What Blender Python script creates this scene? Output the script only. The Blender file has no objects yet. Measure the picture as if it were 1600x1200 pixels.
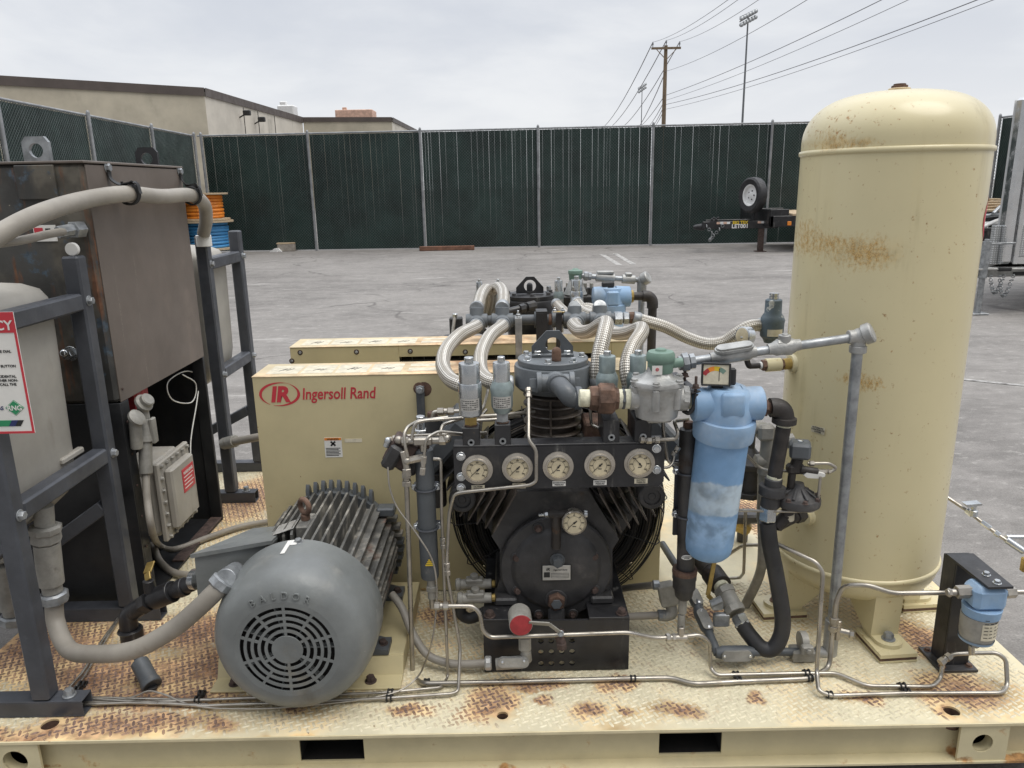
import bpy, math, random
from mathutils import Vector as V, Matrix
random.seed(7)
S = bpy.context.scene
COL = S.collection
PI = math.pi
# ---------------------------------------------------------------- camera model
F = 1190.0; TH = math.radians(14.5); RO = math.radians(1.1); CZ = 1.62; D = 0.20
def ray(px, py):
    x = (px-800)/F; y = (600-py)/F
    c, s = math.cos(RO), math.sin(RO)
    x, y = x*c+y*s, -x*s+y*c
    return V((x, math.cos(TH)+y*math.sin(TH), -math.sin(TH)+y*math.cos(TH)))
def P(px, py, q):
    """point seen at (px,py) at depth Y=q, or on the level z=q when q is small"""
    d = ray(px, py)
    t = q/d.y if q > 1.7 else (q-CZ)/d.z
    return V((d.x*t, d.y*t, CZ+d.z*t))
def PZ(px, py, z):
    d = ray(px, py); t = (z-CZ)/d.z
    return V((d.x*t, d.y*t, CZ+d.z*t))
def PX(px, py, X):
    d = ray(px, py); t = X/d.x
    return V((d.x*t, d.y*t, CZ+d.z*t))
def mp(w, px, py, Y):
    """metres covered by w pixels at that depth"""
    return w/F*Y/ray(px, py).y
cam = bpy.data.cameras.new('camera'); co = bpy.data.objects.new('camera', cam); COL.objects.link(co)
cam.sensor_width = 36; cam.lens = F/1600*36; cam.clip_start = .05; cam.clip_end = 2000
U = V((0, math.sin(TH), math.cos(TH))); Fw = V((0, math.cos(TH), -math.sin(TH))); X_ = V((1, 0, 0))
c_, s_ = math.cos(RO), math.sin(RO)
r_ = X_*c_-U*s_; u_ = X_*s_+U*c_
co.matrix_world = Matrix(((r_.x, u_.x, -Fw.x, 0), (r_.y, u_.y, -Fw.y, 0), (r_.z, u_.z, -Fw.z, CZ), (0, 0, 0, 1)))
S.camera = co
# ---------------------------------------------------------------- materials
def lin(r, g, b):
    f = lambda c: (c/255/12.92) if c/255 <= .04045 else ((c/255+.055)/1.055)**2.4
    return (f(r), f(g), f(b))
class NT:
    def __init__(s, nt): s.nt = nt
    def n(s, t, **k):
        o = s.nt.nodes.new(t)
        for a, b in k.items(): setattr(o, a, b)
        return o
    def l(s, a, b): s.nt.links.new(a, b)
    def math(s, op, a, b=None, clamp=False):
        o = s.n('ShaderNodeMath', operation=op, use_clamp=clamp)
        for i, q in enumerate((a, b)):
            if q is None: continue
            if isinstance(q, (int, float)): o.inputs[i].default_value = q
            else: s.l(q, o.inputs[i])
        return o.outputs[0]
    def noise(s, vec, scale, detail=4, rough=.55, dist=0):
        o = s.n('ShaderNodeTexNoise'); o.inputs['Scale'].default_value = scale; o.inputs['Detail'].default_value = detail
        o.inputs['Roughness'].default_value = rough; o.inputs['Distortion'].default_value = dist
        s.l(vec, o.inputs['Vector']); return o.outputs['Fac']
    def ramp(s, v, a, b, lo=0., hi=1.):
        o = s.n('ShaderNodeMapRange'); o.interpolation_type = 'SMOOTHSTEP'
        for i, q in ((1, a), (2, b), (3, lo), (4, hi)): o.inputs[i].default_value = q
        s.l(v, o.inputs[0]); return o.outputs[0]
    def mix(s, f, a, b):
        o = s.n('ShaderNodeMix', data_type='RGBA')
        for i, q in ((0, f), (6, a), (7, b)):
            if isinstance(q, (int, float)): o.inputs[i].default_value = q
            elif isinstance(q, tuple): o.inputs[i].default_value = (*q, 1)[:4]
            else: s.l(q, o.inputs[i])
        return o.outputs[2]
    def vmul(s, v, t):
        o = s.n('ShaderNodeVectorMath', operation='MULTIPLY'); s.l(v, o.inputs[0]); o.inputs[1].default_value = t; return o.outputs[0]
    def spot(s, v, c, r):
        o = s.n('ShaderNodeVectorMath', operation='SUBTRACT'); s.l(v, o.inputs[0]); o.inputs[1].default_value = c
        m = s.vmul(o.outputs[0], tuple(1/q for q in r))
        L = s.n('ShaderNodeVectorMath', operation='LENGTH'); s.l(m, L.inputs[0])
        return s.ramp(L.outputs['Value'], 0, 1, 1, 0)
def newmat(name):
    m = bpy.data.materials.new(name); m.use_nodes = True; nt = m.node_tree; nt.nodes.clear()
    t = NT(nt); b = t.n('ShaderNodeBsdfPrincipled'); o = t.n('ShaderNodeOutputMaterial'); t.l(b.outputs[0], o.inputs[0])
    return m, t, b
def mat(name, base, rough=.5, metal=0., var=.12, vscale=7, bump=.15, bscale=90, layers=(), rvar=.12, stretch=(1, 1, 1), spec=.5, coat=0, obj=False):
    """layers: (colour, scale, threshold, softness, rough, spots, spotgain) ; spots = [(centre, radii)]"""
    m, t, b = newmat(name)
    if obj:
        g = t.n('ShaderNodeTexCoord'); pos = g.outputs['Object']
    else:
        g = t.n('ShaderNodeNewGeometry'); pos = g.outputs['Position']
    sp = t.vmul(pos, stretch)
    n1 = t.noise(sp, vscale, 5, .6)
    dark = tuple(c*(1-var*1.6) for c in base); lite = tuple(min(1, c*(1+var)) for c in base)
    col = t.mix(t.ramp(n1, .3, .7), dark, lite)
    rg = t.ramp(t.noise(sp, vscale*2.3, 4), .3, .7, max(.03, rough-rvar), min(1, rough+rvar))
    bh = t.noise(pos, bscale, 3)
    mt = None
    for L in layers:
        lc, sc, thr, soft, lr = L[:5]
        spots = L[5] if len(L) > 5 else None; gain = L[6] if len(L) > 6 else .5
        lst = L[7] if len(L) > 7 else (1, 1, 1)
        q = t.noise(t.vmul(pos, lst), sc, 6, .65)
        if spots:
            acc = None
            dn = t.n('ShaderNodeTexNoise'); dn.inputs['Scale'].default_value = 11; dn.inputs['Detail'].default_value = 3; t.l(pos, dn.inputs['Vector'])
            dv = t.n('ShaderNodeVectorMath', operation='MULTIPLY_ADD'); t.l(dn.outputs['Color'], dv.inputs[0]); dv.inputs[1].default_value = (.11, .11, .05); t.l(pos, dv.inputs[2])
            sv = t.n('ShaderNodeVectorMath', operation='SUBTRACT'); t.l(dv.outputs[0], sv.inputs[0]); sv.inputs[1].default_value = (.055, .055, .025)
            for c, r in spots:
                k = t.spot(sv.outputs[0], c, r)
                acc = k if acc is None else t.math('MAXIMUM', acc, k)
            q = t.math('ADD', q, t.math('MULTIPLY', acc, gain))
        f = t.ramp(q, thr, thr+soft)
        lv = t.mix(t.ramp(t.noise(pos, sc*3, 3), .35, .65), tuple(c*.62 for c in lc), tuple(min(1, c*1.25) for c in lc))
        col = t.mix(f, col, lv)
        o = t.n('ShaderNodeMix'); t.l(f, o.inputs[0]); t.l(rg, o.inputs[2]); o.inputs[3].default_value = lr; rg = o.outputs[0]
        if metal:
            mt = t.math('MULTIPLY', mt if mt is not None else metal, t.math('SUBTRACT', 1., f))
    t.l(col, b.inputs['Base Color']); t.l(rg, b.inputs['Roughness'])
    if mt is not None: t.l(mt, b.inputs['Metallic'])
    else: b.inputs['Metallic'].default_value = metal
    b.inputs['Specular IOR Level'].default_value = spec
    if coat: b.inputs['Coat Weight'].default_value = coat; b.inputs['Coat Roughness'].default_value = .15
    bp = t.n('ShaderNodeBump'); bp.inputs['Strength'].default_value = bump; bp.inputs['Distance'].default_value = .004
    t.l(bh, bp.inputs['Height']); t.l(bp.outputs[0], b.inputs['Normal'])
    return m
RUST = (.20, .072, .026); RUSTD = (.075, .035, .022); ORUST = (.42, .20, .06)
# ---------------------------------------------------------------- mesh builder
def perp(d):
    d = d.normalized(); a = V((0, 0, 1)) if abs(d.z) < .9 else V((1, 0, 0))
    x = a.cross(d).normalized(); return x, d.cross(x)
class MB:
    def __init__(s, *mats):
        s.v = []; s.f = []; s.m = []; s.uv = {}; s.mats = list(mats); s.c = 0
    def use(s, m):
        if m not in s.mats: s.mats.append(m)
        s.c = s.mats.index(m); return s
    def add(s, vs, fs, uvs=None):
        o = len(s.v); s.v += [V(q) for q in vs]
        for i, f in enumerate(fs):
            if uvs: s.uv[len(s.f)] = uvs[i]
            s.f.append([o+k for k in f]); s.m.append(s.c)
        return s
    def quad(s, a, b, c, d): return s.add([a, b, c, d], [(0, 1, 2, 3)])
    def box(s, c, sz, rot=None, bev=.003):
        c = V(c); hx, hy, hz = (q/2 for q in sz); b = min(bev, hx*.45, hy*.45, hz*.45)
        vs = []; idx = {}
        if b <= 0:
            for k, (i, j, l) in enumerate([(i, j, l) for i in (-1, 1) for j in (-1, 1) for l in (-1, 1)]):
                vs.append(V((i*hx, j*hy, l*hz)))
            fs = [(0, 1, 3, 2), (4, 6, 7, 5), (0, 4, 5, 1), (2, 3, 7, 6), (0, 2, 6, 4), (1, 5, 7, 3)]
        else:
            for i in (-1, 1):
                for j in (-1, 1):
                    for l in (-1, 1):
                        for ax in range(3):
                            q = [i*(hx-b), j*(hy-b), l*(hz-b)]; q[ax] = (i*hx, j*hy, l*hz)[ax]
                            idx[(i, j, l, ax)] = len(vs); vs.append(V(q))
            fs = []
            A = lambda *k: idx[k]
            for s_ in (-1, 1):
                fs.append((A(s_, -1, -1, 0), A(s_, 1, -1, 0), A(s_, 1, 1, 0), A(s_, -1, 1, 0)))
                fs.append((A(-1, s_, -1, 1), A(1, s_, -1, 1), A(1, s_, 1, 1), A(-1, s_, 1, 1)))
                fs.append((A(-1, -1, s_, 2), A(1, -1, s_, 2), A(1, 1, s_, 2), A(-1, 1, s_, 2)))
            for a in (-1, 1):
                for c2 in (-1, 1):
                    fs.append((A(a, c2, -1, 0), A(a, c2, 1, 0), A(a, c2, 1, 1), A(a, c2, -1, 1)))
                    fs.append((A(a, -1, c2, 0), A(a, 1, c2, 0), A(a, 1, c2, 2), A(a, -1, c2, 2)))
                    fs.append((A(-1, a, c2, 1), A(1, a, c2, 1), A(1, a, c2, 2), A(-1, a, c2, 2)))
                    for e in (-1, 1):
                        fs.append((A(a, c2, e, 0), A(a, c2, e, 1), A(a, c2, e, 2)))
        if rot is not None: vs = [rot@q for q in vs]
        cc = V((0, 0, 0))
        out = []
        for f in fs:   # make faces point outward
            p = [vs[k] for k in f]; n = (p[1]-p[0]).cross(p[2]-p[0]); m_ = sum(p, V())/len(p)
            out.append(f if n.dot(m_) > 0 else tuple(reversed(f)))
        return s.add([q+c for q in vs], out)
    def bx(s, x0, x1, y0, y1, z0, z1, bev=.003):
        return s.box(((x0+x1)/2, (y0+y1)/2, (z0+z1)/2), (abs(x1-x0), abs(y1-y0), abs(z1-z0)), None, bev)
    def beam(s, a, b, w, h=None, up=V((0, 0, 1)), bev=.003):
        a = V(a); b = V(b); h = h or w; d = (b-a); L = d.length; d.normalize()
        x = d.cross(V(up)); 
        if x.length < 1e-4: x = d.cross(V((0, 1, 0)))
        x.normalize(); z = x.cross(d)
        R = Matrix((x, d, z)).transposed()
        return s.box((a+b)/2, (w, L, h), R, bev)
    def lathe(s, prof, o, ax, n=28, cap0=True, cap1=True, a0=0):
        """prof: [(radius, distance along axis)]"""
        o = V(o); d = V(ax).normalized(); x, y = perp(d); vs = []; fs = []; uv = []
        for r, t in prof:
            for k in range(n):
                a = 2*PI*k/n+a0; vs.append(o+d*t+(x*math.cos(a)+y*math.sin(a))*r)
        for i in range(len(prof)-1):
            for k in range(n):
                k2 = (k+1) % n
                fs.append((i*n+k, i*n+k2, (i+1)*n+k2, (i+1)*n+k))
                v0, v1 = prof[i][1], prof[i+1][1]; uv.append(((k/n, v0), ((k+1)/n, v0), ((k+1)/n, v1), (k/n, v1)))
        if cap0 and prof[0][0] > 1e-6: fs.append(tuple(reversed(range(n)))); uv.append([(0, 0)]*n)
        if cap1 and prof[-1][0] > 1e-6: fs.append(tuple((len(prof)-1)*n+k for k in range(n))); uv.append([(0, 0)]*n)
        return s.add(vs, fs, uv)
    def cyl(s, a, b, r, r1=None, n=24, bev=.0015, a0=0):
        a = V(a); b = V(b); L = (b-a).length; r1 = r if r1 is None else r1; e = min(bev, L*.3, r*.3)
        return s.lathe([(r-e, 0), (r, e), (r1, L-e), (r1-e, L)], a, b-a, n, a0=a0)
    def hexb(s, p, d, r, h, wash=True):
        p = V(p); d = V(d).normalized()
        if wash: s.cyl(p, p+d*h*.18, r*1.35, n=18, bev=.0005); p = p+d*h*.18
        x, y = perp(d)
        return s.lathe([(r, 0), (r, h*.7), (r*.86, h*.86)], p, d, 6, a0=random.random())
    def ball(s, c, r, n=16, sc=(1, 1, 1)):
        vs = []; fs = []; m = n//2
        c = V(c)
        for i in range(m+1):
            a = PI*i/m
            for k in range(n):
                b = 2*PI*k/n
                vs.append(c+V((r*sc[0]*math.sin(a)*math.cos(b), r*sc[1]*math.sin(a)*math.sin(b), r*sc[2]*math.cos(a))))
        for i in range(m):
            for k in range(n):
                fs.append((i*n+k, (i+1)*n+k, (i+1)*n+(k+1) % n, i*n+(k+1) % n))
        return s.add(vs, fs)
    def tube(s, pts, r, n=12, caps=True, rr=None):
        pts = [V(p) for p in pts]; N = len(pts); vs = []; fs = []; uv = []
        T = []
        for i in range(N):
            t = (pts[min(i+1, N-1)]-pts[max(i-1, 0)]); T.append(t.normalized())
        x, y = perp(T[0]); L = [0]
        for i in range(N):
            if i:
                L.append(L[-1]+(pts[i]-pts[i-1]).length)
                x = (x-T[i]*x.dot(T[i])).normalized()
            y = T[i].cross(x); q = rr[i] if rr else r
            for k in range(n):
                a = 2*PI*k/n; vs.append(pts[i]+(x*math.cos(a)+y*math.sin(a))*q)
        for i in range(N-1):
            for k in range(n):
                k2 = (k+1) % n; fs.append((i*n+k, i*n+k2, (i+1)*n+k2, (i+1)*n+k))
                uv.append(((k/n, L[i]), ((k+1)/n, L[i]), ((k+1)/n, L[i+1]), (k/n, L[i+1])))
        if caps:
            fs.append(tuple(reversed(range(n)))); fs.append(tuple((N-1)*n+k for k in range(n)))
            uv += [[(0, 0)]*n, [(0, 0)]*n]
        return s.add(vs, fs, uv)
    def torus(s, c, ax, R, r, n=32, m=8, a0=0, a1=2*PI):
        x, y = perp(V(ax)); c = V(c); full = abs(a1-a0-2*PI) < 1e-4
        pts = [c+(x*math.cos(a0+(a1-a0)*k/n)+y*math.sin(a0+(a1-a0)*k/n))*R for k in range(n+1)]
        return s.tube(pts, r, m, not full)
    def prism(s, poly, off, flip=False):
        """poly: list of 3D points (planar), extruded by vector off"""
        n = len(poly); off = V(off); poly = [V(p) for p in poly]
        nr = V()
        for i in range(n): nr += (poly[i]).cross(poly[(i+1) % n])
        if nr.dot(off) > 0: poly = poly[::-1]
        vs = poly+[p+off for p in poly]
        fs = [tuple(range(n)), tuple(reversed(range(n, 2*n)))]
        for i in range(n):
            j = (i+1) % n; fs.append((i, n+i, n+j, j))
        return s.add(vs, fs)
    def ringplate(s, outer, c, r, off, n=32):
        """flat plate (star-shaped outline round c) with a round hole, thickness off"""
        outer = [V(p) for p in outer]; c = V(c); off = V(off); d = off.normalized(); x, y = perp(d)
        o2 = [((p-c).dot(x), (p-c).dot(y)) for p in outer]
        def hit(a):
            dx, dy = math.cos(a), math.sin(a); best = None
            for i in range(len(o2)):
                (ax, ay), (bx, by) = o2[i], o2[(i+1) % len(o2)]
                ex, ey = bx-ax, by-ay; den = dx*ey-dy*ex
                if abs(den) < 1e-12: continue
                t = (ax*ey-ay*ex)/den; u = (ax*dy-ay*dx)/den
                if t > 0 and -1e-6 <= u <= 1+1e-6 and (best is None or t > best): best = t
            return best or r*1.2
        an = sorted([2*PI*k/n for k in range(n)]+[math.atan2(q[1], q[0]) % (2*PI) for q in o2])
        N = len(an); vs = []; fs = []
        for z in (V(), off):
            for a in an:
                dd = x*math.cos(a)+y*math.sin(a); vs.append(c+z+dd*r)
            for a in an:
                dd = x*math.cos(a)+y*math.sin(a); vs.append(c+z+dd*hit(a))
        for i in range(N):
            j = (i+1) % N
            fs += [(i, j, N+j, N+i), (2*N+i, 3*N+i, 3*N+j, 2*N+j), (i, 2*N+i, 2*N+j, j), (N+i, N+j, 3*N+j, 3*N+i)]
        return s.add(vs, fs)
    def text(s, txt, o, x, y, size, depth=.001, align='CENTER', shear=0, bold=0, font=None):
        """flat lettering with baseline direction x and up y, origin o"""
        cu = bpy.data.curves.new('t', 'FONT'); cu.body = txt; cu.size = size; cu.align_x = align; cu.shear = shear; cu.offset = bold*size
        cu.resolution_u = 3; cu.extrude = depth/2
        ob = bpy.data.objects.new('t', cu); COL.objects.link(ob)
        dg = bpy.context.evaluated_depsgraph_get(); dg.update()
        me = bpy.data.meshes.new_from_object(ob.evaluated_get(dg))
        x = V(x).normalized(); y = V(y).normalized(); z = x.cross(y); o = V(o)
        s.add([o+x*q.co.x+y*q.co.y+z*q.co.z for q in me.vertices], [tuple(p.vertices) for p in me.polygons])
        bpy.data.objects.remove(ob); bpy.data.curves.remove(cu); bpy.data.meshes.remove(me)
        return s
    def mesh(s, name, org, angle=35):
        me = bpy.data.meshes.new(name)
        me.from_pydata([tuple(q-org) for q in s.v], [], s.f)
        for m in s.mats: me.materials.append(m)
        me.polygons.foreach_set('material_index', s.m)
        if s.uv:
            ul = me.uv_layers.new(name='UVMap'); dat = [0.]*(len(me.loops)*2)
            for p in me.polygons:
                u = s.uv.get(p.index)
                if u:
                    for k, li in enumerate(p.loop_indices): dat[2*li], dat[2*li+1] = u[k]
            ul.data.foreach_set('uv', dat)
        me.polygons.foreach_set('use_smooth', [True]*len(me.polygons))
        me.set_sharp_from_angle(angle=math.radians(angle)); me.update()
        return me
def oval(mb, c, d, n_, L, w, th):
    c = V(c); d = V(d).normalized(); n_ = V(n_).normalized(); u = n_.cross(d).normalized()
    return mb.prism([c+d*(math.copysign(max(0, L/2-w/2), math.cos(t))+math.cos(t)*w/2)+u*math.sin(t)*w/2 for t in [2*PI*(k+.5)/24 for k in range(24)]], n_*th)
def fillet(pts, r, n=6):
    pts = [V(p) for p in pts]; out = [pts[0]]
    for i in range(1, len(pts)-1):
        a, b, c = pts[i-1], pts[i], pts[i+1]; u = (a-b); w = (c-b)
        k = min(r, u.length*.45, w.length*.45); p0 = b+u.normalized()*k; p2 = b+w.normalized()*k
        for j in range(n+1):
            t = j/n; out.append(p0*(1-t)**2+b*2*t*(1-t)+p2*t*t)
    out.append(pts[-1]); return out
def spline(pts, n=8):
    pts = [V(p) for p in pts]; q = [pts[0]*2-pts[1]]+pts+[pts[-1]*2-pts[-2]]; out = []
    for i in range(1, len(q)-2):
        a, b, c, d = q[i-1], q[i], q[i+1], q[i+2]
        for j in range(n):
            t = j/n
            out.append(.5*((2*b)+(c-a)*t+(2*a-5*b+4*c-d)*t*t+(3*b-a-3*c+d)*t**3))
    out.append(pts[-1]); return out
def px(*L): return [P(*q) for q in L]
# ---------------------------------------------------------------- things and parts
WL = {}
def _tag(o, label, cat, group, kind):
    if label: o['label'] = label
    if cat: o['category'] = cat
    if group: o['group'] = group
    if kind: o['kind'] = kind
def thing(name, label, cat, loc, group=None):
    o = bpy.data.objects.new(name, None); COL.objects.link(o); o.location = loc; o.empty_display_size = .05
    _tag(o, label, cat, group, None); WL[o.name] = V(loc); return o
def part(name, mb, parent, label=None, org=None, angle=35, kind=None):
    if org is None:
        org = V((sum(q.x for q in mb.v), sum(q.y for q in mb.v), sum(q.z for q in mb.v)))/max(1, len(mb.v))
    org = V(org)
    o = bpy.data.objects.new(name, mb.mesh(name, org, angle)); COL.objects.link(o)
    o.parent = parent; o.location = org-WL[parent.name]; WL[o.name] = org
    _tag(o, label, None, None, kind); return o
def single(name, mb, label, cat, group=None, kind=None, angle=35):
    xs = [q.x for q in mb.v]; ys = [q.y for q in mb.v]; zs = [q.z for q in mb.v]
    org = V(((min(xs)+max(xs))/2, (min(ys)+max(ys))/2, min(zs)))
    o = bpy.data.objects.new(name, mb.mesh(name, org, angle)); COL.objects.link(o); o.location = org; WL[o.name] = org
    _tag(o, label, cat, group, kind); return o
def dup(o, loc=None, label=None, group=None, parent=None):
    c = o.copy(); COL.objects.link(c)
    if parent is not None: c.parent = parent
    if loc is not None: c.location = loc; WL[c.name] = V(loc)
    if label: c['label'] = label
    if group: c['group'] = group
    for ch in [q for q in o.children]: dup(ch, parent=c)
    return c
# ---------------------------------------------------------------- material library
BEI = (.56, .485, .285)
M = {}
M['beige'] = mat('beige_paint', BEI, .42, var=.07, vscale=3, bump=.06, layers=[((.50, .43, .25), 3, .52, .3, .5, None, 0, (1, 1, .3)), ((.20, .10, .05), 60, .80, .05, .9, [(tuple(P(478, 742, 2.497)), (.03, .1, .03)), (tuple(P(1010, 580, 2.497)), (.2, .1, .03))], .28), ((.45, .30, .13), 30, .74, .1, .8, [((-.2, 2.497, .205), (.9, .1, .03))], .24), (ORUST, 9, .70, .03, .85), (RUSTD, 16, .78, .02, .9)])
def deckspots(z=D):
    L = []
    for px_, py_, rx, ry in ((60, 1010, .42, .30), (300, 990, .35, .22), (250, 1090, .5, .10), (30, 1150, .5, .07), (765, 1100, .12, .13), (850, 1095, .05, .04), (920, 1110, .07, .05),
                             (985, 1115, .05, .04), (1185, 1090, .04, .04), (1500, 1080, .22, .13), (1440, 1000, .14, .16), (150, 1060, .35, .2), (200, 1130, .45, .09), (330, 1040, .35, .2), (640, 1110, .10, .05), (840, 1070, .14, .05), (1060, 1110, .12, .06), (1350, 1090, .10, .04), (385, 780, .25, .45), (470, 1100, .06, .05), (960, 1070, .10, .05),
                             (450, 1150, .12, .02), (1480, 1110, .05, .04), (1170, 800, .3, .35), (690, 960, .12, .12), (590, 1050, .1, .05), (1110, 960, .12, .08), (340, 1130, .1, .05)):
        c = PZ(px_, py_, z); L.append((tuple(c), (rx, ry, .3)))
    return L
DS = deckspots()
M['deck'] = mat('deck_plate_paint', (.68, .62, .44), .6, var=.10, vscale=6, bump=.2, layers=[((.68, .50, .26), 3, .42, .30, .75, DS, .40), ((.55, .35, .19), 10, .58, .34, .85, DS, .42), ((.34, .19, .10), 22, .76, .26, .9, DS, .42), ((.10, .068, .06), 60, .92, .12, .95, DS, .42), ((.42, .37, .28), 90, .66, .12, .8)])
M['beamp'] = mat('beam_paint', (.60, .53, .335), .5, var=.06, bump=.08, layers=[((.45, .25, .10), 14, .60, .16, .85, [((1.235, 1.79, .08), (.07, .1, .035)), ((1.40, 1.75, .07), (.14, .06, .02)), ((-.02, 1.75, .085), (.05, .06, .02)), ((-1.3, 1.75, .09), (.1, .06, .02))], .4), (RUSTD, 40, .78, .05, .9)])
M['tread'] = mat('deck_tread_worn', (.67, .61, .44), .5, var=.10, bump=.1, layers=[((.46, .35, .20), 24, .60, .10, .7), ((.36, .23, .14), 9, .48, .30, .85, DS, .46), ((.19, .125, .10), 28, .66, .24, .9, DS, .44)])
M['rustedge'] = mat('beige_edge_rusting', (.64, .56, .36), .5, var=.1, layers=[((.40, .22, .09), 18, .62, .12, .9), (RUSTD, 45, .70, .04, .9)])
M['guardtop'] = mat('beige_top_rusting', (.62, .52, .33), .5, var=.1, layers=[((.64, .46, .28), 5, .44, .3, .8, [((-.1, 2.8, 1.0), (.6, 1.2, .3))], .3), ((.50, .29, .16), 14, .62, .2, .85, [((-.1, 2.8, 1.0), (.55, 1.2, .3))], .16), ((.22, .12, .08), 50, .74, .06, .9)])
M['tank'] = mat('tank_paint', (.64, .565, .345), .30, var=.03, vscale=2, bump=.0, bscale=30, rvar=.03, coat=.2,
    layers=[((.56, .47, .25), 2.5, .56, .25, .4, None, 0, (3, 3, .25)), ((.52, .40, .19), 10, .62, .4, .6, [(tuple(P(1340, 394, 2.11)), (.22, .4, .10)), (tuple(P(1330, 222, 2.13)), (.16, .4, .03))], .34, (1, 1, .3)), ((.50, .31, .10), 110, .66, .40, .8, [(tuple(P(1350, 396, 2.11)), (.15, .4, .105)), (tuple(P(1290, 385, 2.18)), (.13, .4, .08)), (tuple(P(1330, 224, 2.13)), (.17, .4, .030)), (tuple(P(1320, 214, 2.13)), (.09, .4, .06)), (tuple(P(1255, 375, 2.25)), (.10, .4, .11)), (tuple(P(1350, 600, 2.1)), (.10, .4, .05))], .42, (1, 1, .6)),
            ((.40, .22, .07), 40, .80, .05, .8), ((.36, .20, .08), 55, .62, .12, .8, [(tuple(P(1310, 190, 2.15)), (.2, .4, .07))], .10)])
M['black'] = mat('black_paint', (.022, .022, .024), .42, var=.3, bump=.12, layers=[((.085, .078, .068), 7, .54, .25, .8, None, 0, (1, 1, .5)), ((.15, .145, .135), 30, .60, .15, .7, None, 0, (1, 1, .12)), ((.13, .10, .075), 60, .70, .05, .9)])
M['char'] = mat('charcoal_casting', (.044, .043, .044), .46, var=.3, bump=.35, bscale=60, layers=[((.115, .105, .095), 8, .52, .25, .8), ((.075, .052, .038), 11, .60, .15, .9)])
M['steelblue'] = mat('slate_painted_tube', (.062, .067, .078), .42, var=.18, bump=.08, layers=[((.12, .13, .145), 9, .62, .2, .6)])
M['greyp'] = mat('grey_machine_paint', (.088, .097, .105), .45, var=.15, bump=.15, layers=[((.2, .19, .17), 8, .6, .2, .7), (RUST, 14, .74, .05, .9)])
M['headgrey'] = mat('light_grey_cast_head', (.135, .148, .158), .45, var=.15, bump=.2, layers=[(RUST, 12, .68, .06, .9), ((.33, .33, .32), 8, .6, .2, .6)])
M['motor'] = mat('motor_grey_paint', (.175, .186, .183), .40, var=.12, vscale=5, bump=.16, bscale=70, layers=[((.225, .225, .205), 6, .50, .3, .65), ((.17, .15, .11), 3, .60, .2, .8), ((.30, .30, .28), 60, .70, .04, .6, None, 0, (1, .25, 1)), ((.10, .06, .04), 20, .745, .03, .9), ((.26, .04, .03), 9, .80, .01, .8)])
M['fin'] = mat('motor_fin_dusty', (.11, .108, .10), .6, var=.3, vscale=9, bump=.2, layers=[((.27, .255, .22), 14, .46, .2, .8), ((.14, .085, .065), 7, .56, .12, .85)])
M['galv'] = mat('galvanised', (.33, .345, .355), .42, .55, var=.2, vscale=22, bump=.12, layers=[((.22, .21, .2), 9, .62, .2, .7)])
M['alu'] = mat('cast_aluminium', (.40, .40, .385), .48, .45, var=.16, vscale=14, bump=.35, bscale=120, layers=[((.22, .20, .17), 10, .60, .2, .8)])
M['ss'] = mat('stainless_tube', (.44, .41, .36), .36, .85, var=.18, vscale=12, bump=.03, layers=[((.27, .22, .16), 9, .58, .2, .7)])
M['zinc'] = mat('zinc_plate', (.58, .60, .61), .22, .9, var=.10, vscale=12, bump=.02)
M['zincgreen'] = mat('zinc_chromate', (.30, .36, .36), .4, .45, var=.2, vscale=14, bump=.1, layers=[((.45, .48, .42), 13, .6, .1, .5)])
M['conduit'] = mat('liquidtight_jacket', (.30, .275, .235), .55, var=.12, vscale=5, bump=.05, bscale=40, layers=[((.22, .19, .15), 5, .6, .2, .8)])
M['rubber'] = mat('black_rubber', (.028, .028, .03), .55, var=.25, bump=.1)
M['pipeb'] = mat('black_iron_pipe', (.035, .03, .027), .55, var=.3, vscale=20, bump=.25, layers=[((.11, .065, .04), 12, .60, .12, .9)])
M['rust'] = mat('rusty_iron', (.135, .080, .055), .85, var=.35, vscale=20, bump=.5, layers=[((.09, .05, .04), 15, .5, .2, .9)])
M['rustbolt'] = mat('rusty_bolt', (.075, .05, .042), .8, var=.3, vscale=30, bump=.4)
M['brass'] = mat('brass', (.42, .30, .10), .4, .6, var=.2, vscale=20, bump=.1)
M['tape'] = mat('pipe_thread_tape', (.68, .66, .5), .7, var=.15, vscale=60, bump=.5)
M['blue'] = mat('blue_filter_paint', (.22, .36, .54), .55, var=.1, vscale=6, bump=.08, layers=[((.42, .47, .52), 5, .40, .5, .85, [(tuple(P(1137, 600, 2.06)), (.16, .2, .075))], .32)])
M['bowl'] = mat('blue_bowl_sunfaded', (.21, .38, .62), .5, var=.08, vscale=9, bump=.05, layers=[((.44, .53, .60), 5, .60, .14, .8, [(tuple(P(1112, 772, 2.02)), (.4, .4, .060))], .85), ((.32, .47, .66), 7, .40, .5, .8, [(tuple(P(1105, 825, 2.02)), (.3, .3, .1))], .22)])
M['green'] = mat('green_cap', (.16, .25, .20), .5, var=.12, bump=.05)
M['white'] = mat('white_label', (.72, .71, .67), .55, var=.05, bump=.02)
M['cream'] = mat('weathered_label', (.62, .57, .44), .6, var=.12, vscale=40, bump=.02)
M['ink'] = mat('black_ink', (.02, .02, .02), .6, var=.1, bump=0)
M['red'] = mat('red_ink', (.52, .035, .05), .5, var=.06, bump=.02)
M['redp'] = mat('red_faded_plastic', (.36, .035, .04), .6, var=.15, vscale=30, bump=.1)
M['dial'] = mat('gauge_dial_yellowed', (.62, .54, .37), .4, var=.12, vscale=25, bump=0)
M['bezel'] = mat('gauge_bezel_steel', (.50, .46, .40), .35, .75, var=.12, vscale=20, bump=.05)
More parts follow.
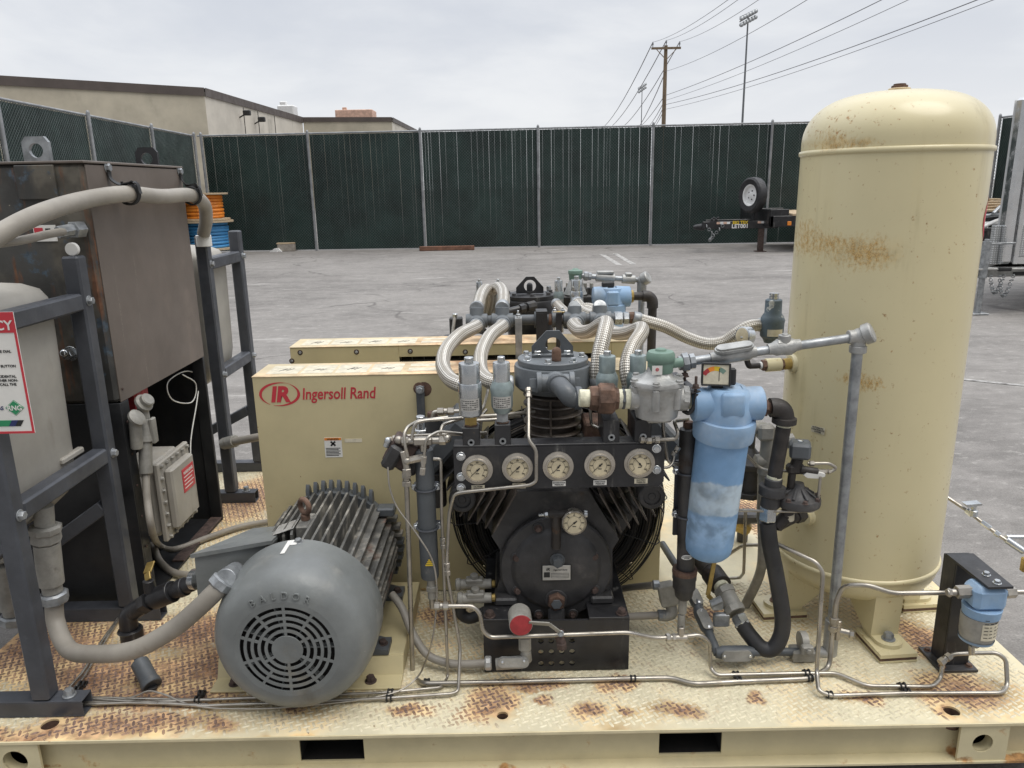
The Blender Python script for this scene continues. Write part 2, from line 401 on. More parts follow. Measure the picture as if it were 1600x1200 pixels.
M['brown'] = mat('cabinet_brown_film', (.145, .119, .100), .42, var=.12, vscale=2, bump=.05, layers=[((.22, .19, .16), 60, .62, .1, .6, None, 0, (1, 1, .02)), ((.22, .18, .15), 3, .5, .4, .6, None, 0, (1, 1, .25))])
M['cabfront'] = mat('cabinet_weathered_front', (.055, .054, .05), .6, var=.25, vscale=4, bump=.15,
    layers=[((.10, .09, .072), 4, .47, .14, .75, None, 0, (1, 1, .35)), ((.06, .085, .11), 14, .58, .10, .7, [((-1.4, 2.44, 1.3), (.25, 1, .5))], .04), ((.16, .075, .04), 6, .55, .12, .85, None, 0, (3, 3, .4)), ((.30, .27, .22), 50, .70, .04, .8)])
M['finbrown'] = mat('cylinder_fin_baked', (.085, .068, .055), .45, var=.3, vscale=12, bump=.2, layers=[((.17, .15, .13), 12, .52, .2, .7)])
M['cabdark'] = mat('cabinet_black', (.018, .019, .021), .5, var=.25, vscale=5, bump=.1, layers=[((.05, .05, .048), 5, .6, .2, .7)])
M['greybox'] = mat('grey_enamel_dusty', (.36, .34, .30), .55, var=.10, vscale=4, bump=.06, layers=[((.28, .25, .20), 5, .55, .2, .8, None, 0, (1, 1, .3))])
M['seal'] = mat('seal_fitting_grey', (.30, .29, .26), .55, .2, var=.15, vscale=18, bump=.4, bscale=60, layers=[((.17, .15, .12), 12, .6, .2, .8)])
# braided stainless hose
def braid():
    m, t, b = newmat('braided_stainless')
    uv = t.n('ShaderNodeTexCoord').outputs['UV']; sx = t.n('ShaderNodeSeparateXYZ'); t.l(uv, sx.inputs[0])
    u = t.math('MULTIPLY', sx.outputs[0], 2*PI*12); v = t.math('MULTIPLY', sx.outputs[1], 2*PI/.014)
    a = t.math('SINE', t.math('ADD', u, v)); c = t.math('SINE', t.math('SUBTRACT', u, v))
    h = t.math('MULTIPLY', a, c)
    g = t.n('ShaderNodeNewGeometry').outputs['Position']
    dirt = t.ramp(t.noise(g, 9, 4), .45, .75)
    w = t.ramp(h, -.75, .1); st = t.ramp(t.math('SINE', t.math('MULTIPLY', sx.outputs[0], 2*PI*7)), -.6, .6)
    col = t.mix(w, (.17, .155, .13), t.mix(st, (.42, .39, .34), (.74, .71, .65))); col = t.mix(t.math('MULTIPLY', dirt, .5), col, (.34, .30, .24))
    t.l(col, b.inputs['Base Color']); b.inputs['Metallic'].default_value = .45; b.inputs['Roughness'].default_value = .42
    bp = t.n('ShaderNodeBump'); bp.inputs['Strength'].default_value = .6; bp.inputs['Distance'].default_value = .0015
    t.l(h, bp.inputs['Height']); t.l(bp.outputs[0], b.inputs['Normal']); return m
M['braid'] = braid()
def brushed(): # text-like etched plate
    return mat('etched_plate', (.50, .49, .46), .45, .5, var=.1, vscale=30, bump=.1)
M['etch'] = brushed()
def asphalt():
    m, t, b = newmat('asphalt_weathered')
    g = t.n('ShaderNodeNewGeometry').outputs['Position']
    big = t.ramp(t.noise(g, .35, 5, .6, .4), .35, .65); mid = t.ramp(t.noise(t.vmul(g, (1, 1.6, 1)), 2.2, 6, .7), .3, .72)
    md2 = t.noise(t.vmul(g, (1, 1.3, 1)), 9, 6, .75); fine = t.noise(g, 120, 3, .7); fin2 = t.ramp(t.noise(g, 420, 2, .7), .35, .65)
    col = t.mix(big, (.155, .146, .136), (.25, .236, .22)); col = t.mix(t.math('MULTIPLY', mid, .6), col, (.33, .31, .29))
    tw = t.ramp(t.noise(t.vmul(g, (.25, 1.1, 1)), .8, 5, .6, 1.2), .54, .66); col = t.mix(t.math('MULTIPLY', tw, .5), col, (.15, .14, .13))
    col = t.mix(t.math('MULTIPLY', t.ramp(fine, .5, .72), .45), col, (.38, .36, .34))
    col = t.mix(t.math('MULTIPLY', t.ramp(fine, .5, .28), .5), col, (.09, .085, .08))
    col = t.mix(t.math('MULTIPLY', fin2, .18), col, (.12, .115, .11))
    st = t.ramp(t.noise(t.vmul(g, (.5, 2.2, 1)), 1.0, 5, .7), .60, .68); col = t.mix(t.math('MULTIPLY', st, .45), col, (.47, .45, .425))
    col = t.mix(t.math('MULTIPLY', t.ramp(md2, .52, .72), .55), col, (.44, .42, .39)); col = t.mix(t.math('MULTIPLY', t.ramp(md2, .48, .30), .5), col, (.13, .12, .11))
    # cracks
    dn = t.n('ShaderNodeTexNoise'); dn.inputs['Scale'].default_value = .9; dn.inputs['Detail'].default_value = 6; t.l(g, dn.inputs['Vector'])
    dv = t.n('ShaderNodeVectorMath', operation='MULTIPLY_ADD'); t.l(dn.outputs['Color'], dv.inputs[0]); dv.inputs[1].default_value = (1.4, 1.4, 0); t.l(g, dv.inputs[2])
    fl = t.n('ShaderNodeVectorMath', operation='MULTIPLY'); t.l(dv.outputs[0], fl.inputs[0]); fl.inputs[1].default_value = (1, 1.25, 0)
    vo = t.n('ShaderNodeTexVoronoi', feature='DISTANCE_TO_EDGE'); vo.inputs['Scale'].default_value = .27; t.l(fl.outputs[0], vo.inputs['Vector'])
    ck = t.ramp(vo.outputs['Distance'], .0, .011, 1, 0)
    gate = t.ramp(t.noise(g, .5, 3), .46, .56); ck = t.math('MULTIPLY', ck, gate)
    col = t.mix(t.math('MULTIPLY', ck, .62), col, (.07, .064, .06))
    t.l(col, b.inputs['Base Color']); b.inputs['Roughness'].default_value = .85; b.inputs['Specular IOR Level'].default_value = .3
    bp = t.n('ShaderNodeBump'); bp.inputs['Strength'].default_value = .5; bp.inputs['Distance'].default_value = .006
    t.l(fine, bp.inputs['Height']); t.l(bp.outputs[0], b.inputs['Normal']); return m
M['asphalt'] = asphalt()
M['stucco'] = mat('tan_stucco', (.45, .41, .325), .9, var=.10, vscale=.5, bump=.4, bscale=12, layers=[((.38, .35, .28), .35, .5, .3, .9, None, 0, (1, 1, .4))])
M['stucco2'] = mat('pale_concrete_wall', (.56, .52, .45), .9, var=.10, vscale=.4, bump=.4, bscale=12, layers=[((.45, .42, .36), .5, .52, .2, .9, None, 0, (1, 1, .3))])
M['coping'] = mat('brown_roof_coping', (.085, .068, .06), .6, var=.1, vscale=1, bump=.05)
M['slat'] = mat('dark_green_slats', (.013, .036, .030), .5, var=.3, vscale=.9, bump=.05, layers=[((.016, .045, .038), 1.5, .5, .3, .5)])
M['wire'] = mat('galvanised_wire', (.13, .155, .15), .5, .4, var=.15, vscale=3, bump=.05)
M['post'] = mat('galvanised_post', (.30, .31, .32), .5, .3, var=.15, vscale=6, bump=.1)
M['wood'] = mat('bare_lumber', (.50, .39, .26), .8, var=.2, vscale=8, bump=.2, stretch=(1, 8, 8))
M['woodred'] = mat('brown_timber', (.20, .10, .065), .8, var=.2, vscale=8, bump=.2)
M['orange'] = mat('orange_duct', (.80, .26, .03), .45, var=.08, bump=.02)
M['bluec'] = mat('blue_duct', (.06, .27, .55), .45, var=.08, bump=.02)
M['concrete'] = mat('concrete_block', (.33, .30, .26), .9, var=.15, vscale=10, bump=.5)
M['polished'] = mat('polished_aluminium', (.72, .73, .74), .18, .95, var=.05, vscale=4, bump=.03, bscale=8)
M['whitep'] = mat('white_paint', (.75, .75, .74), .5, var=.05, bump=.02)
M['poleW'] = mat('utility_pole_wood', (.20, .15, .10), .9, var=.2, vscale=4, bump=.3, stretch=(4, 4, .3))
M['cable'] = mat('overhead_wire', (.16, .16, .18), .6, var=.1, bump=0)
M['mast'] = mat('steel_mast', (.16, .17, .18), .5, .3, var=.1, bump=0)
M['pink'] = mat('salmon_brick', (.66, .44, .34), .9, var=.15, vscale=3, bump=.3)
M['yellow'] = mat('yellow_decal', (.68, .48, .03), .5, var=.1, bump=0)
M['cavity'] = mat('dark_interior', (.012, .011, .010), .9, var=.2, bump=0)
# ---------------------------------------------------------------- sky and light
SUN_EL = math.radians(52); SUN_AZ = math.radians(-25)     # high thin overcast, sun behind left shoulder of the yard
w = bpy.data.worlds.new('World'); S.world = w; w.use_nodes = True; w.node_tree.nodes.clear(); t = NT(w.node_tree)
bg = t.n('ShaderNodeBackground'); out = t.n('ShaderNodeOutputWorld'); t.l(bg.outputs[0], out.inputs[0]); bg.inputs[1].default_value = .10
sky = t.n('ShaderNodeTexSky', sky_type='NISHITA'); sky.sun_disc = False; sky.sun_elevation = SUN_EL; sky.sun_rotation = SUN_AZ; sky.dust_density = 3
g = t.n('ShaderNodeTexCoord').outputs['Generated']; sx = t.n('ShaderNodeSeparateXYZ'); t.l(g, sx.inputs[0])
z = t.math('MAXIMUM', sx.outputs[2], 0.02)
# flat cloud deck: project the view direction on a plane overhead
dx = t.math('DIVIDE', sx.outputs[0], t.math('ADD', z, .12)); dy = t.math('DIVIDE', sx.outputs[1], t.math('ADD', z, .12))
cv = t.n('ShaderNodeCombineXYZ'); t.l(dx, cv.inputs[0]); t.l(dy, cv.inputs[1])
n1 = t.noise(t.vmul(cv.outputs[0], (1, .55, 1)), .55, 7, .55, .5); n2 = t.noise(cv.outputs[0], 1.7, 5, .5, .3)
cl = t.math('ADD', t.math('MULTIPLY', n1, .75), t.math('MULTIPLY', n2, .25))
c1 = t.mix(t.ramp(cl, .40, .62), (6.5, 6.8, 7.4), (8.3, 8.45, 8.7))
hor = t.ramp(z, .0, .22, 1, 0); c1 = t.mix(t.math('MULTIPLY', hor, .75), c1, (8.9, 9.0, 9.15))
up = t.math('MULTIPLY', t.ramp(z, .25, .95, 1.0, 2.9), t.ramp(sx.outputs[1], -.7, .15, .42, 1))
vm = t.n('ShaderNodeVectorMath', operation='SCALE'); t.l(c1, vm.inputs[0]); t.l(up, vm.inputs['Scale'])
mx = t.mix(.93, sky.outputs[0], vm.outputs[0]); t.l(mx, bg.inputs[0])
sl = bpy.data.lights.new('sun', 'SUN'); sl.energy = 1.6; sl.angle = math.radians(40); sl.color = (1, .945, .86)
so = bpy.data.objects.new('sun', sl); COL.objects.link(so)
sd = V((math.sin(SUN_AZ)*math.cos(SUN_EL)*-1, -math.cos(SUN_AZ)*math.cos(SUN_EL)*.35, math.sin(SUN_EL)))  # towards the sun
so.rotation_euler = sd.to_track_quat('Z', 'Y').to_euler()
sky.sun_rotation = math.atan2(sd.x, sd.y)
S.view_settings.view_transform = 'Standard'; S.view_settings.look = 'None'; S.view_settings.exposure = .08; S.view_settings.gamma = 1
S.render.engine = 'CYCLES'
# ---------------------------------------------------------------- ground
mb = MB(M['asphalt']); mb.quad((-600, -100, 0), (600, -100, 0), (600, 900, 0), (-600, 900, 0))
single('ground', mb, None, None, kind='structure')
M['paintmark'] = mat('worn_road_paint', (.42, .41, .39), .8, var=.2, layers=[((.22, .21, .2), 9, .5, .12, .9)])
def mark(pts, wd, label):
    mb = MB(M['paintmark'])
    for a, b in zip(pts, pts[1:]):
        a = PZ(*a, .004); b = PZ(*b, .004); d = (b-a).normalized(); n = V((-d.y, d.x, 0))*wd/2
        mb.add([a-n, b-n, b+n, a+n], [(0, 1, 2, 3)])
    o = single('painted_marking', mb, None, None, kind='structure'); return o
mark([(940, 397), (968, 414)], .12, '')
mark([(961, 396), (990, 413)], .12, '')
mark([(941, 398), (962, 397)], .10, '')
mark([(1480, 590), (1600, 602)], .06, '')
# ---------------------------------------------------------------- chain link fences with slats
FH = 3.12
def fence(name, label, A, B, posts, slat_p=.078, wired=.0045, flip=1):
    """A, B ground points, posts: distances along AB of the posts"""
    A = V(A); B = V(B); d = (B-A).normalized(); n = V((-d.y, d.x, 0))*flip; L = (B-A).length
    root = thing(name, label, 'fence', tuple(A))
    mbr = MB(M['post']); mbr.cyl(A+V((0, 0, FH)), B+V((0, 0, FH)), .024, n=10); part('top_rail', mbr, root)
    for i, q in enumerate(posts):
        p = A+d*q; m2 = MB(M['post']); m2.cyl(p-n*.05, p-n*.05+V((0, 0, FH+.05)), .036, n=12)
        m2.lathe([(.036, 0), (.03, .03), (.012, .05)], p-n*.05+V((0, 0, FH+.04)), (0, 0, 1), 12)
        for k in range(7):
            zz = .3+k*.44; m2.torus(p-n*.05+V((0, 0, zz)), (0, 0, 1), .034, .004, 12, 4)
        part('post', m2, root)
    for a, b in zip(posts, posts[1:]):
        m3 = MB(M['slat']); q = a+.04; up = V((0, 0, 1))
        rnd = random.Random(int(a*100)+len(name))
        while q < b-.04:
            p = A+d*(q+slat_p/2); wd = slat_p-(.0004 if rnd.random() < .86 else .0030)*rnd.uniform(.6, 1.2); top = FH-.03-rnd.random()*.006
            wob = rnd.uniform(-.004, .004)
            hw = d*wd/2; th = n*.006
            m3.add([p-hw+up*.03, p+hw+up*.03, p+hw+up*top+d*wob, p-hw+up*top+d*wob, p-hw+up*.03+th, p+hw+up*.03+th, p+hw+up*top+d*wob+th, p-hw+up*top+d*wob+th],
                   [(0, 1, 2, 3), (7, 6, 5, 4), (0, 3, 7, 4), (1, 5, 6, 2), (3, 2, 6, 7)])
            q += slat_p
        part('slat_panel', m3, root)
        m4 = MB(M['wire']); H = FH-.03
        for sgn in (1, -1):
            q = a-H if sgn == 1 else a
            while q < (b if sgn == 1 else b+H):
                # line x = q + sgn*z
                z0, z1 = 0., H
                x0 = q; x1 = q+sgn*H
                if sgn == 1:
                    if x0 < a: z0 = a-x0
                    if x1 > b: z1 = H-(x1-b)
                else:
                    if x0 > b: z0 = x0-b
                    if x1 < a: z1 = H-(a-x1)
                if z1-z0 > .02:
                    off = -n*(.004 if sgn == 1 else .008)
                    pa = A+d*(q+sgn*z0)+up*(z0+.02)+off; pb = A+d*(q+sgn*z1)+up*(z1+.02)+off
                    m4.beam(pa, pb, wired, wired, up=n, bev=0)
                q += slat_p
        part('wire_mesh', m4, root)
    return root
A0 = V((-8.42, 21.75, 0)); B0 = V((12.6, 20.75, 0)); dF = (B0-A0).normalized()
pl = []
for x_ in (-8.3, -5.38, -2.33, .82, 3.86, 6.95, 9.9, 12.5): pl.append((x_+8.42)/dF.x)
fence('chain_link_fence', 'long dark green slatted chain-link fence running across the back of the yard', A0, B0, pl)
A1 = V((-8.5, 21.7, 0)); B1 = V((-7.72, 8.0, 0)); L1 = (B1-A1).length
fence('chain_link_fence', 'slatted chain-link fence on the left running toward the camera behind the brown cabinet', A1, B1, [.12, 3.0, 6.1, 9.1, 12.2], wired=.006, flip=-1)
A2 = V((12.72, 20.7, 0)); B2 = V((12.9, 13.0, 0))
fence('chain_link_fence', 'slatted chain-link fence at the far right behind the aluminium trailer', A2, B2, [.1, 2.6, 5.2, 7.6])
# ---------------------------------------------------------------- buildings beyond
def bldg(name, label, pts, H, cop=.45):
    root = thing(name, label, 'building', (pts[0][0], pts[0][1], 0))
    mb = MB(M['stucco'], M['stucco2'])
    n = len(pts)
    up = V((0, 0, 1))
    for i in range(n):
        a = V((*pts[i][:2], 0)); b = V((*pts[(i+1) % n][:2], 0)); mb.use(M['stucco2'] if pts[i][2] else M['stucco'])
        mb.quad(a, b, b+up*(H-cop*.5), a+up*(H-cop*.5))
    part('wall', mb, root)
    mc = MB(M['coping']); cen = V((sum(p[0] for p in pts)/n, sum(p[1] for p in pts)/n, 0))
    for i in range(n):
        a = V((*pts[i][:2], 0)); b = V((*pts[(i+1) % n][:2], 0)); d = (b-a).normalized(); nn = V((d.y, -d.x, 0))
        if nn.dot(a-cen) < 0: nn = -nn
        mc.add([a+up*(H-cop)+nn*.08, b+up*(H-cop)+nn*.08, b+up*H+nn*.08, a+up*H+nn*.08], [(0, 1, 2, 3)])
        mc.add([a+up*(H-cop)+nn*.08, b+up*(H-cop)+nn*.08, b+up*(H-cop)-nn*.1, a+up*(H-cop)-nn*.1], [(0, 1, 2, 3)])
    mc.add([V((p[0], p[1], H-.02)) for p in pts], [tuple(range(n))])
    part('roof', mc, root)
    return root
RH = 8.
q1 = PZ(318, 137, RH); q2 = PZ(472, 183, RH); q3 = PZ(612, 183, RH); q4 = PZ(652, 203.5, RH); q0 = PZ(0, 118, RH); dd = (q0-q1).normalized(); q0 = q1+dd*40
wa = bldg('warehouse', 'large tan stucco warehouse with brown roof edge beyond the left fence', [(q0.x, q0.y, 0), (q1.x, q1.y, 1), (q2.x, q2.y, 0), (q0.x-10, q2.y+8, 0)], RH, .5)
wb = bldg('warehouse', 'lower-looking tan warehouse wing farther back, its roof ending near the fence centre', [(q2.x+.05, q2.y+.1, 0), (q3.x, q3.y, 1), (q4.x, q4.y, 0), (q2.x, q4.y+10, 0)], RH, .4)
mj = MB(M['ink'])
for pxx in (386, 409, 436):
    # vertical panel joints on the receding wall
    dq = (q2-q1); best = min((abs(prj_x-pxx), k) for k in range(101) for prj_x in [800+F*((q1+dq*k/100).x)/((q1+dq*k/100).y*math.cos(TH)+(CZ-RH)*math.sin(TH))])[1]
    p = q1+dq*best/100; mj.bx(p.x+.005, p.x+.03, p.y, p.y+.08, 0, RH-.55, 0)
part('panel_joint', mj, wa)
for k, (a_, b_) in enumerate(((388, 168), (413, 181))):
    pt = P(a_, b_, 57.5+k*3.2) if 0 else None
    dq = (q2-q1); f_ = .27+k*.14; p = q1+dq*f_; ml = MB(M['ink'], M['galv'])
    ml.box((p.x+.55, p.y, RH-1.0-k*.2), (.5, .35, .35), None, .05); ml.beam((p.x, p.y, RH-1.3-k*.2), (p.x+.4, p.y, RH-1.1-k*.2), .08)
    part('wall_floodlight', ml, wa)
mv = MB(M['whitep']); p = P(445, 172, 62); p = P(445, 172, 74); mv.bx(p.x-.7, p.x+.8, p.y, p.y+1.5, RH-.02, p.z+.45, .1); mv.bx(p.x-.5, p.x+.1, p.y+.2, p.y+.8, p.z+.44, p.z+.8, .1)
single('rooftop_unit', mv, 'white rooftop air unit on the left warehouse roof', 'roof unit')
mv = MB(M['pink']); p = P(555, 178, 80); mv.bx(p.x-2., p.x+1.7, p.y, p.y+2.5, RH, RH+1.35, .05); mv.bx(p.x-1.3, p.x-.9, p.y+.2, p.y+.6, RH+1.3, RH+1.6, .03)
single('rooftop_chimney', mv, 'salmon brick box on the roof of the farther warehouse wing', 'chimney')
# ---------------------------------------------------------------- poles, masts, wires
def PP(x, y, Y): return P(x, y, Y)
b = P(1037, 190, 60); tp = P(1039.5, 71, 60)
root = thing('utility_pole', 'brown wooden utility pole with one crossarm beyond the fence', 'utility pole', (b.x, 60, 0))
mb = MB(M['poleW']); mb.cyl((b.x, 60, 0), (b.x, 60, tp.z), .19, .13, 12); part('pole', mb, root)
cz = P(1040, 76, 60).z; l_ = P(1017, 77, 60); r2 = P(1063, 74, 60)
mb = MB(M['poleW']); mb.beam((l_.x, 59.8, cz), (r2.x, 59.8, cz), .11, .15)
for sx_ in (-1, 1): mb.beam((b.x, 59.75, cz-.8), (b.x+sx_*.75, 59.75, cz-.05), .05)
part('crossarm', mb, root)
for x_ in (l_.x+.1, b.x-.02, r2.x-.1):
    mi = MB(M['mast']); z0 = cz+.1 if x_ != b.x-.02 else tp.z; mi.lathe([(.03, 0), (.03, .12), (.07, .15), (.05, .2), (.06, .24), (.03, .30)], (x_, 59.8, z0), (0, 0, 1), 10); part('insulator', mi, root)
def wire(lab, a, c, n_=16, sag=0., r=.016):
    a = V(a); c = V(c); pts = [a+(c-a)*k/n_-V((0, 0, sag*4*(k/n_)*(1-k/n_))) for k in range(n_+1)]
    m_ = MB(M['cable']); m_.tube(pts, r, 5); single('overhead_wire', m_, lab, 'power line', 'overhead wires strung from the utility pole')
nm = ['leftmost of the three top', 'middle of the three top', 'rightmost of the three top', 'lone thin wire below the crossarm, the']
tops = [((l_.x+.1, 59.8, cz+.42), (1122, 0), (1225, -68), .6), ((b.x-.02, 59.8, tp.z+.3), (1141, 0), (1250, -76), .6), ((r2.x-.1, 59.8, cz+.42), (1180, 0), (1290, -76), .6), ((b.x, 59.8, P(1040, 112, 60).z), (1248, 0), (1350, -56), .6)]
ends = [(915, 196), (923, 197), (940, 197), (968, 197)]
for (a, _, e, sg), en, nn in zip(tops, ends, nm):
    wire(nn+' overhead wire rising right from the pole', a, P(e[0], e[1], 24), sag=.35, r=.012)
    wire(nn+' overhead wire falling left behind the pole', a, P(en[0], en[1], 190), sag=3.4, r=.035)
for k, (y0, x1, y1, ex) in enumerate(((149, 1260, 49.5, 988), (157, 1260, 65, 1003), (163.6, 1260, 91.6, 1010), (171, 1260, 100, 1012))):
    s_1 = (y1-y0)/(x1-1041); e = (1560, y0+s_1*(1560-1041)-6)
    wire(['highest', 'second highest', 'third highest', 'lowest'][k]+' of the four lower overhead wires crossing the sky to the right', (b.x+.1, 59.8, P(1040, y0, 60).z), P(e[0], e[1], 26), sag=.3, r=.017 if k in (0, 2) else .012)
    wire(['highest', 'second highest', 'third highest', 'lowest'][k]+' of the four lower overhead wires dropping left behind the pole', (b.x, 59.8, P(1040, y0, 60).z), P(ex, 199, 190), sag=1.0, r=.03)
def mast(lab, bx_, top, Y, wd, nl):
    b = P(bx_[0], bx_[1], Y); t_ = P(top[0], top[1], Y)
    root = thing('stadium_light', lab, 'light mast', (b.x, Y, 0))
    m_ = MB(M['mast']); m_.cyl((b.x, Y, 0), (b.x+.02, Y, t_.z), .012*wd*6, .008*wd*5, 10); part('pole', m_, root)
    hw = wd*.5
    m_ = MB(M['mast']); m_.beam((b.x-hw, Y-hw*.5, t_.z-.7), (b.x+hw, Y+hw*.5, t_.z+.7), .12); m_.beam((b.x-hw, Y-hw*.5, t_.z-.1), (b.x+hw, Y+hw*.5, t_.z+1.2), .12); part('lamp_rack', m_, root)
    for k in range(nl):
        f_ = (k+.5)/nl*2-1
        for r_ in (0, 1):
            m_ = MB(M['galv']); c = V((b.x+hw*f_, Y-.3+hw*.5*f_, t_.z+.7*f_+.25-r_*.8)); m_.lathe([(.08, .4), (.2, .3), (.33, 0)], c, (-.3, -1, -.55) if r_ == 0 else (-.3, -1, -.6), 10); part('floodlamp', m_, root)
mast('tall stadium floodlight mast with a two-row lamp rack, right of the utility pole', (1160, 188), (1169, 27), 118, 2.7, 6)
mast('small distant stadium floodlight mast, left of the utility pole', (1002, 192), (1005, 137), 205, 2.2, 5)
# ---------------------------------------------------------------- things in the yard
def spool(lab, cx, cy, z0, h, r, m_, pxs):
    root = thing('cable_spool', lab, 'spool', (cx, cy, z0), 'spools of coloured duct stacked by the fence')
    for zz in (z0, z0+h-.05):
        m1 = MB(M['wood']); m1.cyl((cx, cy, zz), (cx, cy, zz+.045), r, n=40); part('flange', m1, root)
    m1 = MB(m_); rr = r*.78; k = 0; nlo = int((h-.1)/.075)
    for k in range(nlo):
        zz = z0+.045+(k+.5)*(h-.1)/nlo; m1.torus((cx, cy, zz), (random.uniform(-.03, .03), random.uniform(-.03, .03), 1), rr-.04+random.uniform(-.015, .015), (h-.1)/nlo/2*1.06, 40, 8)
    m1.cyl((cx, cy, z0+.045), (cx, cy, z0+h-.045), rr-.08, n=24); part('duct_winding', m1, root)
ctr = P(330, 345, 20.2); zt = P(340, 301, 20.2).z; zm = P(340, 347, 20.2).z
spool('blue duct spool under the orange one by the left end of the back fence', ctr.x-.12, 20.2, max(.02, zm-(zt-zm)+.05), zt-zm, .66, M['bluec'], 0)
spool('orange duct spool stacked on the blue one by the left end of the back fence', ctr.x-.15, 20.2, zm+.055, zt-zm-.05, .62, M['orange'], 0)
c = PZ(450, 392, 0); mb = MB(M['concrete'], M['wood']); mb.bx(c.x-.24, c.x+.24, c.y-.2, c.y+.2, 0, .2, .015); mb.use(M['wood']).bx(c.x-.25, c.x+.24, c.y-.2, c.y+.2, .2, .235, .005)
single('concrete_block', mb, 'tan concrete block with a board on top at the foot of the back fence', 'block')
c = PZ(430, 394, 0); mb = MB(M['whitep']); mb.prism([(c.x-.16, c.y, .003), (c.x-.02, c.y, .10), (c.x+.03, c.y, .11), (c.x+.05, c.y, .003)], (0, .08, 0)); mb.prism([(c.x+.02, c.y+.09, .003), (c.x, c.y+.09, .10), (c.x+.06, c.y+.09, .10), (c.x+.15, c.y+.09, .003)], (0, .08, 0))
single('folded_scrap', mb, 'small white folded scrap lying left of the concrete block', 'scrap')
a = PZ(656, 392, 0); b = PZ(741, 391, 0); mb = MB(M['woodred']); mb.bx(a.x, b.x, a.y-.1, a.y+.02, .003, .12, .01)
single('timber_plank', mb, 'reddish brown timber plank lying at the foot of the back fence', 'plank')
# flatbed trailer
TY = 18.6
root = thing('flatbed_trailer', 'black flatbed trailer with a spare wheel at its hitch end by the back fence', 'trailer', (PZ(1188, 388, 0).x, TY, 0))
zt = P(1170, 345, TY).z; zb = P(1170, 357, TY).z; xl = P(1098, 350, TY).x; xr = P(1215, 350, TY).x
m1 = MB(M['black']); m1.bx(xl+.1, xr, TY-.06, TY, zb, zt, .01); m1.bx(xl+.3, xr, TY+.9, TY+.98, zb, zt, .01); m1.beam((xl+.15, TY+.1, zb+.08), (xl+.4, TY+.9, zb+.08), .1); part('tongue_beam', m1, root)
m1 = MB(M['black']); dz = P(1235, 335, TY-.5).z
m1.bx(xr-.35, 14.2, TY-.5, TY-.42, zb+.05, dz-.03, .01); m1.bx(xr-.35, xr-.27, TY-.5, TY+1.9, zb+.05, dz+.12, .01); m1.bx(xr-.35, xr+.3, TY+.5, TY+.58, zt, dz+.12, .01)
m1.bx(xr-.34, xr+.1, TY-.45, TY-.41, dz-.05, dz+.12, .01); part('frame', m1, root)
m1 = MB(M['wood']); 
for k in range(12): m1.bx(xr+.16, 14.2, TY-.5+k*.2, TY-.5+k*.2+.19, dz-.03, dz+.02, .005)
part('plank_deck', m1, root)
x = P(1188, 370, TY).x; m1 = MB(M['rustbolt'], M['black']); m1.bx(x-.06, x+.06, TY-.1, TY+.02, .02, zb-.002, .008); m1.bx(x-.12, x+.12, TY-.17, TY+.08, .0, .02, .004); part('jack_leg', m1, root)
m1 = MB(M['black']); m1.lathe([(.03, -.25), (.06, -.2), (.09, 0), (.05, .05)], (xl+.05, TY+.1, zb+.05), (1, 0, 0), 12); m1.box((xl+.1, TY, zb+.1), (.22, .12, .16), None, .01)
for k in range(4): m1.ball((xl+.2+k*.05, TY-.05, zt+.05+.03*(k % 2)), .035, 8)
part('coupler', m1, root)
m1 = MB(M['galv'])
for k in range(14): m1.torus((xl+.35-.17*abs(math.sin(k*.3))-.02*k+.1, TY-.1, zb+.08-.33*math.sin(k/13*PI)), (k % 2, 1-k % 2, .3), .036, .009, 10, 5)
part('safety_chain', m1, root)
m1 = MB(M['pink'], M['whitep'])
for xa, xb in ((1120, 1141), (1184, 1206)):
    a_ = P(xa, 346, TY-.062); b_ = P(xb, 346, TY-.062); 
    for k in range(4): m1.use(M['pink'] if k % 2 == 0 else M['whitep']).bx(a_.x+(b_.x-a_.x)*k/4, a_.x+(b_.x-a_.x)*(k+1)/4-.002, TY-.064, TY-.0605, zt-.062, zt-.012, 0)
part('reflective_strip', m1, root)
m1 = MB(M['whitep']); a_ = P(1155, 356, TY); m1.text('LET001', (a_.x, TY-.064, zb+.02), (1, 0, 0), (0, 0, 1), .13, .004, bold=.03)
part('lettering', m1, root)
m1 = MB(M['yellow']); m1.text('BIG TEX', (a_.x, TY-.064, zb+.115), (1, 0, 0), (0, 0, 1), .10, .004, bold=.04); part('lettering', m1, root)
m1 = MB(M['orange']); a_ = P(1233, 349, TY-.5); m1.box((a_.x, TY-.515, a_.z), (.09, .03, .09), None, .01); part('marker_lamp', m1, root)
wc = P(1176, 305, TY+.1); ax = V((-.93, -.36, .02)).normalized()
R_ = mp(27.5, 1176, 305, TY+.1)
wr = MB(M['rubber']); wr.lathe([(R_*.60, -.06), (R_*.62, -.10), (R_*.88, -.12), (R_*.98, -.09), (R_, -.03), (R_, .03), (R_*.98, .09), (R_*.88, .12), (R_*.62, .10), (R_*.60, .06)], wc, ax, 40, cap0=False, cap1=False)
sp_ = part('spare_tyre', wr, root)
wr = MB(M['whitep'], M['ink']); wr.lathe([(R_*.62, -.09), (R_*.58, -.05), (R_*.56, .06), (R_*.6, .095), (R_*.54, .085), (R_*.5, .04), (R_*.3, .03), (R_*.16, .06), (0.001, .06)], wc, ax, 32, cap0=False)
x1, y1 = perp(ax); wr.use(M['ink'])
for k in range(5):
    a_ = 2*PI*k/5; wr.cyl(wc+ax*.03+(x1*math.cos(a_)+y1*math.sin(a_))*R_*.24, wc+ax*.052+(x1*math.cos(a_)+y1*math.sin(a_))*R_*.24, .018, n=8)
part('rim', wr, sp_)
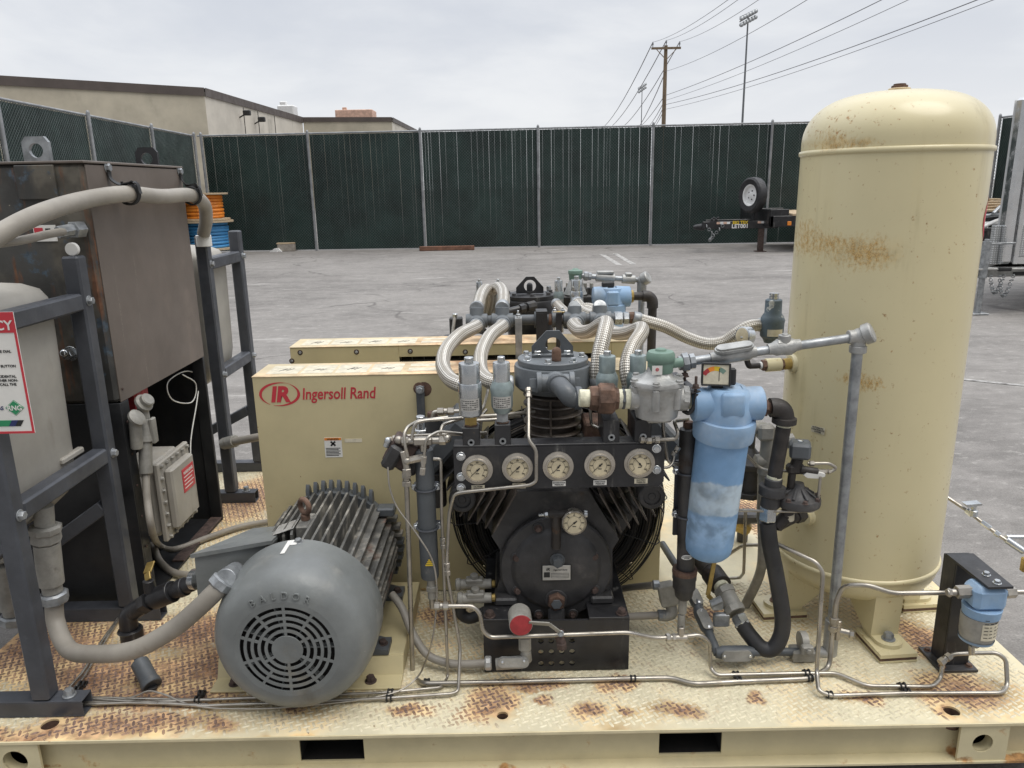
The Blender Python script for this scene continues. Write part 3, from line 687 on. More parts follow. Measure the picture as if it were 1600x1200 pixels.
m1 = MB(M['black']); m1.beam((wc.x+.1, TY+.1, zt), (wc.x+.1, TY+.1, wc.z), .07); m1.beam((wc.x+.1, TY+.1, wc.z), tuple(wc), .05); part('wheel_bracket', m1, root)
# small utility trailer carrying pipe, far right
UY = 14.2
a_ = P(1530, 357, UY); root = thing('utility_trailer', 'black utility trailer loaded with grey pipe, between the tan tank and the aluminium trailer', 'trailer', (a_.x+.6, UY, 0))
zr = P(1550, 358, UY).z; m1 = MB(M['black']); m1.bx(a_.x-.6, 12.2, UY-.05, UY, zr-.04, zr+.03, .01); m1.bx(a_.x-.6, 12.2, UY-.05, UY, zr-.62, zr-.44, .01); m1.bx(a_.x-.6, 12.2, UY+1.6, UY+1.65, zr-.04, zr+.03, .01)
for xx in (a_.x+.12, a_.x+.9, a_.x+2): m1.bx(xx, xx+.07, UY-.05, UY, .5, zr-.04, .005)
m1.bx(a_.x-.6, 12.2, UY, UY+1.6, zr-.62, zr-.58, .005); m1.beam((a_.x+.35, UY-.1, zr-.4), (a_.x+.9, UY-.1, zr-.05), .09)
part('frame', m1, root)
m1 = MB(M['yellow']); q_ = P(1566, 388, UY-.06); m1.text('BIG TEX', (q_.x, UY-.056, q_.z), (1, 0, 0), (0, 0, 1), .12, .004, bold=.03); part('lettering', m1, root)
m1 = MB(M['rubber'], M['whitep']); 
for xx in (10.9, 11.8): m1.use(M['rubber']).lathe([(.2, -.1), (.34, -.1), (.36, 0), (.34, .1), (.2, .1)], (xx, UY-.2, .36), (0, 1, 0), 28)
part('wheel', m1, root)
for k, (u, v_, w_) in enumerate(((1528, 350, 1600), (1532, 338, 1598), (1536, 354, 1590), (1552, 334, 1575))):
    p0 = P(u, v_, UY+.5); p1 = P(w_, v_-6 if k % 2 else v_-14, UY+.8)
    m1 = MB(M['galv'] if k % 2 else M['whitep']); m1.tube(spline([p0, (p0+p1)/2+V((0, 0, .05*(k-1))), p1], 6), .035, 10); 
    single('pipe_length', m1, ['long pale pipe lying lowest on the utility trailer', 'bowed grey pipe lying highest on the utility trailer', 'second pale pipe on the utility trailer near the tank', 'short grey bent pipe crossing the pipes on the utility trailer'][k], 'pipe', 'pipes lying on the utility trailer')
m1 = MB(M['wood'])
p0 = P(1571, 322, TY-.3)
for k in range(6): m1.torus((p0.x, TY, dz+.06+.03*k), (.15*(k % 2), .1, 1), .28-.015*k, .025, 24, 6)
single('rope_coil', m1, 'coil of tan rope lying on the flatbed trailer deck at the right', 'rope')
# aluminium enclosed trailer, right edge
def dplate():
    m, t, b = newmat('aluminium_tread_plate'); g = t.n('ShaderNodeNewGeometry').outputs['Position']; s = t.n('ShaderNodeSeparateXYZ'); t.l(g, s.inputs[0])
    u = t.math('ADD', s.outputs[0], s.outputs[1]); a = t.math('SINE', t.math('MULTIPLY', t.math('ADD', u, s.outputs[2]), 120)); c = t.math('SINE', t.math('MULTIPLY', t.math('SUBTRACT', u, s.outputs[2]), 120))
    h = t.math('MULTIPLY', a, c); f = t.ramp(h, .2, .6); col = t.mix(f, (.42, .43, .43), (.75, .76, .76)); t.l(col, b.inputs['Base Color']); b.inputs['Metallic'].default_value = .7; b.inputs['Roughness'].default_value = .32
    bp = t.n('ShaderNodeBump'); bp.inputs['Distance'].default_value = .004; t.l(f, bp.inputs['Height']); t.l(bp.outputs[0], b.inputs['Normal']); return m
M['tplate'] = dplate()
AY = 9.3
pc = P(1564, 413, AY); pt = P(1580, 355, AY); X0 = pc.x
root = thing('enclosed_trailer', 'polished aluminium enclosed trailer with tread-plate nose at the right edge', 'trailer', (X0+.3, AY, 0))
zb = pc.z; zm = pt.z
m1 = MB(M['whitep']); m1.prism([(X0+.15, AY+.02, zb+.02), (X0+5, AY+.02, zb+.02), (X0+5, AY+2.3, zb+.02), (X0+2.15, AY+2.3, zb+.02), (X0+.15, AY+.1, zb+.02)], (0, 0, 2.50-zb)); part('body', m1, root)
m1 = MB(M['polished']); m1.bx(X0, X0+.14, AY, AY+.16, zb, 2.52, .05); m1.bx(X0+.141, X0+.2, AY-.012, AY+.018, zb, 2.52, .01); m1.bx(X0+.14, X0+5, AY-.006, AY+.019, zb, zb+.09, .01); part('corner_trim', m1, root)
m1 = MB(M['tplate']); m1.bx(X0+.2, X0+5, AY-.008, AY+.016, zb+.09, zm+.02, .002); m1.bx(X0-.012, X0-.002, AY+.003, AY+.16, zb, zm+.02, .002); m1.bx(X0-.09, X0-.013, AY+.06, AY+.14, zb, zm+.02, .002); part('tread_plate', m1, root)
m1 = MB(M['whitep']); m1.prism([(X0-.003, AY+.165, zb), (X0+.13, AY+.165, zb), (X0+2.14, AY+2.3, zb), (X0+2.0, AY+2.3, zb)], (0, 0, 2.50-zb)); part('nose_panel', m1, root)
xl = P(1524, 425, AY).x; z1 = P(1560, 418, AY).z; z0 = P(1560, 433, AY).z
m1 = MB(M['alu']); m1.bx(xl-.25, X0+5, AY+.02, AY+.1, z0, z1, .01); m1.bx(xl-.1, X0+.4, AY-.1, AY+.01, z1-.02, z1, .004); m1.beam((xl-.2, AY+.15, z0+.06), (X0+1.3, AY+1.9, z0+.06), .08, .12); part('tongue_frame', m1, root)
x = P(1537, 440, AY-.1).x; zt2 = P(1541, 378, AY-.1).z
m1 = MB(M['galv']); m1.cyl((x, AY-.06, .02), (x, AY-.06, z0), .035, n=14); m1.cyl((x, AY-.06, z0), (x, AY-.06, zt2), .05, n=14); m1.box((x, AY-.06, .012), (.2, .16, .018), None, .004); m1.beam((x, AY-.06, zt2-.03), (x+.32, AY-.1, zt2-.02), .022); m1.cyl((x, AY-.06, zt2), (x, AY-.06, zt2+.03), .03, n=10); part('jack', m1, root)
for j, x0_ in enumerate((1545, 1553)):
    m1 = MB(M['galv'])
    a_ = P(x0_, 432, AY-.08)
    for k in range(16):
        u = k/15; m1.torus((a_.x+.02+.16*u+.05*j, AY-.08, a_.z-.2*math.sin(u*PI)*(1+.2*j)), ((k % 2), .6, 1-k % 2), .020, .0055, 10, 5)
    part('safety_chain', m1, root)
m1 = MB(M['ink']); q_ = P(1570, 424, AY-.1); m1.box((q_.x, AY-.09, z1-.01), (.16, .05, .05), None, .015); m1.box((q_.x+.28, AY+.012, z1-.08), (.2, .012, .04), None, .002); part('latch', m1, root)
m1 = MB(M['rubber']); m1.lathe([(.2, -.11), (.33, -.11), (.35, 0), (.33, .11), (.2, .11)], (X0+2.2, AY-.02, .35), (0, 1, 0), 28); part('wheel', m1, root)
# ---------------------------------------------------------------- skid
DX0, DX1, DY0, DY1 = -1.675, 1.52, 1.747, 3.80
root = thing('equipment_skid', 'cream steel equipment skid with rusty tread-plate deck carrying all the machinery', 'skid', (0, DY0, .1))
mb = MB(M['deck'], M['rustedge'], M['cavity'])
hz = [PZ(65, 1147, D), PZ(785, 1131, D), PZ(1487, 1111, D)]
ys = DY0+.13
xs = [DX0]
for h in hz:
    h.y = DY0+.07 if h.x < 1 else h.y; h.y = min(max(h.y, DY0+.05), DY0+.08); xs += [h.x-.045, h.x+.045]
xs.append(DX1)
def slab(x0, x1, y0, y1): mb.bx(x0, x1, y0, y1, D-.006, D, 0)
for i in range(0, len(xs), 2): slab(xs[i], xs[i+1], DY0+.004, ys)
for h, r in zip(hz, (.023, .016, .021)):
    a = h.x-.045; b = h.x+.045
    mb.ringplate([(a, DY0+.004, D-.006), (b, DY0+.004, D-.006), (b, ys, D-.006), (a, ys, D-.006)], (h.x, h.y, D-.006), r, (0, 0, .006), 24)
slab(DX0, DX1, ys, DY1)
mb.use(M['rustedge']).bx(DX0, DX1, DY0, DY0+.004, D-.0085, D-.0005, 0)
deck = part('deck_plate', mb, root)
for h, r in zip(hz, (.0235, .0165, .0215)): 
    mb = MB(M['rust']); mb.lathe([(r+.001, -.045), (r, -.0005)], (h.x, h.y, D), (0, 0, 1), 24, cap1=False); part('hole_liner', mb, root)
# raised treads
mb = MB(M['tread']); s = .0185; rnd = random.Random(3)
ca, sa = math.cos(math.radians(24)), math.sin(math.radians(24))
vs = []; fs = []
prof = [(-1, 0), (-.55, .8), (.55, .8), (1, 0), (.55, -.8), (-.55, -.8)]
hl, hw, hh = .0122, .0050, .0018
ni = 130
for i in range(-ni, ni):
    for j in range(-ni, ni):
        u, v_ = i*s*1.02, j*s
        x = u*ca-v_*sa-.1; y = u*sa+v_*ca+2.75
        if not (DX0+.02 < x < DX1-.02 and DY0+.022 < y < DY1-.02): continue
        if any((x-h.x)**2+(y-h.y)**2 < .034**2 for h in hz): continue
        if -.85 < x < 1.0 and 2.52 < y < 3.15: continue
        o = (i+j) % 2
        a_ = math.radians(24+ (0 if o else 90)); c1_, s1_ = math.cos(a_), math.sin(a_); L_ = hl*(1.08 if not o else 1)
        b0 = len(vs)
        for sc, z_ in ((1, 0), (.62, hh)):
            for p_, q_ in prof:
                pu, pv = p_*L_*(1 if sc == 1 else .8), q_*hw*sc
                vs.append(V((x+pu*c1_-pv*s1_, y+pu*s1_+pv*c1_, D+z_)))
        fs.append(tuple(b0+6+k for k in range(6)))
        for k in range(6): fs.append((b0+k, b0+(k+1) % 6, b0+6+(k+1) % 6, b0+6+k))
mb.add(vs, fs); tr = part('tread_pattern', mb, root, angle=80)
# front channel with fork pockets
zt = D-.0087; zb = .078; wy = 1.787
fk = [(P(469, 1175, wy).x, P(569, 1175, wy).x), (P(1030, 1155, wy).x, P(1128, 1155, wy).x)]
mb = MB(M['beamp'])
cur = DX0
for a, b in fk:
    mb.bx(cur, a, wy, wy+.006, zb, zt, 0); mb.bx(a, b, wy, wy+.006, zb, .088, 0)
    mb.bx(a, b, wy, wy+.006, .156, zt, 0); cur = b
mb.bx(cur, DX1, wy, wy+.006, zb, zt, 0)
mb.bx(DX0, DX1, DY0+.002, wy+.006, zb-.008, zb, .001)
part('channel_beam', mb, root)
for a, b in fk:
    mb = MB(M['cavity'], M['rustbolt']); z0, z1 = .088, .156
    mb.quad((a, wy+.006, z0), (b, wy+.006, z0), (b, wy+.8, z0), (a, wy+.8, z0)); mb.quad((a, wy+.006, z1), (a, wy+.8, z1), (b, wy+.8, z1), (b, wy+.006, z1))
    mb.quad((a, wy+.006, z0), (a, wy+.8, z0), (a, wy+.8, z1), (a, wy+.006, z1)); mb.quad((b, wy+.006, z0), (b, wy+.006, z1), (b, wy+.8, z1), (b, wy+.8, z0)); mb.quad((a, wy+.8, z0), (b, wy+.8, z0), (b, wy+.8, z1), (a, wy+.8, z1))
    part('fork_pocket', mb, root)
for pl, pr, cc, r in ((1498, 1574, 1535, .028), (-70, 58, 18, .034)):
    a = P(pl, 1155, DY0+.01).x; b = P(pr, 1155, DY0+.01).x; c = P(cc, 1155, DY0+.01).x
    mb = MB(M['beamp'], M['cavity']); y0 = DY0+.006
    mb.ringplate([(a, y0, zb), (b, y0, zb), (b, y0, zt), (a, y0, zt)], (c, y0, (zb+zt)/2-.002), r, (0, .008, 0), 32)
    mb.lathe([(r, 0), (r, .03)], (c, y0+.004, (zb+zt)/2-.002), (0, 1, 0), 32, cap0=False)
    part('lashing_plate', mb, root)
mb = MB(M['beige'])
mb.bx(DX1-.006, DX1, wy+.0065, DY1-.0065, .075, zt, 0); mb.bx(DX0, DX0+.006, wy+.0065, DY1-.0065, .075, zt, 0); mb.bx(DX0, DX1, DY1-.006, DY1, .075, zt, 0)
for x in (-1.2, -.78, .1, .75): mb.bx(x, x+.05, wy+.05, DY1-.01, .10, zt-.001, 0)
part('side_beam', mb, root)
mb = MB(M['black']); 
for x in (-1.5, -.4, .45, 1.3): mb.bx(x, x+.1, DY0+.12, DY1-.1, .001, .0695, .004)
part('sleeper', mb, root)
# ---------------------------------------------------------------- brown cabinet
cx = -1.305; cy0 = 2.44; cy1 = 3.17; cw = -2.15
zt = P(155, 254, cy0).z; zl = P(192, 630, cy0).z
root = thing('cooler_cabinet', 'tall brown steel cabinet with an open lower bay, standing on the skid at the left', 'cabinet', (-1.7, cy0, D))
# prominent front face and brown side skin
mb = MB(M['cabfront'], M['brown'])
mb.bx(cw, cx-.004, cy0, cy1, zl, zt, .012); part('upper_shell', mb, root)
mb = MB(M['brown']); mb.bx(cx-.004, cx, cy0+.012, cy1-.003, zl, zt-.004, .001); part('side_skin', mb, root)
mb = MB(M['brown']); mb.bx(cw, cx+.004, cy0-.006, cy1+.004, zt, zt+.008, .003); part('roof', mb, root)
mb = MB(M['cabdark'], M['rustbolt'])
mb.bx(cw, cx, cy0+.002, cy0+.010, D+.004, zl-.002, .001)                 # front lower panel
mb.bx(cx-.004, cx, cy0+.0105, cy0+.06, D+.004, zl-.002, .001)            # its return flange
for k in range(7): mb.use(M['rustbolt']).cyl((cx, cy0+.03, D+.1+k*.115), (cx+.004, cy0+.03, D+.1+k*.115), .005, n=8)
part('lower_front_panel', mb, root)
mb = MB(M['cabdark'], M['cavity']); mb.bx(cx-.05, cx, cy1-.022, cy1-.004, D+.004, zl-.002, .002); mb.bx(cw, cx-.051, cy1-.012, cy1-.004, D+.004, zl-.002, 0); part('back_panel', mb, root)
mb = MB(M['cabdark'], M['rustbolt']); mb.bx(cw+.3, cx-.004, cy0+.0105, cy1-.023, D+.003, D+.012, 0); mb.use(M['rustbolt']).bx(cx-.05, cx-.001, cy0+.3, cy1-.023, D+.013, D+.02, .001); part('floor_pan', mb, root)
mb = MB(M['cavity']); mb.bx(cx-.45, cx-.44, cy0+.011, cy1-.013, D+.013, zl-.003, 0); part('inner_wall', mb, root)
for (pa, yy, m_) in (((56, 235), cy0+.03, M['galv']), ((229, 248), cy1-.1, M['black'])):
    c = P(*pa, yy); r = mp(11 if yy < 2.6 else 9, *pa, yy); h = r*2.0
    mb = MB(m_); pts = [(c.x-r*1.9, yy, zt-.03), (c.x+r*1.9, yy, zt-.03), (c.x+r*1.9, yy, c.z+r*1.1), (c.x+r*1.3, yy, c.z+r*1.9), (c.x-r*1.3, yy, c.z+r*1.9), (c.x-r*1.9, yy, c.z+r*1.1)]
    mb.ringplate(pts, (c.x, yy, c.z), r, (0, .014, 0), 28); part('lifting_lug', mb, root)
c = P(56, 275, cy0-.004)
mb = MB(M['cabfront'], M['galv']); mb.bx(c.x-.06, c.x+.06, cy0-.012, cy0-.001, c.z-.07, zt-.004, .002); part('lug_doubler', mb, root)
mb = MB(M['white'], M['red'], M['ink']); c = P(70, 370, cy0); mb.bx(c.x-.03, c.x+.04, cy0-.004, cy0-.001, c.z-.014, c.z+.036, 0); mb.use(M['red']).bx(c.x-.027, c.x+.0, cy0-.0055, cy0-.0041, c.z+.006, c.z+.028, 0); mb.use(M['ink']).bx(c.x+.008, c.x+.024, cy0-.0055, cy0-.0041, c.z+.008, c.z+.026, 0); part('warning_label', mb, root)
# far red device and black knobs inside bay
mb = MB(M['redp']); c = PX(210, 640, cx-.1); mb.box((cx-.09, c.y, zl-.06), (.06, .10, .12), None, .01); part('red_switch', mb, root)
# conduit clamps on the cabinet side
def strap(lab, a, b_, yy=None):
    m_ = MB(M['ink'], M['galv']); a = V(a); b_ = V(b_)
    m_.use(M['galv']).hexb(a, (1, 0, 0), .013, .012); m_.use(M['ink'])
    mid = (a+b_)/2
    pth = spline([a+V((.006, 0, -.004)), a+V((.008, .0, -.035)), mid+V((.01, 0, -.012)), b_+V((.03, -.0, .036)), b_+V((.042, 0, 0))], 6)
    for u, v_ in zip(pth, pth[1:]): m_.beam(u, v_, .02, .003, up=V((1, 0, 0)), bev=0)
    m_.torus(b_, (.0, 1, .05), .0335, .004, 24, 6); m_.torus(b_+V((0, .012, 0)), (0, 1, .05), .0335, .004, 24, 6)
    single('hose_clamp', m_, lab, 'clamp', 'loop clamps holding the grey conduit on the cabinet')
# top conduit
HX = cx+.055
hp = [P(-90, 430, 1.92), P(-10, 372, 2.02), P(60, 335, 2.15), PX(130, 313, HX-.03), PX(195, 303, HX), PX(250, 307, HX), PX(296, 305, HX), PX(318, 318, HX-.004), PX(322, 342, HX-.02), PX(318, 366, HX-.05)]
mb = MB(M['conduit']); mb.tube(spline(hp, 8), .0265, 20); single('flexible_conduit', mb, 'thick grey flexible conduit clamped along the top of the brown cabinet', 'conduit')
k1 = PX(200, 303, HX); k2 = PX(299, 306, HX)
strap('black loop clamp nearer the front corner of the brown cabinet', PX(167, 262, cx+.001), k1)
strap('black loop clamp nearer the back corner of the brown cabinet', PX(280, 268, cx+.001), k2)
mb = MB(M['conduit'], M['galv']); e = P(128, 358, cy0); 
mb.tube(spline([P(-40, 385, 2.0), P(30, 376, 2.12), P(75, 366, 2.28), e+V((-.02, -.05, -.003))], 8), .012, 14)
mb.use(M['galv']).cyl(e+V((-.03, -.08, -.005)), e+V((-.01, -.03, 0)), .019, n=8); mb.cyl(e+V((-.01, -.035, 0)), e+V((0, -.0, 0)), .027, n=6)
single('flexible_conduit', mb, 'thin grey conduit with a hex fitting entering the front of the brown cabinet', 'conduit')
mb = MB(M['zinc']); e = P(112, 552, cy0); mb.hexb(e+V((0, -.001, 0)), (0, -1, 0), .018, .03); mb.ball(e+V((0, -.04, .01)), .014, 12)
single('hex_plug', mb, 'small bright hex plug on the dark front of the brown cabinet', 'plug')
# explosion-proof junction box in the open bay
LX = cx+.045
c1, c2, c3, c4 = PX(244, 728, LX), PX(292, 698, LX), PX(303, 800, LX), PX(266, 850, LX)
y0 = (c1.y+c4.y)/2; y1 = (c2.y+c3.y)/2+.02; z1 = (c1.z+c2.z)/2+.01; z0 = max(D+.02, (c3.z+c4.z)/2)
root = thing('explosion_proof_box', 'grey bolted explosion-proof box with red warning label, in the bay of the brown cabinet', 'junction box', (LX-.1, (y0+y1)/2, z0))
mb = MB(M['greybox']); mb.bx(LX-.17, LX-.022, y0+.012, y1-.012, z0+.01, z1-.01, .02); mb.cyl((LX-.1, y0+.012, z1-.08), (LX-.1, y0-.05, z1-.06), .04, n=18); part('body', mb, root)
mb = MB(M['greybox']); mb.bx(LX-.02, LX, y0, y1, z0, z1, .008); mb.bx(LX, LX+.03, y0+.035, y1-.035, z0+.035, z1-.035, .014)
mb.bx(LX, LX+.02, y0+.06, y0+.09, z0+.02, z0+.06, .004); lid = part('lid', mb, root)
mb = MB(M['seal'])
ny, nz = 6, 7
for k in range(ny):
    for zz in (z0+.014, z1-.014): mb.hexb((LX, y0+.02+(y1-y0-.04)*k/(ny-1), zz), (1, 0, 0), .007, .01)
for k in range(1, nz-1):
    for yy in (y0+.014, y1-.014): mb.hexb((LX, yy, z0+.014+(z1-z0-.028)*k/(nz-1)), (1, 0, 0), .007, .01)
part('lid_bolts', mb, lid)
mb = MB(M['red'], M['white']); yc = (y0+y1)/2+.03; zc = z1-.11
mb.bx(LX+.0302, LX+.032, yc-.05, yc+.05, zc-.045, zc+.045, 0); mb.use(M['white'])
mb.text('WARNING', (LX+.0325, yc, zc+.022), (0, 1, 0), (0, 0, 1), .017, .0006, bold=.02)
for k in range(4): mb.bx(LX+.032, LX+.0325, yc-.04, yc+.04-.01*(k % 2), zc+.01-k*.014, zc+.0135-k*.014, 0)
part('warning_plate', mb, lid)
# conduit body with round glands above it
mb = MB(M['seal']); 
q = [PX(228, 740, cx+.03), PX(227, 690, cx+.03), PX(226, 655, cx+.03), PX(222, 632, cx+.03)]
mb.cyl(q[0], q[1], .022, n=16); mb.cyl(q[1], q[2], .03, .026, n=16); mb.cyl(q[2], q[3], .018, n=16); mb.lathe([(.02, 0), (.032, .004), (.032, .014), (.024, .02), (.024, .034), (.02, .038)], q[3], (.8, -.2, .6), 20)
mb.box((q[1]+q[2])/2+V((.03, .0, 0)), (.014, .03, .09), None, .006); mb.lathe([(.02, 0), (.03, .004), (.03, .014), (.02, .02)], PX(211, 655, cx+.03), (.8, -.2, .6), 20); mb.cyl(PX(211, 655, cx+.03), PX(214, 700, cx+.02), .02, n=16)
single('conduit_fitting', mb, 'grey conduit fitting with round glands above the bolted grey box', 'conduit fitting')
mb = MB(M['conduit']); mb.tube(spline([q[0], PX(230, 780, cx+.04), PX(238, 830, cx+.05), P(250, 853, D+.03), P(275, 858, D+.02), P(330, 838, D+.018), P(380, 822, D+.018), P(440, 812, D+.018)], 8), .0125, 14)
single('flexible_conduit', mb, 'grey conduit running from the bay of the brown cabinet along the deck behind the motor', 'conduit')
mb = MB(M['conduit']); mb.tube(spline([P(238, 850, D+.06), P(252, 880, D+.02), P(280, 897, D+.02), P(330, 893, D+.03), P(400, 850, D+.05)], 8), .014, 14)
single('flexible_conduit', mb, 'grey conduit curving behind the terminal box of the motor', 'conduit')
mb = MB(M['white']); mb.tube(spline([PX(300, 745, cx-.02), PX(298, 690, cx-.03), PX(308, 625, cx-.03), PX(310, 590, cx-.05), PX(290, 580, cx-.05), PX(262, 598, cx-.05), PX(270, 625, cx-.05), PX(300, 628, cx-.04), PX(306, 600, cx-.03), PX(285, 585, cx-.03)], 8), .0025, 6)
single('loose_wire', mb, 'thin pale wire looped in the dark bay of the brown cabinet', 'wire')
# ---------------------------------------------------------------- vessel frames
FX = -1.335; TW = .052
def stand(lab, ya, yb, pza, pzb, rails, full):
    root = thing('vessel_stand', lab, 'frame', (FX, (ya+yb)/2, D))
    for i, (yy, zz) in enumerate(((ya, pza), (yb, pzb))):
        mb = MB(M['steelblue'], M['cavity']); mb.bx(FX-TW/2, FX+TW/2, yy-TW/2, yy+TW/2, D+.052, zz, .006)
        part('post', mb, root)
        mb = MB(M['steelblue'], M['cavity'], M['galv']); z0 = D+.002; z1 = D+.052; x0 = FX-.95; x1 = FX+.115
        w = .004
        mb.bx(x0, x1, yy-TW/2, yy+TW/2, z0, z0+w, .001); mb.bx(x0, x1, yy-TW/2, yy+TW/2, z1-w, z1-.0006, .001)
        mb.bx(x0, x1, yy-TW/2, yy-TW/2+w, z0+w, z1-w, .001); mb.bx(x0, x1, yy+TW/2-w, yy+TW/2, z0+w, z1-w, .001)
        ft = part('foot_rail', mb, root)
        mb = MB(M['galv']); mb.hexb((FX+.068, yy, z1), (0, 0, 1), .0135, .02); part('foot_bolt', mb, ft)
        if full[i]:
            mb = MB(M['steelblue']); mb.beam((FX-TW/2, yy, full[i]), (FX-.55, yy, z1+.01), TW*.9, TW*.9, up=V((0, 1, 0))); part('brace', mb, root)
    for za, zb_ in rails:
        mb = MB(M['steelblue']); mb.bx(FX-TW/2+.001, FX+TW/2-.001, ya+TW/2, yb-TW/2, za-TW/2, za+TW/2, .006) if zb_ is None else mb.beam((FX, ya+TW/2, za), (FX, yb-TW/2, zb_), TW-.002, TW, bev=.006)
        rl = part('rail', mb, root)
        mb = MB(M['galv']); 
    
        for yy in (ya, yb): mb = MB(M['galv']); mb.hexb((FX+TW/2, yy, za), (1, 0, 0), .012, .014); part('rail_bolt', mb, rl)
    return root
ya, yb = 1.87, 2.36
zu = P(135, 470, yb).z; zd = P(160, 708, yb).z; ztop = P(105, 400, yb).z
st1 = stand('charcoal square-tube stand in front at the left edge holding the near grey vessel', ya, yb, ztop, ztop, [(zu, None), (zd, None)], (P(22, 845, ya).z, P(150, 790, yb).z))
mb = MB(M['white']); mb.cyl((FX, yb-.004, ztop+.02), (FX, yb+.01, ztop+.02), .02, n=24); part('cap_disc', mb, st1)
yc, yd = 3.37, 3.78
zu2 = P(368, 400, yd).z; zd2 = P(392, 555, yd).z; zt2 = P(372, 360, yd).z
stand('charcoal square-tube stand behind the brown cabinet holding the far grey vessel', yc, yd, P(316, 368, yc).z, zt2, [(zu2, None), (zd2, None)], (0, P(385, 640, yd).z))
def vessel(lab, x0, x1, y0, y1, z0, z1, inlet):
    root = thing('grey_vessel', lab, 'vessel', ((x0+x1)/2, (y0+y1)/2, z0), 'rounded grey vessels held in square-tube stands')
    mb = MB(M['greybox']); xc, yc_ = (x0+x1)/2, (y0+y1)/2; hx, hy = (x1-x0)/2, (y1-y0)/2
    prof = [(.50, 0), (.74, .012), (.88, .05), (.94, .10), (.97, .15)]
    H = z1-z0; lev = [(f, z) for f, z in prof]+[(1., H-.12), (.985, H-.055), (.93, H-.028), (.80, H-.010), (.55, H)]
    n = 40; vs = []; fs = []
    for f, z in lev:
        for k in range(n):
            a = 2*PI*k/n; ca_, sa_ = math.cos(a), math.sin(a); e = .22
            vs.append(V((xc+hx*f*math.copysign(abs(ca_)**e, ca_), yc_+hy*f*math.copysign(abs(sa_)**e, sa_), z0+z)))
    m_ = len(lev)
    for i in range(m_-1):
        for k in range(n): fs.append((i*n+k, i*n+(k+1) % n, (i+1)*n+(k+1) % n, (i+1)*n+k))
    fs.append(tuple(reversed(range(n)))); fs.append(tuple((m_-1)*n+k for k in range(n)))
    mb.add(vs, fs); part('shell', mb, root, angle=60)
    return root
zv0 = P(90, 800, 2.2).z; zv1 = P(60, 437, 2.25).z
vs1 = vessel('near rounded grey vessel behind the emergency sign at the left edge', -1.95, FX-.03, 1.93, 2.30, zv0, zv1, 0)
mb = MB(M['greybox']); mb.bx(FX-.05, FX-.028, 2.18, 2.30, zd+.026, zd+.045, .004); part('lug', mb, vs1)
vessel('far rounded grey vessel between the charcoal posts behind the brown cabinet', -1.95, FX-.03, 3.42, 3.74, P(370, 595, 3.6).z, P(350, 385, 3.5).z, 0)
mb = MB(M['white']); e = PX(318, 372, HX-.06); mb.cyl(e+V((0, 0, -.035)), e+V((0, 0, .012)), .032, n=20); single('conduit_nut', mb, 'pale round nut under the bend of the thick conduit at the far post', 'fitting')
mb = MB(M['steelblue'], M['seal']); a = PX(345, 686, FX-.05); mb.use(M['conduit']).tube([P(366, 690, 3.3), P(420, 680, 3.15)], .018, 14); mb.use(M['seal']).cyl(P(350, 693, 3.35), P(368, 689, 3.3), .028, n=14)
single('flexible_conduit', mb, 'short grey conduit passing from the far stand to the belt guard', 'conduit')
# bottom outlet fittings of the near vessel
def outlet(lab, pts, Y, rr, nut):
    root = thing('conduit_seal', lab, 'conduit fitting', tuple(P(*pts[0], Y)), 'sealing fittings under the near vessel')
    mb = MB(M['seal']); q = [P(*p, Y) for p in pts]
    mb.cyl(q[0], q[1], rr*.75, n=20); mb.lathe([(rr*1.0, 0), (rr*1.25, .006), (rr*1.25, .022), (rr*1.12, .026), (rr*1.18, .05), (rr, .056)], q[1], q[2]-q[1], 8); mb.cyl(q[1]+(q[2]-q[1])*.3, q[2], rr, n=24); mb.cyl(q[2], q[3], rr*.78, n=20)
    part('body', mb, root)
    mb = MB(M['galv']); mb.lathe([(rr*.95, 0), (rr*1.12, .006), (rr*1.12, .03), (rr*.9, .036)], q[3], q[4]-q[3], 8); part('gland_nut', mb, root)
outlet('sealing fitting in front under the near grey vessel, feeding the thick motor conduit', [(68, 790), (70, 820), (80, 912), (83, 925), (87, 945)], 2.08, .036, 1)
outlet('sealing fitting at the very left edge under the near grey vessel', [(0, 800), (2, 850), (18, 950), (20, 960), (22, 985)], 2.3, .036, 1)
# thick conduit to motor
Yh = 2.08
mb = MB(M['conduit']); mb.tube(spline([P(84, 938, 2.08), P(88, 975, 2.06), P(108, 1015, 2.0), P(150, 1022, 1.94), P(210, 1015, 1.90), P(270, 983, 1.88), P(310, 950, 1.87), P(336, 925, 1.86), P(348, 912, 1.87)], 8), .0255, 20)
single('flexible_conduit', mb, 'thick grey flexible conduit sagging over the deck to the motor terminal box', 'conduit')
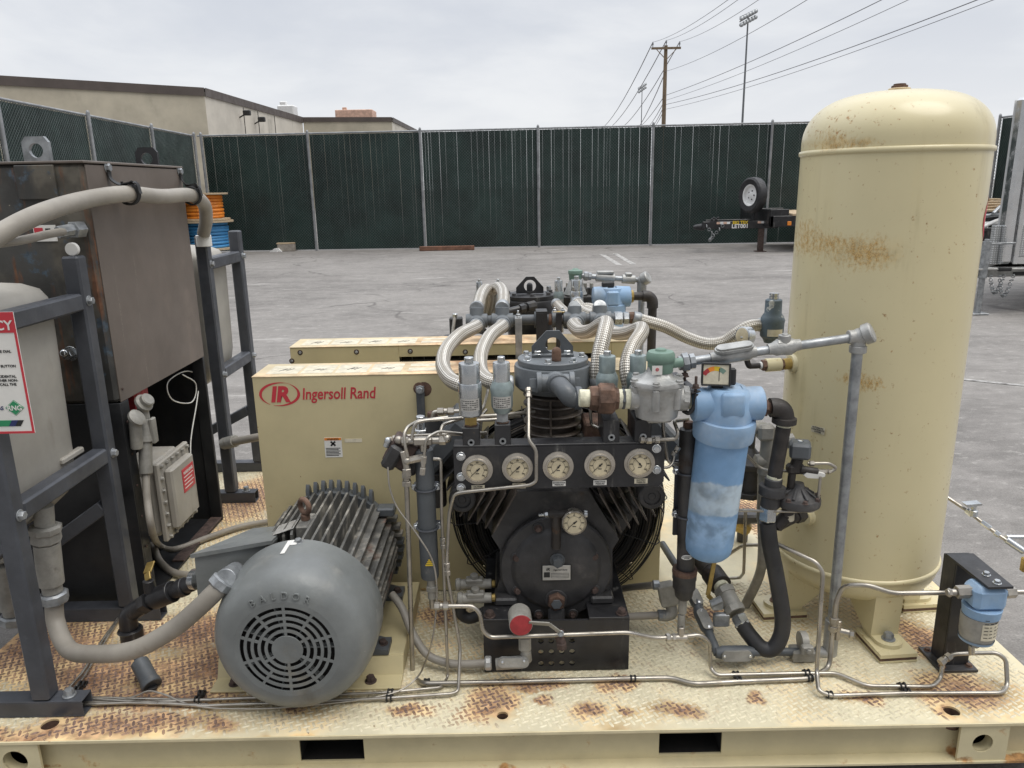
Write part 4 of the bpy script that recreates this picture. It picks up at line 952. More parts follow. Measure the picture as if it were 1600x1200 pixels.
# black ball valve and filter elbow
root = thing('ball_valve', 'black pipe valve with a brass lever, between the cabinet and the motor', 'valve', tuple(P(205, 985, D)))
a, b_, c = P(300, 912, 2.12), P(235, 938, 2.15), P(200, 960, 2.17)
mb = MB(M['black']); mb.cyl(a, b_, .024, n=20); mb.cyl(a+(b_-a)*.15, a+(b_-a)*.3, .029, n=20); mb.cyl(a+(b_-a)*.45, b_+(a-b_)*.1, .034, n=20); mb.hexb(b_+(c-b_)*.02, c-b_, .033, .04, False)
mb.tube(spline([b_, c+V((.02, 0, .012)), c+V((0, 0, -.01)), P(203, 990, 2.17)], 6), .028, 18); mb.cyl(P(205, 982, 2.17), P(208, 1008, 2.17), .035, n=20); mb.torus(P(203, 984, 2.17), P(208, 1008, 2.17)-P(203, 984, 2.17), .032, .006, 20, 6)
part('body', mb, root)
mb = MB(M['brass'], M['black']); s_ = P(233, 916, 2.14); mb.use(M['black']).cyl(s_+V((0, 0, -.02)), s_+V((0, 0, .02)), .017, n=14); mb.use(M['brass']); pt = [s_+V((0, 0, .02)), P(230, 895, 2.16), P(236, 878, 2.2)]
mb.beam(pt[0], pt[1], .022, .006, up=V((0, 1, 0))); mb.beam(pt[1], pt[2], .026, .006, up=V((0, 1, 0))); part('lever', mb, root)
mb = MB(M['zinc']); mb.lathe([(.026, 0), (.032, .004), (.032, .022), (.02, .028)], P(300, 905, 2.12), (1, -.25, .1), 22); part('union_ring', mb, root)
mb = MB(M['greyp'], M['rubber']); e0, e1 = P(218, 1035, 2.02), P(238, 1072, D+.012); mb.cyl(P(214, 1022, 2.03), e0, .013, n=12); mb.cyl(e0, e1, .026, n=22); mb.cyl(e0+(e1-e0)*.8, e1, .029, n=22); mb.use(M['rubber']).cyl(e1, e1+V((0, 0, -.01)), .014, n=12)
single('breather_filter', mb, 'small grey cylindrical breather below the sagging conduit', 'filter')
# emergency sign
ys_ = ya-.034; r1 = P(20.5, 487, ys_); r2 = P(54, 676, ys_)
xr = (r1.x+r2.x)/2+.002; z1 = r1.z; z0 = r2.z; W_ = .30; H_ = z1-z0
root = thing('safety_sign', 'white emergency sign with a red border and green diamond on the front stand post', 'sign', (xr-W_/2, ys_, z0))
mb = MB(M['white'], M['red']); mb.bx(xr-W_, xr, ys_-.003, ys_, z0, z1, .0008); part('panel', mb, root)
mb = MB(M['red'], M['white'], M['ink']); y_ = ys_-.0031; e = .0012
def fr(x0, x1, z0_, z1_, m): mb.use(m).bx(x0, x1, y_-e, y_, z0_, z1_, 0)
bw = .0055
fr(xr-W_, xr, z1-H_*.165, z1, M['red']); fr(xr-bw, xr, z0, z1-H_*.165, M['red']); fr(xr-W_, xr-bw, z0, z0+bw, M['red']); fr(xr-W_, xr-W_+bw, z0+bw, z1-H_*.165, M['red'])
mb.use(M['white']).text('EMERGENCY', (xr-.006, y_-e-.0006, z1-H_*.142), (1, 0, 0), (0, 0, 1), .0335, .0006, 'RIGHT', bold=.015)
mb.use(M['ink'])
for tx, f_, q_ in (('IN CASE OF EMERGENCY PLEASE DIAL', .325, .022), ('PRESS EMERGENCY STOP BUTTON', .445, .017), ('TO REPORT ACCIDENTAL', .530, .021), ('RELEASES OR ANY OTHER NON-', .563, .018), ('EMERGENCY PLEASE CALL THE', .596, .024)):
    mb.text(tx, (xr-bw-q_+.006, y_-.0006, z1-H_*f_), (1, 0, 0), (0, 0, 1), .0092, .0008, 'RIGHT', bold=.012)
part('lettering', mb, root)
M['rng'] = mat('green_diamond_ink', (.02, .24, .10), .5, var=.03, bump=0); M['navy'] = mat('navy_ink', (.02, .03, .12), .5, var=.03, bump=0)
mb = MB(M['rng'], M['white'], M['navy']); cx_ = xr-.0385; cz_ = z0+H_*.218; k = .0235
for kk, m_, dy in ((k, 'rng', 0), (k*.93, 'white', .0003), (k*.89, 'rng', .0006)):
    mb.use(M[m_]).prism([(cx_-kk, y_-dy, cz_), (cx_, y_-dy, cz_-kk*.86), (cx_+kk, y_-dy, cz_), (cx_, y_-dy, cz_+kk*.86)], (0, -.0008, 0))
mb.use(M['white']).text('RNG', (cx_, y_-.0018, cz_-.0062), (1, 0, 0), (0, 0, 1), .0175, .0006, bold=.02)
mb.use(M['navy']).text('RENEWABLE GAS', (cx_-.028, y_-.0008, cz_-.005), (1, 0, 0), (0, 0, 1), .0135, .0006, 'RIGHT', bold=.02)
zz = z0+H_*.062; mb.use(M['rng']).prism([(xr-.2, y_, zz), (xr-.062, y_, zz), (xr-.052, y_, zz+.0155), (xr-.2, y_, zz+.0155)], (0, -.001, 0)); mb.use(M['navy']).prism([(xr-.0615, y_, zz), (xr-.046, y_, zz), (xr-.036, y_, zz+.0155), (xr-.0515, y_, zz+.0155)], (0, -.001, 0)); mb.use(M['ink']).prism([(xr-.0455, y_, zz), (xr-.032, y_, zz), (xr-.022, y_, zz+.0155), (xr-.0355, y_, zz+.0155)], (0, -.001, 0))
part('emblem', mb, root)
# ---------------------------------------------------------------- electric motor
mc = P(450, 1008, 1.80); mx_, mz_ = mc.x, .437; R0 = .224
root = thing('electric_motor', 'large grey finned electric motor with a slotted domed fan cover, front centre-left', 'motor', (mx_, 2.1, D))
mb = MB(M['motor'], M['cavity'])
ax = V((0, 1, 0)); Y0 = 1.79
gr = .142
# dome: from grille rim outward and back
mb.lathe([(gr, .0), (.160, .003), (.178, .010), (.197, .025), (.210, .046), (.218, .072), (.2225, .10), (R0, .13), (R0, .20), (.219, .2005), (.219, .17)], (mx_, Y0, mz_), ax, 72, cap0=False, cap1=False)
cov = part('fan_cover', mb, root)
# slotted grille: rings and sectors
mb = MB(M['motor'])
def annsec(r0, r1, a0, a1, y, th=.004, n=8):
    vs = []; fs = []
    for k in range(n+1):
        a = a0+(a1-a0)*k/n
        for r, yy in ((r0, y), (r1, y), (r1, y+th), (r0, y+th)): vs.append((mx_+r*math.cos(a), yy, mz_+r*math.sin(a)))
    for k in range(n):
        o = k*4
        for j in range(4): fs.append((o+j, o+(j+1) % 4, o+4+(j+1) % 4, o+4+j))
    fs += [(0, 3, 2, 1), (n*4, n*4+1, n*4+2, n*4+3)]
    mb.add(vs, fs)
rs = [(.0, .042), (.0525, .0605), (.071, .079), (.0895, .0975), (.108, .116), (.1265, .142)]
mb.cyl((mx_, Y0, mz_), (mx_, Y0+.004, mz_), .042, n=40, bev=.001)
for r0, r1 in rs[1:]: annsec(r0, r1, 0, 2*PI, Y0, n=64)
for i in range(len(rs)-1):
    g0, g1 = rs[i][1], rs[i+1][0]; off = (0 if i % 2 == 0 else 0)
    for k in range(6 if i < 2 else 10): 
        nn = 6 if i < 2 else 10
        a = PI/2+2*PI*k/nn+(PI/nn if i in (1, 4) and 0 else 0); wd = .0075/((g0+g1)/2)
        annsec(g0-.001, g1+.001, a-wd/2, a+wd/2, Y0+.0004, .0032, 2)
part('grille', mb, cov)
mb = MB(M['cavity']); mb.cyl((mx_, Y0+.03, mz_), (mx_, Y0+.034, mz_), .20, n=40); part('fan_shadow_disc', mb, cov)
mb = MB(M['motor'])
for k in range(7):
    a = 2*PI*k/7; d = V((math.cos(a), 0, math.sin(a))); mb.beam(V((mx_, Y0+.02, mz_))+d*.03, V((mx_, Y0+.02, mz_))+d*.135, .004, .02, up=V((0, 1, 0)))
part('fan_blade', mb, cov)
# embossed name along an arc
mb = MB(M['motor']); tx = 'BALDOR'
for k, ch in enumerate(tx):
    a = math.radians(90+27-k*10.8+3); d = V((math.cos(a), 0, math.sin(a))); r = .151
    tang = V((math.sin(a), 0, -math.cos(a))); o = V((mx_, Y0+.001, mz_))+d*r
    upv = (d+V((0, .16, 0))).normalized()
    mb.text(ch, o, tang, upv, .027, .007, bold=.004)
part('lettering', mb, cov)
mb = MB(M['white']); p = P(435, 850, 1.92)
th0 = math.radians(90+5)
for aa, y0_, y1_, wd in ((96.5, 1.905, 1.985, 3.2), (92.5, 1.955, 1.985, 4.6)):
    a0 = math.radians(aa-wd/2); a1 = math.radians(aa+wd/2); r = R0+.0012
    mb.add([(mx_+r*math.cos(a0), y0_, mz_+r*math.sin(a0)), (mx_+r*math.cos(a1), y0_, mz_+r*math.sin(a1)), (mx_+r*math.cos(a1), y1_, mz_+r*math.sin(a1)), (mx_+r*math.cos(a0), y1_, mz_+r*math.sin(a0))], [(0, 1, 2, 3)])
part('tape_mark', mb, cov)
mb = MB(M['galv']); mb.hexb((mx_+.0, 1.975, mz_+R0-.001), (0, 0, 1), .010, .01); part('cover_screw', mb, cov)
# body with fins
mb = MB(M['fin']); YB0, YB1 = 1.965, 2.40
mb.lathe([(.150, YB0-Y0), (.170, YB0-Y0+.01), (.170, YB1-Y0), (.12, YB1-Y0+.03)], (mx_, Y0, mz_), ax, 40); part('frame', mb, root)
FR = .213
def finset(vert, sgn):
    n = 11
    for k in range(n):
        u = (k-(n-1)/2)*.0275
        h = math.sqrt(max(0, FR**2-u*u)); 
        if abs(u) > .145: continue
        b0 = math.sqrt(max(0, .165**2-u*u)) if abs(u) < .165 else 0
        tw = .0035; y1 = YB1-.005; y0 = YB0+.012
        if vert: 
            if sgn > 0 and k in (2, 3, 4): y0 = 2.10 if k != 3 else 2.09
            prof = [(mx_+u, y0, mz_+sgn*b0), (mx_+u, y1, mz_+sgn*b0), (mx_+u, y1, mz_+sgn*(h-.015)), (mx_+u, y1-.02, mz_+sgn*h), (mx_+u, y0+.02, mz_+sgn*h), (mx_+u, y0, mz_+sgn*(h-.015))]
            off = V((tw, 0, 0))
        else:
            prof = [(mx_+sgn*b0, y0, mz_+u), (mx_+sgn*b0, y1, mz_+u), (mx_+sgn*(h-.015), y1, mz_+u), (mx_+sgn*h, y1-.02, mz_+u), (mx_+sgn*h, y0+.02, mz_+u), (mx_+sgn*(h-.015), y0, mz_+u)]
            off = V((0, 0, tw))
        m_ = MB(M['fin']); m_.prism([V(q)-off for q in prof], off*2); part('cooling_fin', m_, root)
finset(True, 1); finset(True, -1); finset(False, 1); finset(False, -1)
for k in range(9):                        # teeth of the drive-end bell
    u_ = -.085+k*.0265; h_ = math.sqrt(.232**2-u_*u_); d = V((0, 0, 1)); t_ = V((1, 0, 0))
    o = V((mx_+u_, 2.40, mz_)); m_ = MB(M['greyp']); q = [o+d*(h_-.07), o+d*(h_-.012), o+V((0, .012, 0))+d*(h_+.006), o+V((0, .03, 0))+d*(h_-.012), o+V((0, .04, 0))+d*(h_-.08)]
    m_.prism([p_-t_*.006 for p_ in q], t_*.012); part('end_bell_rib', m_, root)
for k in range(8):
    a = math.radians(25-k*12); d = V((1, 0, 0)); t_ = V((0, 0, 1)); u_ = .09-k*.028; h_ = math.sqrt(.228**2-u_*u_); o = V((mx_, 2.40, mz_+u_)); m_ = MB(M['fin'] if k < 3 else M['greyp']); q = [o+d*(h_-.08), o+d*h_, o+V((0, .035, 0))+d*h_, o+V((0, .04, 0))+d*(h_-.08)]
    m_.prism([p_-t_*.006 for p_ in q], t_*.012); part('end_bell_rib', m_, root)
mb = MB(M['greyp']); mb.lathe([(.20, 0), (.20, .05), (.12, .08)], (mx_, 2.385, mz_), ax, 48); mb.bx(mx_+.15, mx_+.21, 2.36, 2.41, mz_+.12, mz_+.15, .005); part('end_bell', mb, root)
# lifting eye and its boss, name plate
e = P(491, 797, 2.13); mb = MB(M['fin'], M['rust']); mb.bx(mx_-.045, mx_-.005, 2.10, 2.2, mz_+.15, mz_+.212, .004); part('eye_boss', mb, root)
mb = MB(M['rust']); zc = mz_+.212; xc = mx_-.025; mb.cyl((xc, 2.15, zc), (xc, 2.15, zc+.018), .014, n=14); mb.torus((xc, 2.15, zc+.044), (.8, 1, 0), .022, .008, 28, 10); part('lifting_eye', mb, root)
mb = MB(M['etch']); mb.add([(mx_-.115, 2.10, mz_+.185), (mx_-.05, 2.10, mz_+.207), (mx_-.05, 2.17, mz_+.207), (mx_-.115, 2.17, mz_+.185)], [(0, 1, 2, 3)]); part('rating_plate', mb, root)
# feet
for sx_ in (-1, 1):
    for yy in (2.02, 2.33):
        mb = MB(M['greyp'], M['rustbolt']); x0 = mx_+sx_*.13; x1 = mx_+sx_*.225
        mb.prism([(x0, yy, .30), (x1-sx_*.02, yy, .278), (x1, yy, .278), (x1, yy, .262), (x0-sx_*.02, yy, .262)], (0, .07, 0)); mb.use(M['rustbolt']).hexb((x1-sx_*.022, yy+.035, .278), (0, 0, 1), .012, .012); part('foot', mb, root)
# terminal box on the left side
Ya, Yb = 1.90, 2.22
pts = [P(345, 935, 1.93), P(398, 925, 1.98), P(432, 840, 2.06), P(345, 872, 1.97), P(325, 935, 2.2), P(380, 925, 2.25), P(402, 832, 2.28), P(308, 872, 2.2)]
tb = MB(M['motor'])
xl = P(322, 900, 2.0).x; xr_ = mx_-.13; zt_a = P(345, 876, 1.96).z
hexa = [P(309, 932, 1.985), P(400, 938, 2.0), P(428, 846, 2.05), P(304, 870, 1.99), P(345, 905, 2.2), P(430, 905, 2.25), P(448, 828, 2.25), P(403, 833, 2.22)]
tb.add(hexa, [(0, 1, 2, 3), (5, 4, 7, 6), (4, 0, 3, 7), (1, 5, 6, 2), (3, 2, 6, 7), (4, 5, 1, 0)])
tbo = part('terminal_box', tb, root, angle=20)
tl = MB(M['motor']); u = V((0, 0, .006)); 
a_, b_, c_2, d_ = hexa[3], hexa[2], hexa[6], hexa[7]; ex = V((-.008, -.010, 0))
tl.add([a_+ex, b_+V((0, -.018, 0)), c_2+V((0, .01, 0)), d_+V((-.018, .012, 0)), a_+ex+u*2, b_+V((0, -.018, 0))+u*2, c_2+V((0, .01, 0))+u*2, d_+V((-.018, .012, 0))+u*2], [(3, 2, 1, 0), (4, 5, 6, 7), (0, 1, 5, 4), (1, 2, 6, 5), (2, 3, 7, 6), (3, 0, 4, 7)])
part('box_lid', tl, tbo)
mb = MB(M['galv']); g0 = P(352, 905, 1.875); g1 = P(338, 922, 1.862); mb.cyl(P(368, 893, 2.0), g0, .028, n=20); mb.lathe([(.030, 0), (.036, .004), (.036, .024), (.028, .03)], g0, g1-g0, 8); part('conduit_gland', mb, root)
# base
root = thing('motor_base', 'cream bent-plate base under the grey motor, bolted to the deck', 'base plate', (mx_, 2.1, D))
xl = PZ(332, 1078, D).x; xr_ = PZ(628, 1068, D).x
mb = MB(M['beige']); yl = 1.935; yf = 2.0
mb.bx(xl, xr_, yl, yf, D+.002, D+.009, .002)
mb.prism([(xl, yf-.002, D+.009), (xl, yf+.022, D+.058), (xl, yf+.03, D+.058), (xl, yf+.008, D+.002)], (xr_-xl, 0, 0))
mb.bx(xl, xl+.16, yf+.028, 2.46, D+.052, D+.0605, .001); mb.bx(xr_-.16, xr_, yf+.028, 2.46, D+.052, D+.0605, .001); mb.bx(xl+.16, xr_-.16, yf+.028, yf+.10, D+.052, D+.0605, .001)
mb.bx(xr_-.008, xr_, yf+.03, 2.46, D+.002, D+.0515, .001); mb.bx(xl, xl+.008, yf+.03, 2.46, D+.002, D+.0515, .001)
part('plate', mb, root)
for q in (PZ(367, 1068, D+.01), PZ(580, 1062, D+.01)):
    mb = MB(M['rustbolt']); mb.hexb((q.x, yl+.033, D+.009), (0, 0, 1), .013, .018); part('anchor_bolt', mb, root)
# ---------------------------------------------------------------- belt guards
GX0, GX1, GY0, GY1, GZ = -.876, .52, 2.497, 2.68, 1.014
fc = P(872, 795, 2.44); fR = .375
root = thing('belt_guard', 'near cream belt guard with a red logo, behind the motor and compressor', 'belt guard', (0, GY0, D))
mb = MB(M['beige'])
mb.ringplate([(GX0, GY0, D+.004), (GX1, GY0, D+.004), (GX1, GY0, GZ), (GX0, GY0, GZ)], (fc.x, GY0, fc.z), fR-.01, (0, .003, 0), 64)
mb.bx(GX0, GX0+.003, GY0+.003, GY1, D+.004, GZ, 0); mb.bx(GX1-.003, GX1, GY0+.003, GY1, D+.004, GZ, 0); mb.bx(GX0, GX1, GY1, GY1+.003, D+.004, GZ, 0)
part('housing', mb, root)
mb = MB(M['guardtop'], M['cream'], M['ink']); mb.bx(GX0-.002, GX1+.002, GY0-.002, GY1+.003, GZ, GZ+.003, .001)
def toplabels(mb, y0, y1, gx):
    for k in range(4):
        a = gx+.035+k*.118; mb.use(M['cream']).bx(a, a+.108, y0, y1, GZ+.0031, GZ+.0037, 0)
        mb.use(M['ink']); cx_ = a+.055; cy_ = (y0+y1)/2
        for j in range(3): mb.beam((cx_-.02+.012*j, cy_-.02+.01*(j % 2), GZ+.0039), (cx_+.012*j, cy_+.015-.012*(k % 2), GZ+.0039), .004, .0004, bev=0)
    for j in range(2): mb.use(M['cream']).bx(gx+.52, gx+.66, y0+.01+j*(y1-y0)*.55, y0+.01+(j+.75)*(y1-y0)*.5, GZ+.0031, GZ+.0037, 0)
toplabels(mb, GY0+.03, GY1-.03, GX0); part('top_cover', mb, root)
mb = MB(M['cavity']); mb.cyl((fc.x, GY1-.02, fc.z), (fc.x, GY1-.01, fc.z), fR+.02, n=40); part('inner_back', mb, root)
# decal
yl_ = GY0-.0008
def ell(mb, cx, cz, a, b, rot, a0, a1, wa, wb, n=40):
    """crescent: outer ellipse minus a shifted one, as a strip"""
    o = []; i_ = []
    for k in range(n+1):
        t_ = a0+(a1-a0)*k/n; w_ = wa+(wb-wa)*math.sin(PI*k/n)
        for L, q in ((o, 0), (i_, w_)):
            ux, uz = (a-q)*math.cos(t_), (b-q*.8)*math.sin(t_)
            L.append(V((cx+ux*math.cos(rot)-uz*math.sin(rot), yl_, cz+ux*math.sin(rot)+uz*math.cos(rot))))
    vs = o+i_; m_ = n+1
    mb.add(vs, [(k, k+1, m_+k+1, m_+k) for k in range(n)])
lc = P(437, 616, GY0); sc = mp(64, 437, 616, GY0)/2
mb = MB(M['red'])
ell(mb, lc.x, lc.z, sc, sc*.60, .0, math.radians(250), math.radians(420), .001, .010)
ell(mb, lc.x, lc.z, sc, sc*.60, .0, math.radians(70), math.radians(240), .001, .010)
ell(mb, lc.x, lc.z, sc, sc*.60, .0, math.radians(60), math.radians(70), .001, .001)
mb.text('IR', (lc.x-.001, yl_, lc.z-sc*.36), (1, 0, .0), (0, 0, 1), sc*1.06, .0006, shear=.18, bold=.045)
a = P(472, 624, GY0); b = P(588, 618, GY0)
mb.text('Ingersoll Rand', (a.x, yl_, a.z), (1, 0, .0), (0, 0, 1), .0565, .0006, 'LEFT', shear=.15, bold=.016)
# squeeze the lettering to its real width
xs_ = [q.x for q in mb.v if q.x > a.x-.001 and q.x > lc.x+sc]; w0 = max(xs_)-a.x; kf = (b.x-a.x)/w0
for q in mb.v:
    if q.x > a.x-.001 and q.x > lc.x+sc: q.x = a.x+(q.x-a.x)*kf
part('logo', mb, root)
mb = MB(M['white'], M['orange'], M['ink']); c = P(521, 699, GY0); hw = .030; hh = .036; y_ = GY0-.0009
mb.bx(c.x-hw, c.x+hw, y_, GY0-.0002, c.z-hh, c.z+hh, 0); mb.use(M['orange']).bx(c.x-hw+.001, c.x+hw-.001, y_-.0005, y_, c.z+hh-.010, c.z+hh-.001, 0)
mb.use(M['ink']).text('WARNING', (c.x, y_-.0008, c.z+hh-.0085), (1, 0, 0), (0, 0, 1), .0085, .0004, bold=.02)
for k in range(4):
    a_ = PI/4+k*PI/2; mb.beam((c.x, y_-.0004, c.z+.014), (c.x+.011*math.cos(a_), y_-.0004, c.z+.014+.011*math.sin(a_)), .006, .0006, up=V((0, 1, 0)), bev=0)
for k in range(6): mb.bx(c.x-hw+.004, c.x+hw-.006-.006*(k % 2), y_-.0004, y_, c.z-.004-k*.0052, c.z-.0015-k*.0052, 0)
part('warning_label', mb, root)
mb = MB(M['cream']); c = P(552, 688, GY0); mb.bx(c.x-.03, c.x+.03, y_, GY0-.0002, c.z-.007, c.z+.006, 0); part('torn_label', mb, root)
mb = MB(M['greyp'], M['galv'], M['rust']); c = P(657, 607, GY0); c2 = P(657, 690, GY0-.01)
mb.use(M['rust']).lathe([(.026, 0), (.022, .0008)], (c.x+.012, GY0-.0003, c.z-.003), (0, -1, 0), 14); mb.lathe([(.022, 0), (.02, .0012)], (c.x-.003, GY0-.0003, c.z), (0, -1, 0), 14)
mb.use(M['greyp']).bx(c.x-.014, c.x+.014, GY0-.016, GY0-.010, c2.z-.02, c.z+.012, .002); mb.use(M['galv']).hexb((c.x, GY0-.016, c.z), (0, -1, 0), .011, .012)
part('support_strap', mb, root)
# wire fan guard
mb = MB(M['ink']); yy = 2.40
for k in range(17):
    r = fR-.006-k*.0085; y = yy+.0+.002*0+ (0 if k else .04); mb.torus((fc.x, yy+.05*max(0, (3-k)/3)**2, fc.z), (0, 1, 0), r, .0021, 90, 5)
for k in range(14):
    a = 2*PI*k/14+.1; d = V((math.cos(a), 0, math.sin(a))); c = V((fc.x, yy, fc.z)); mb.tube([c+d*(fR)+V((0, .095, 0)), c+d*(fR)+V((0, .03, 0)), c+d*(fR-.02)-V((0, .001, 0)), c+d*(fR-.16)-V((0, .001, 0))], .002, 6)
part('wire_fan_guard', mb, root)
root2 = thing('fan_flywheel', 'black cast fan flywheel behind the near compressor, inside the wire guard', 'flywheel', (fc.x, 2.47, fc.z))
mb = MB(M['black']); c = V((fc.x, 2.47, fc.z)); mb.lathe([(.315, 0), (.335, .002), (.335, .10), (.315, .10), (.31, .02), (.315, 0)], c, (0, 1, 0), 64, cap0=False, cap1=False); mb.cyl(c, c+V((0, .1, 0)), .07, n=24); part('rim', mb, root2)
for k in range(9):
    a = 2*PI*k/9; pts = []
    for j in range(9):
        u = j/8; r = .06+.255*u; an = a+.55*u*u; pts.append(c+V((r*math.cos(an), .02, r*math.sin(an))))
    m_ = MB(M['black'])
    for u, v_ in zip(pts, pts[1:]): m_.beam(u, v_, .06, .016, up=(v_-u).cross(V((0, 1, 0))), bev=.002)
    part('fan_blade', m_, root2)
# far guard
G2Y0, G2Y1, G2X0, G2X1 = 2.985, 3.155, -.885, .47
root = thing('belt_guard', 'far cream belt guard with a black grille strip, just behind the near guard', 'belt guard', (0, G2Y0, D))
sx0, sx1 = P(624, 560, G2Y0).x, .40; sz1 = P(700, 556, G2Y0).z; sz0 = sz1-.42
mb = MB(M['beige'])
mb.bx(G2X0, sx0, G2Y0, G2Y1, D+.004, GZ, .002); mb.bx(sx1, G2X1, G2Y0, G2Y1, D+.004, GZ, .002); mb.bx(sx0, sx1, G2Y0, G2Y1, sz1, GZ, .0); mb.bx(sx0, sx1, G2Y0, G2Y1, D+.004, sz0, 0); part('housing', mb, root)
mb = MB(M['guardtop'], M['cream'], M['ink']); mb.bx(G2X0-.002, G2X1+.002, G2Y0-.002, G2Y1+.002, GZ, GZ+.003, .001); toplabels(mb, G2Y0+.03, G2Y1-.03, G2X0); part('top_cover', mb, root)
mb = MB(M['cavity']); mb.bx(sx0, sx1, G2Y0+.06, G2Y0+.065, sz0, sz1, 0); part('inner_back', mb, root)
mb = MB(M['black'])
k = sx0
while k < sx1: mb.bx(k, k+.004, G2Y0+.006, G2Y0+.010, sz0, sz1, 0); k += .048
k = sz1-.02
while k > sz0: mb.bx(sx0, sx1, G2Y0+.0101, G2Y0+.014, k, k+.004, 0); k -= .02
part('intake_grille', mb, root)
mb = MB(M['rustbolt'], M['galv'])
for (a, b) in ((469, 551), (557, 550), (641, 549), (727, 550), (456, 564)):
    c = P(a, b, G2Y0); mb.use(M['rustbolt']).lathe([(.011, 0), (.009, .001)], c, (0, -1, 0), 12); mb.use(M['galv']).hexb(c, (0, -1, 0), .006, .006, False)
part('panel_screws', mb, root)
# ---------------------------------------------------------------- near compressor
BX0, BX1 = P(757, 1048, 2.01).x, P(982, 1043, 2.01).x; BT = P(870, 968, 2.01).z
CX = P(870, 880, 2.08).x
root = thing('compressor', 'near charcoal piston compressor with finned cylinders, front centre', 'compressor', (CX, 2.15, D))
mb = MB(M['black']); z0 = D+.004
hx_ = [P(845, 1005, 2.01).x+k*mp(16.3, 870, 1010, 2.01) for k in range(4)]; hz_ = [P(860, y, 2.01).z for y in (1002, 1019, 1037)]
# perforated front plate
dx_ = hx_[1]-hx_[0]; x0 = hx_[0]-dx_/2; x1 = hx_[3]+dx_/2; ze = [BT-.004, (hz_[0]+hz_[1])/2, (hz_[1]+hz_[2])/2, z0]
mb.bx(BX0, x0, 2.01, 2.018, z0, BT-.004, 0); mb.bx(x1, BX1, 2.01, 2.018, z0, BT-.004, 0)
for i in range(4):
    for j in range(3):
        a = x0+dx_*i; b = a+dx_; top, bot = ze[j], ze[j+1]
        mb.ringplate([(a, 2.01, bot), (b, 2.01, bot), (b, 2.01, top), (a, 2.01, top)], (hx_[i], 2.01, hz_[j]), .0085, (0, .008, 0), 16)
mb.bx(BX0, BX0+.008, 2.018, 2.42, z0, BT-.004, 0); mb.bx(BX1-.008, BX1, 2.018, 2.42, z0, BT-.004, 0)
gap0 = P(842, 966, 2.03).x; gap1 = P(915, 966, 2.03).x
mb.bx(BX0, BX0+.12, 2.01, 2.42, BT-.004, BT+.004, .001); mb.bx(BX1-.12, BX1, 2.01, 2.42, BT-.004, BT+.004, .001); mb.bx(BX0+.12, BX1-.12, 2.12, 2.42, BT-.004, BT+.004, .001)
part('pedestal', mb, root)
for a, b in ((765, 965), (972, 958), (944, 918)): 
    mb = MB(M['rustbolt']); q = PZ(a, b, BT+.01); mb.hexb((q.x, max(q.y, 2.03), BT+.004), (0, 0, 1), .013, .016); part('pedestal_bolt', mb, root)
YF = 2.10
def o3(L, y): return [V((P(a, b, y).x, y, P(a, b, y).z)) for a, b in L]
hs = [(808, 768), (921, 768), (967, 843), (957, 858), (957, 965), (941, 979), (796, 979), (781, 965), (781, 858), (768, 838)]
pf = o3(hs, YF+.03)
mb = MB(M['char'])
mb.prism(pf, (0, .27, 0))
# feet
for sx_, pa in ((-1, 790), (1, 948)):
    c = PZ(pa, 962, BT+.03); mb.bx(c.x-.035, c.x+.035, 2.08, 2.4, BT+.0045, BT+.03, .006)
    mb.prism([(c.x-.02*sx_, YF+.02, BT+.03), (c.x+.03*sx_, YF+.02, BT+.03), (c.x-.03*sx_, YF+.02, BT+.20)], (0, .02, 0))
part('crankcase', mb, root)
mb = MB(M['char']); 
cc = P(869, 889, YF); R1 = mp(88, 869, 889, YF)
mb.lathe([(R1*.98, .035), (R1, .03), (R1, .008), (R1*.97, .002), (R1*.80, .0), (R1*.74, -.010), (R1*.70, -.014), (R1*.35, -.018), (.001, -.019)], (cc.x, YF, cc.z), (0, 1, 0), 56, cap0=False, cap1=False)
cp = part('front_cover', mb, root)
for a, b in ((807, 872), (809, 923), (842, 961), (895, 960), (929, 922), (929, 870), (841, 826), (903, 827)):
    mb = MB(M['rustbolt'], M['char']); q = P(a, b, YF-.004); mb.use(M['char']).cyl(q+V((0, .008, 0)), q, .017, n=20); mb.use(M['rustbolt']).hexb(q, (0, -1, 0), .009, .010); part('cover_bolt', mb, cp)
mb = MB(M['greyp']); q = P(871, 875, YF-.018); mb.hexb(q, (0, -1, 0), .017, .024); part('fill_plug', mb, cp)
mb = MB(M['char'], M['rust'], M['greyp']); q = P(869, 938, YF-.02); mb.cyl(q+V((0, .03, 0)), q, .034, n=24); mb.use(M['rust']).hexb(q, (0, -1, 0), .028, .022, False); mb.use(M['greyp']).cyl(q+V((0, -.022, 0)), q+V((0, -.0245, 0)), .017, n=6)
part('drain_plug', mb, cp)
mb = MB(M['char']); a = P(869, 948, YF-.01); b = P(869, 985, YF-.03); mb.beam(a, b, .05, .03, up=V((0, 1, 0)), bev=.01); part('oil_sump_neck', mb, cp)
mb = MB(M['etch'], M['ink']); q = P(869.5, 894.5, YF-.02); wd, ht = .042, .024
mb.use(M['ink']).bx(q.x-wd-.003, q.x+wd+.003, q.y-.001, q.y+.004, q.z-ht-.003, q.z+ht+.003, .002); mb.use(M['etch']).bx(q.x-wd, q.x+wd, q.y-.003, q.y-.0011, q.z-ht, q.z+ht, .0005)
mb.use(M['ink']); yy = q.y-.0036
mb.text('IR', (q.x-.026, yy, q.z+.008), (1, 0, 0), (0, 0, 1), .013, .0006, shear=.2, bold=.02); mb.text('Ingersoll Rand', (q.x+.011, yy, q.z+.008), (1, 0, 0), (0, 0, 1), .0072, .0006, shear=.2)
mb.bx(q.x-.038, q.x-.02, yy, q.y-.0031, q.z-.014, q.z+.003, 0)
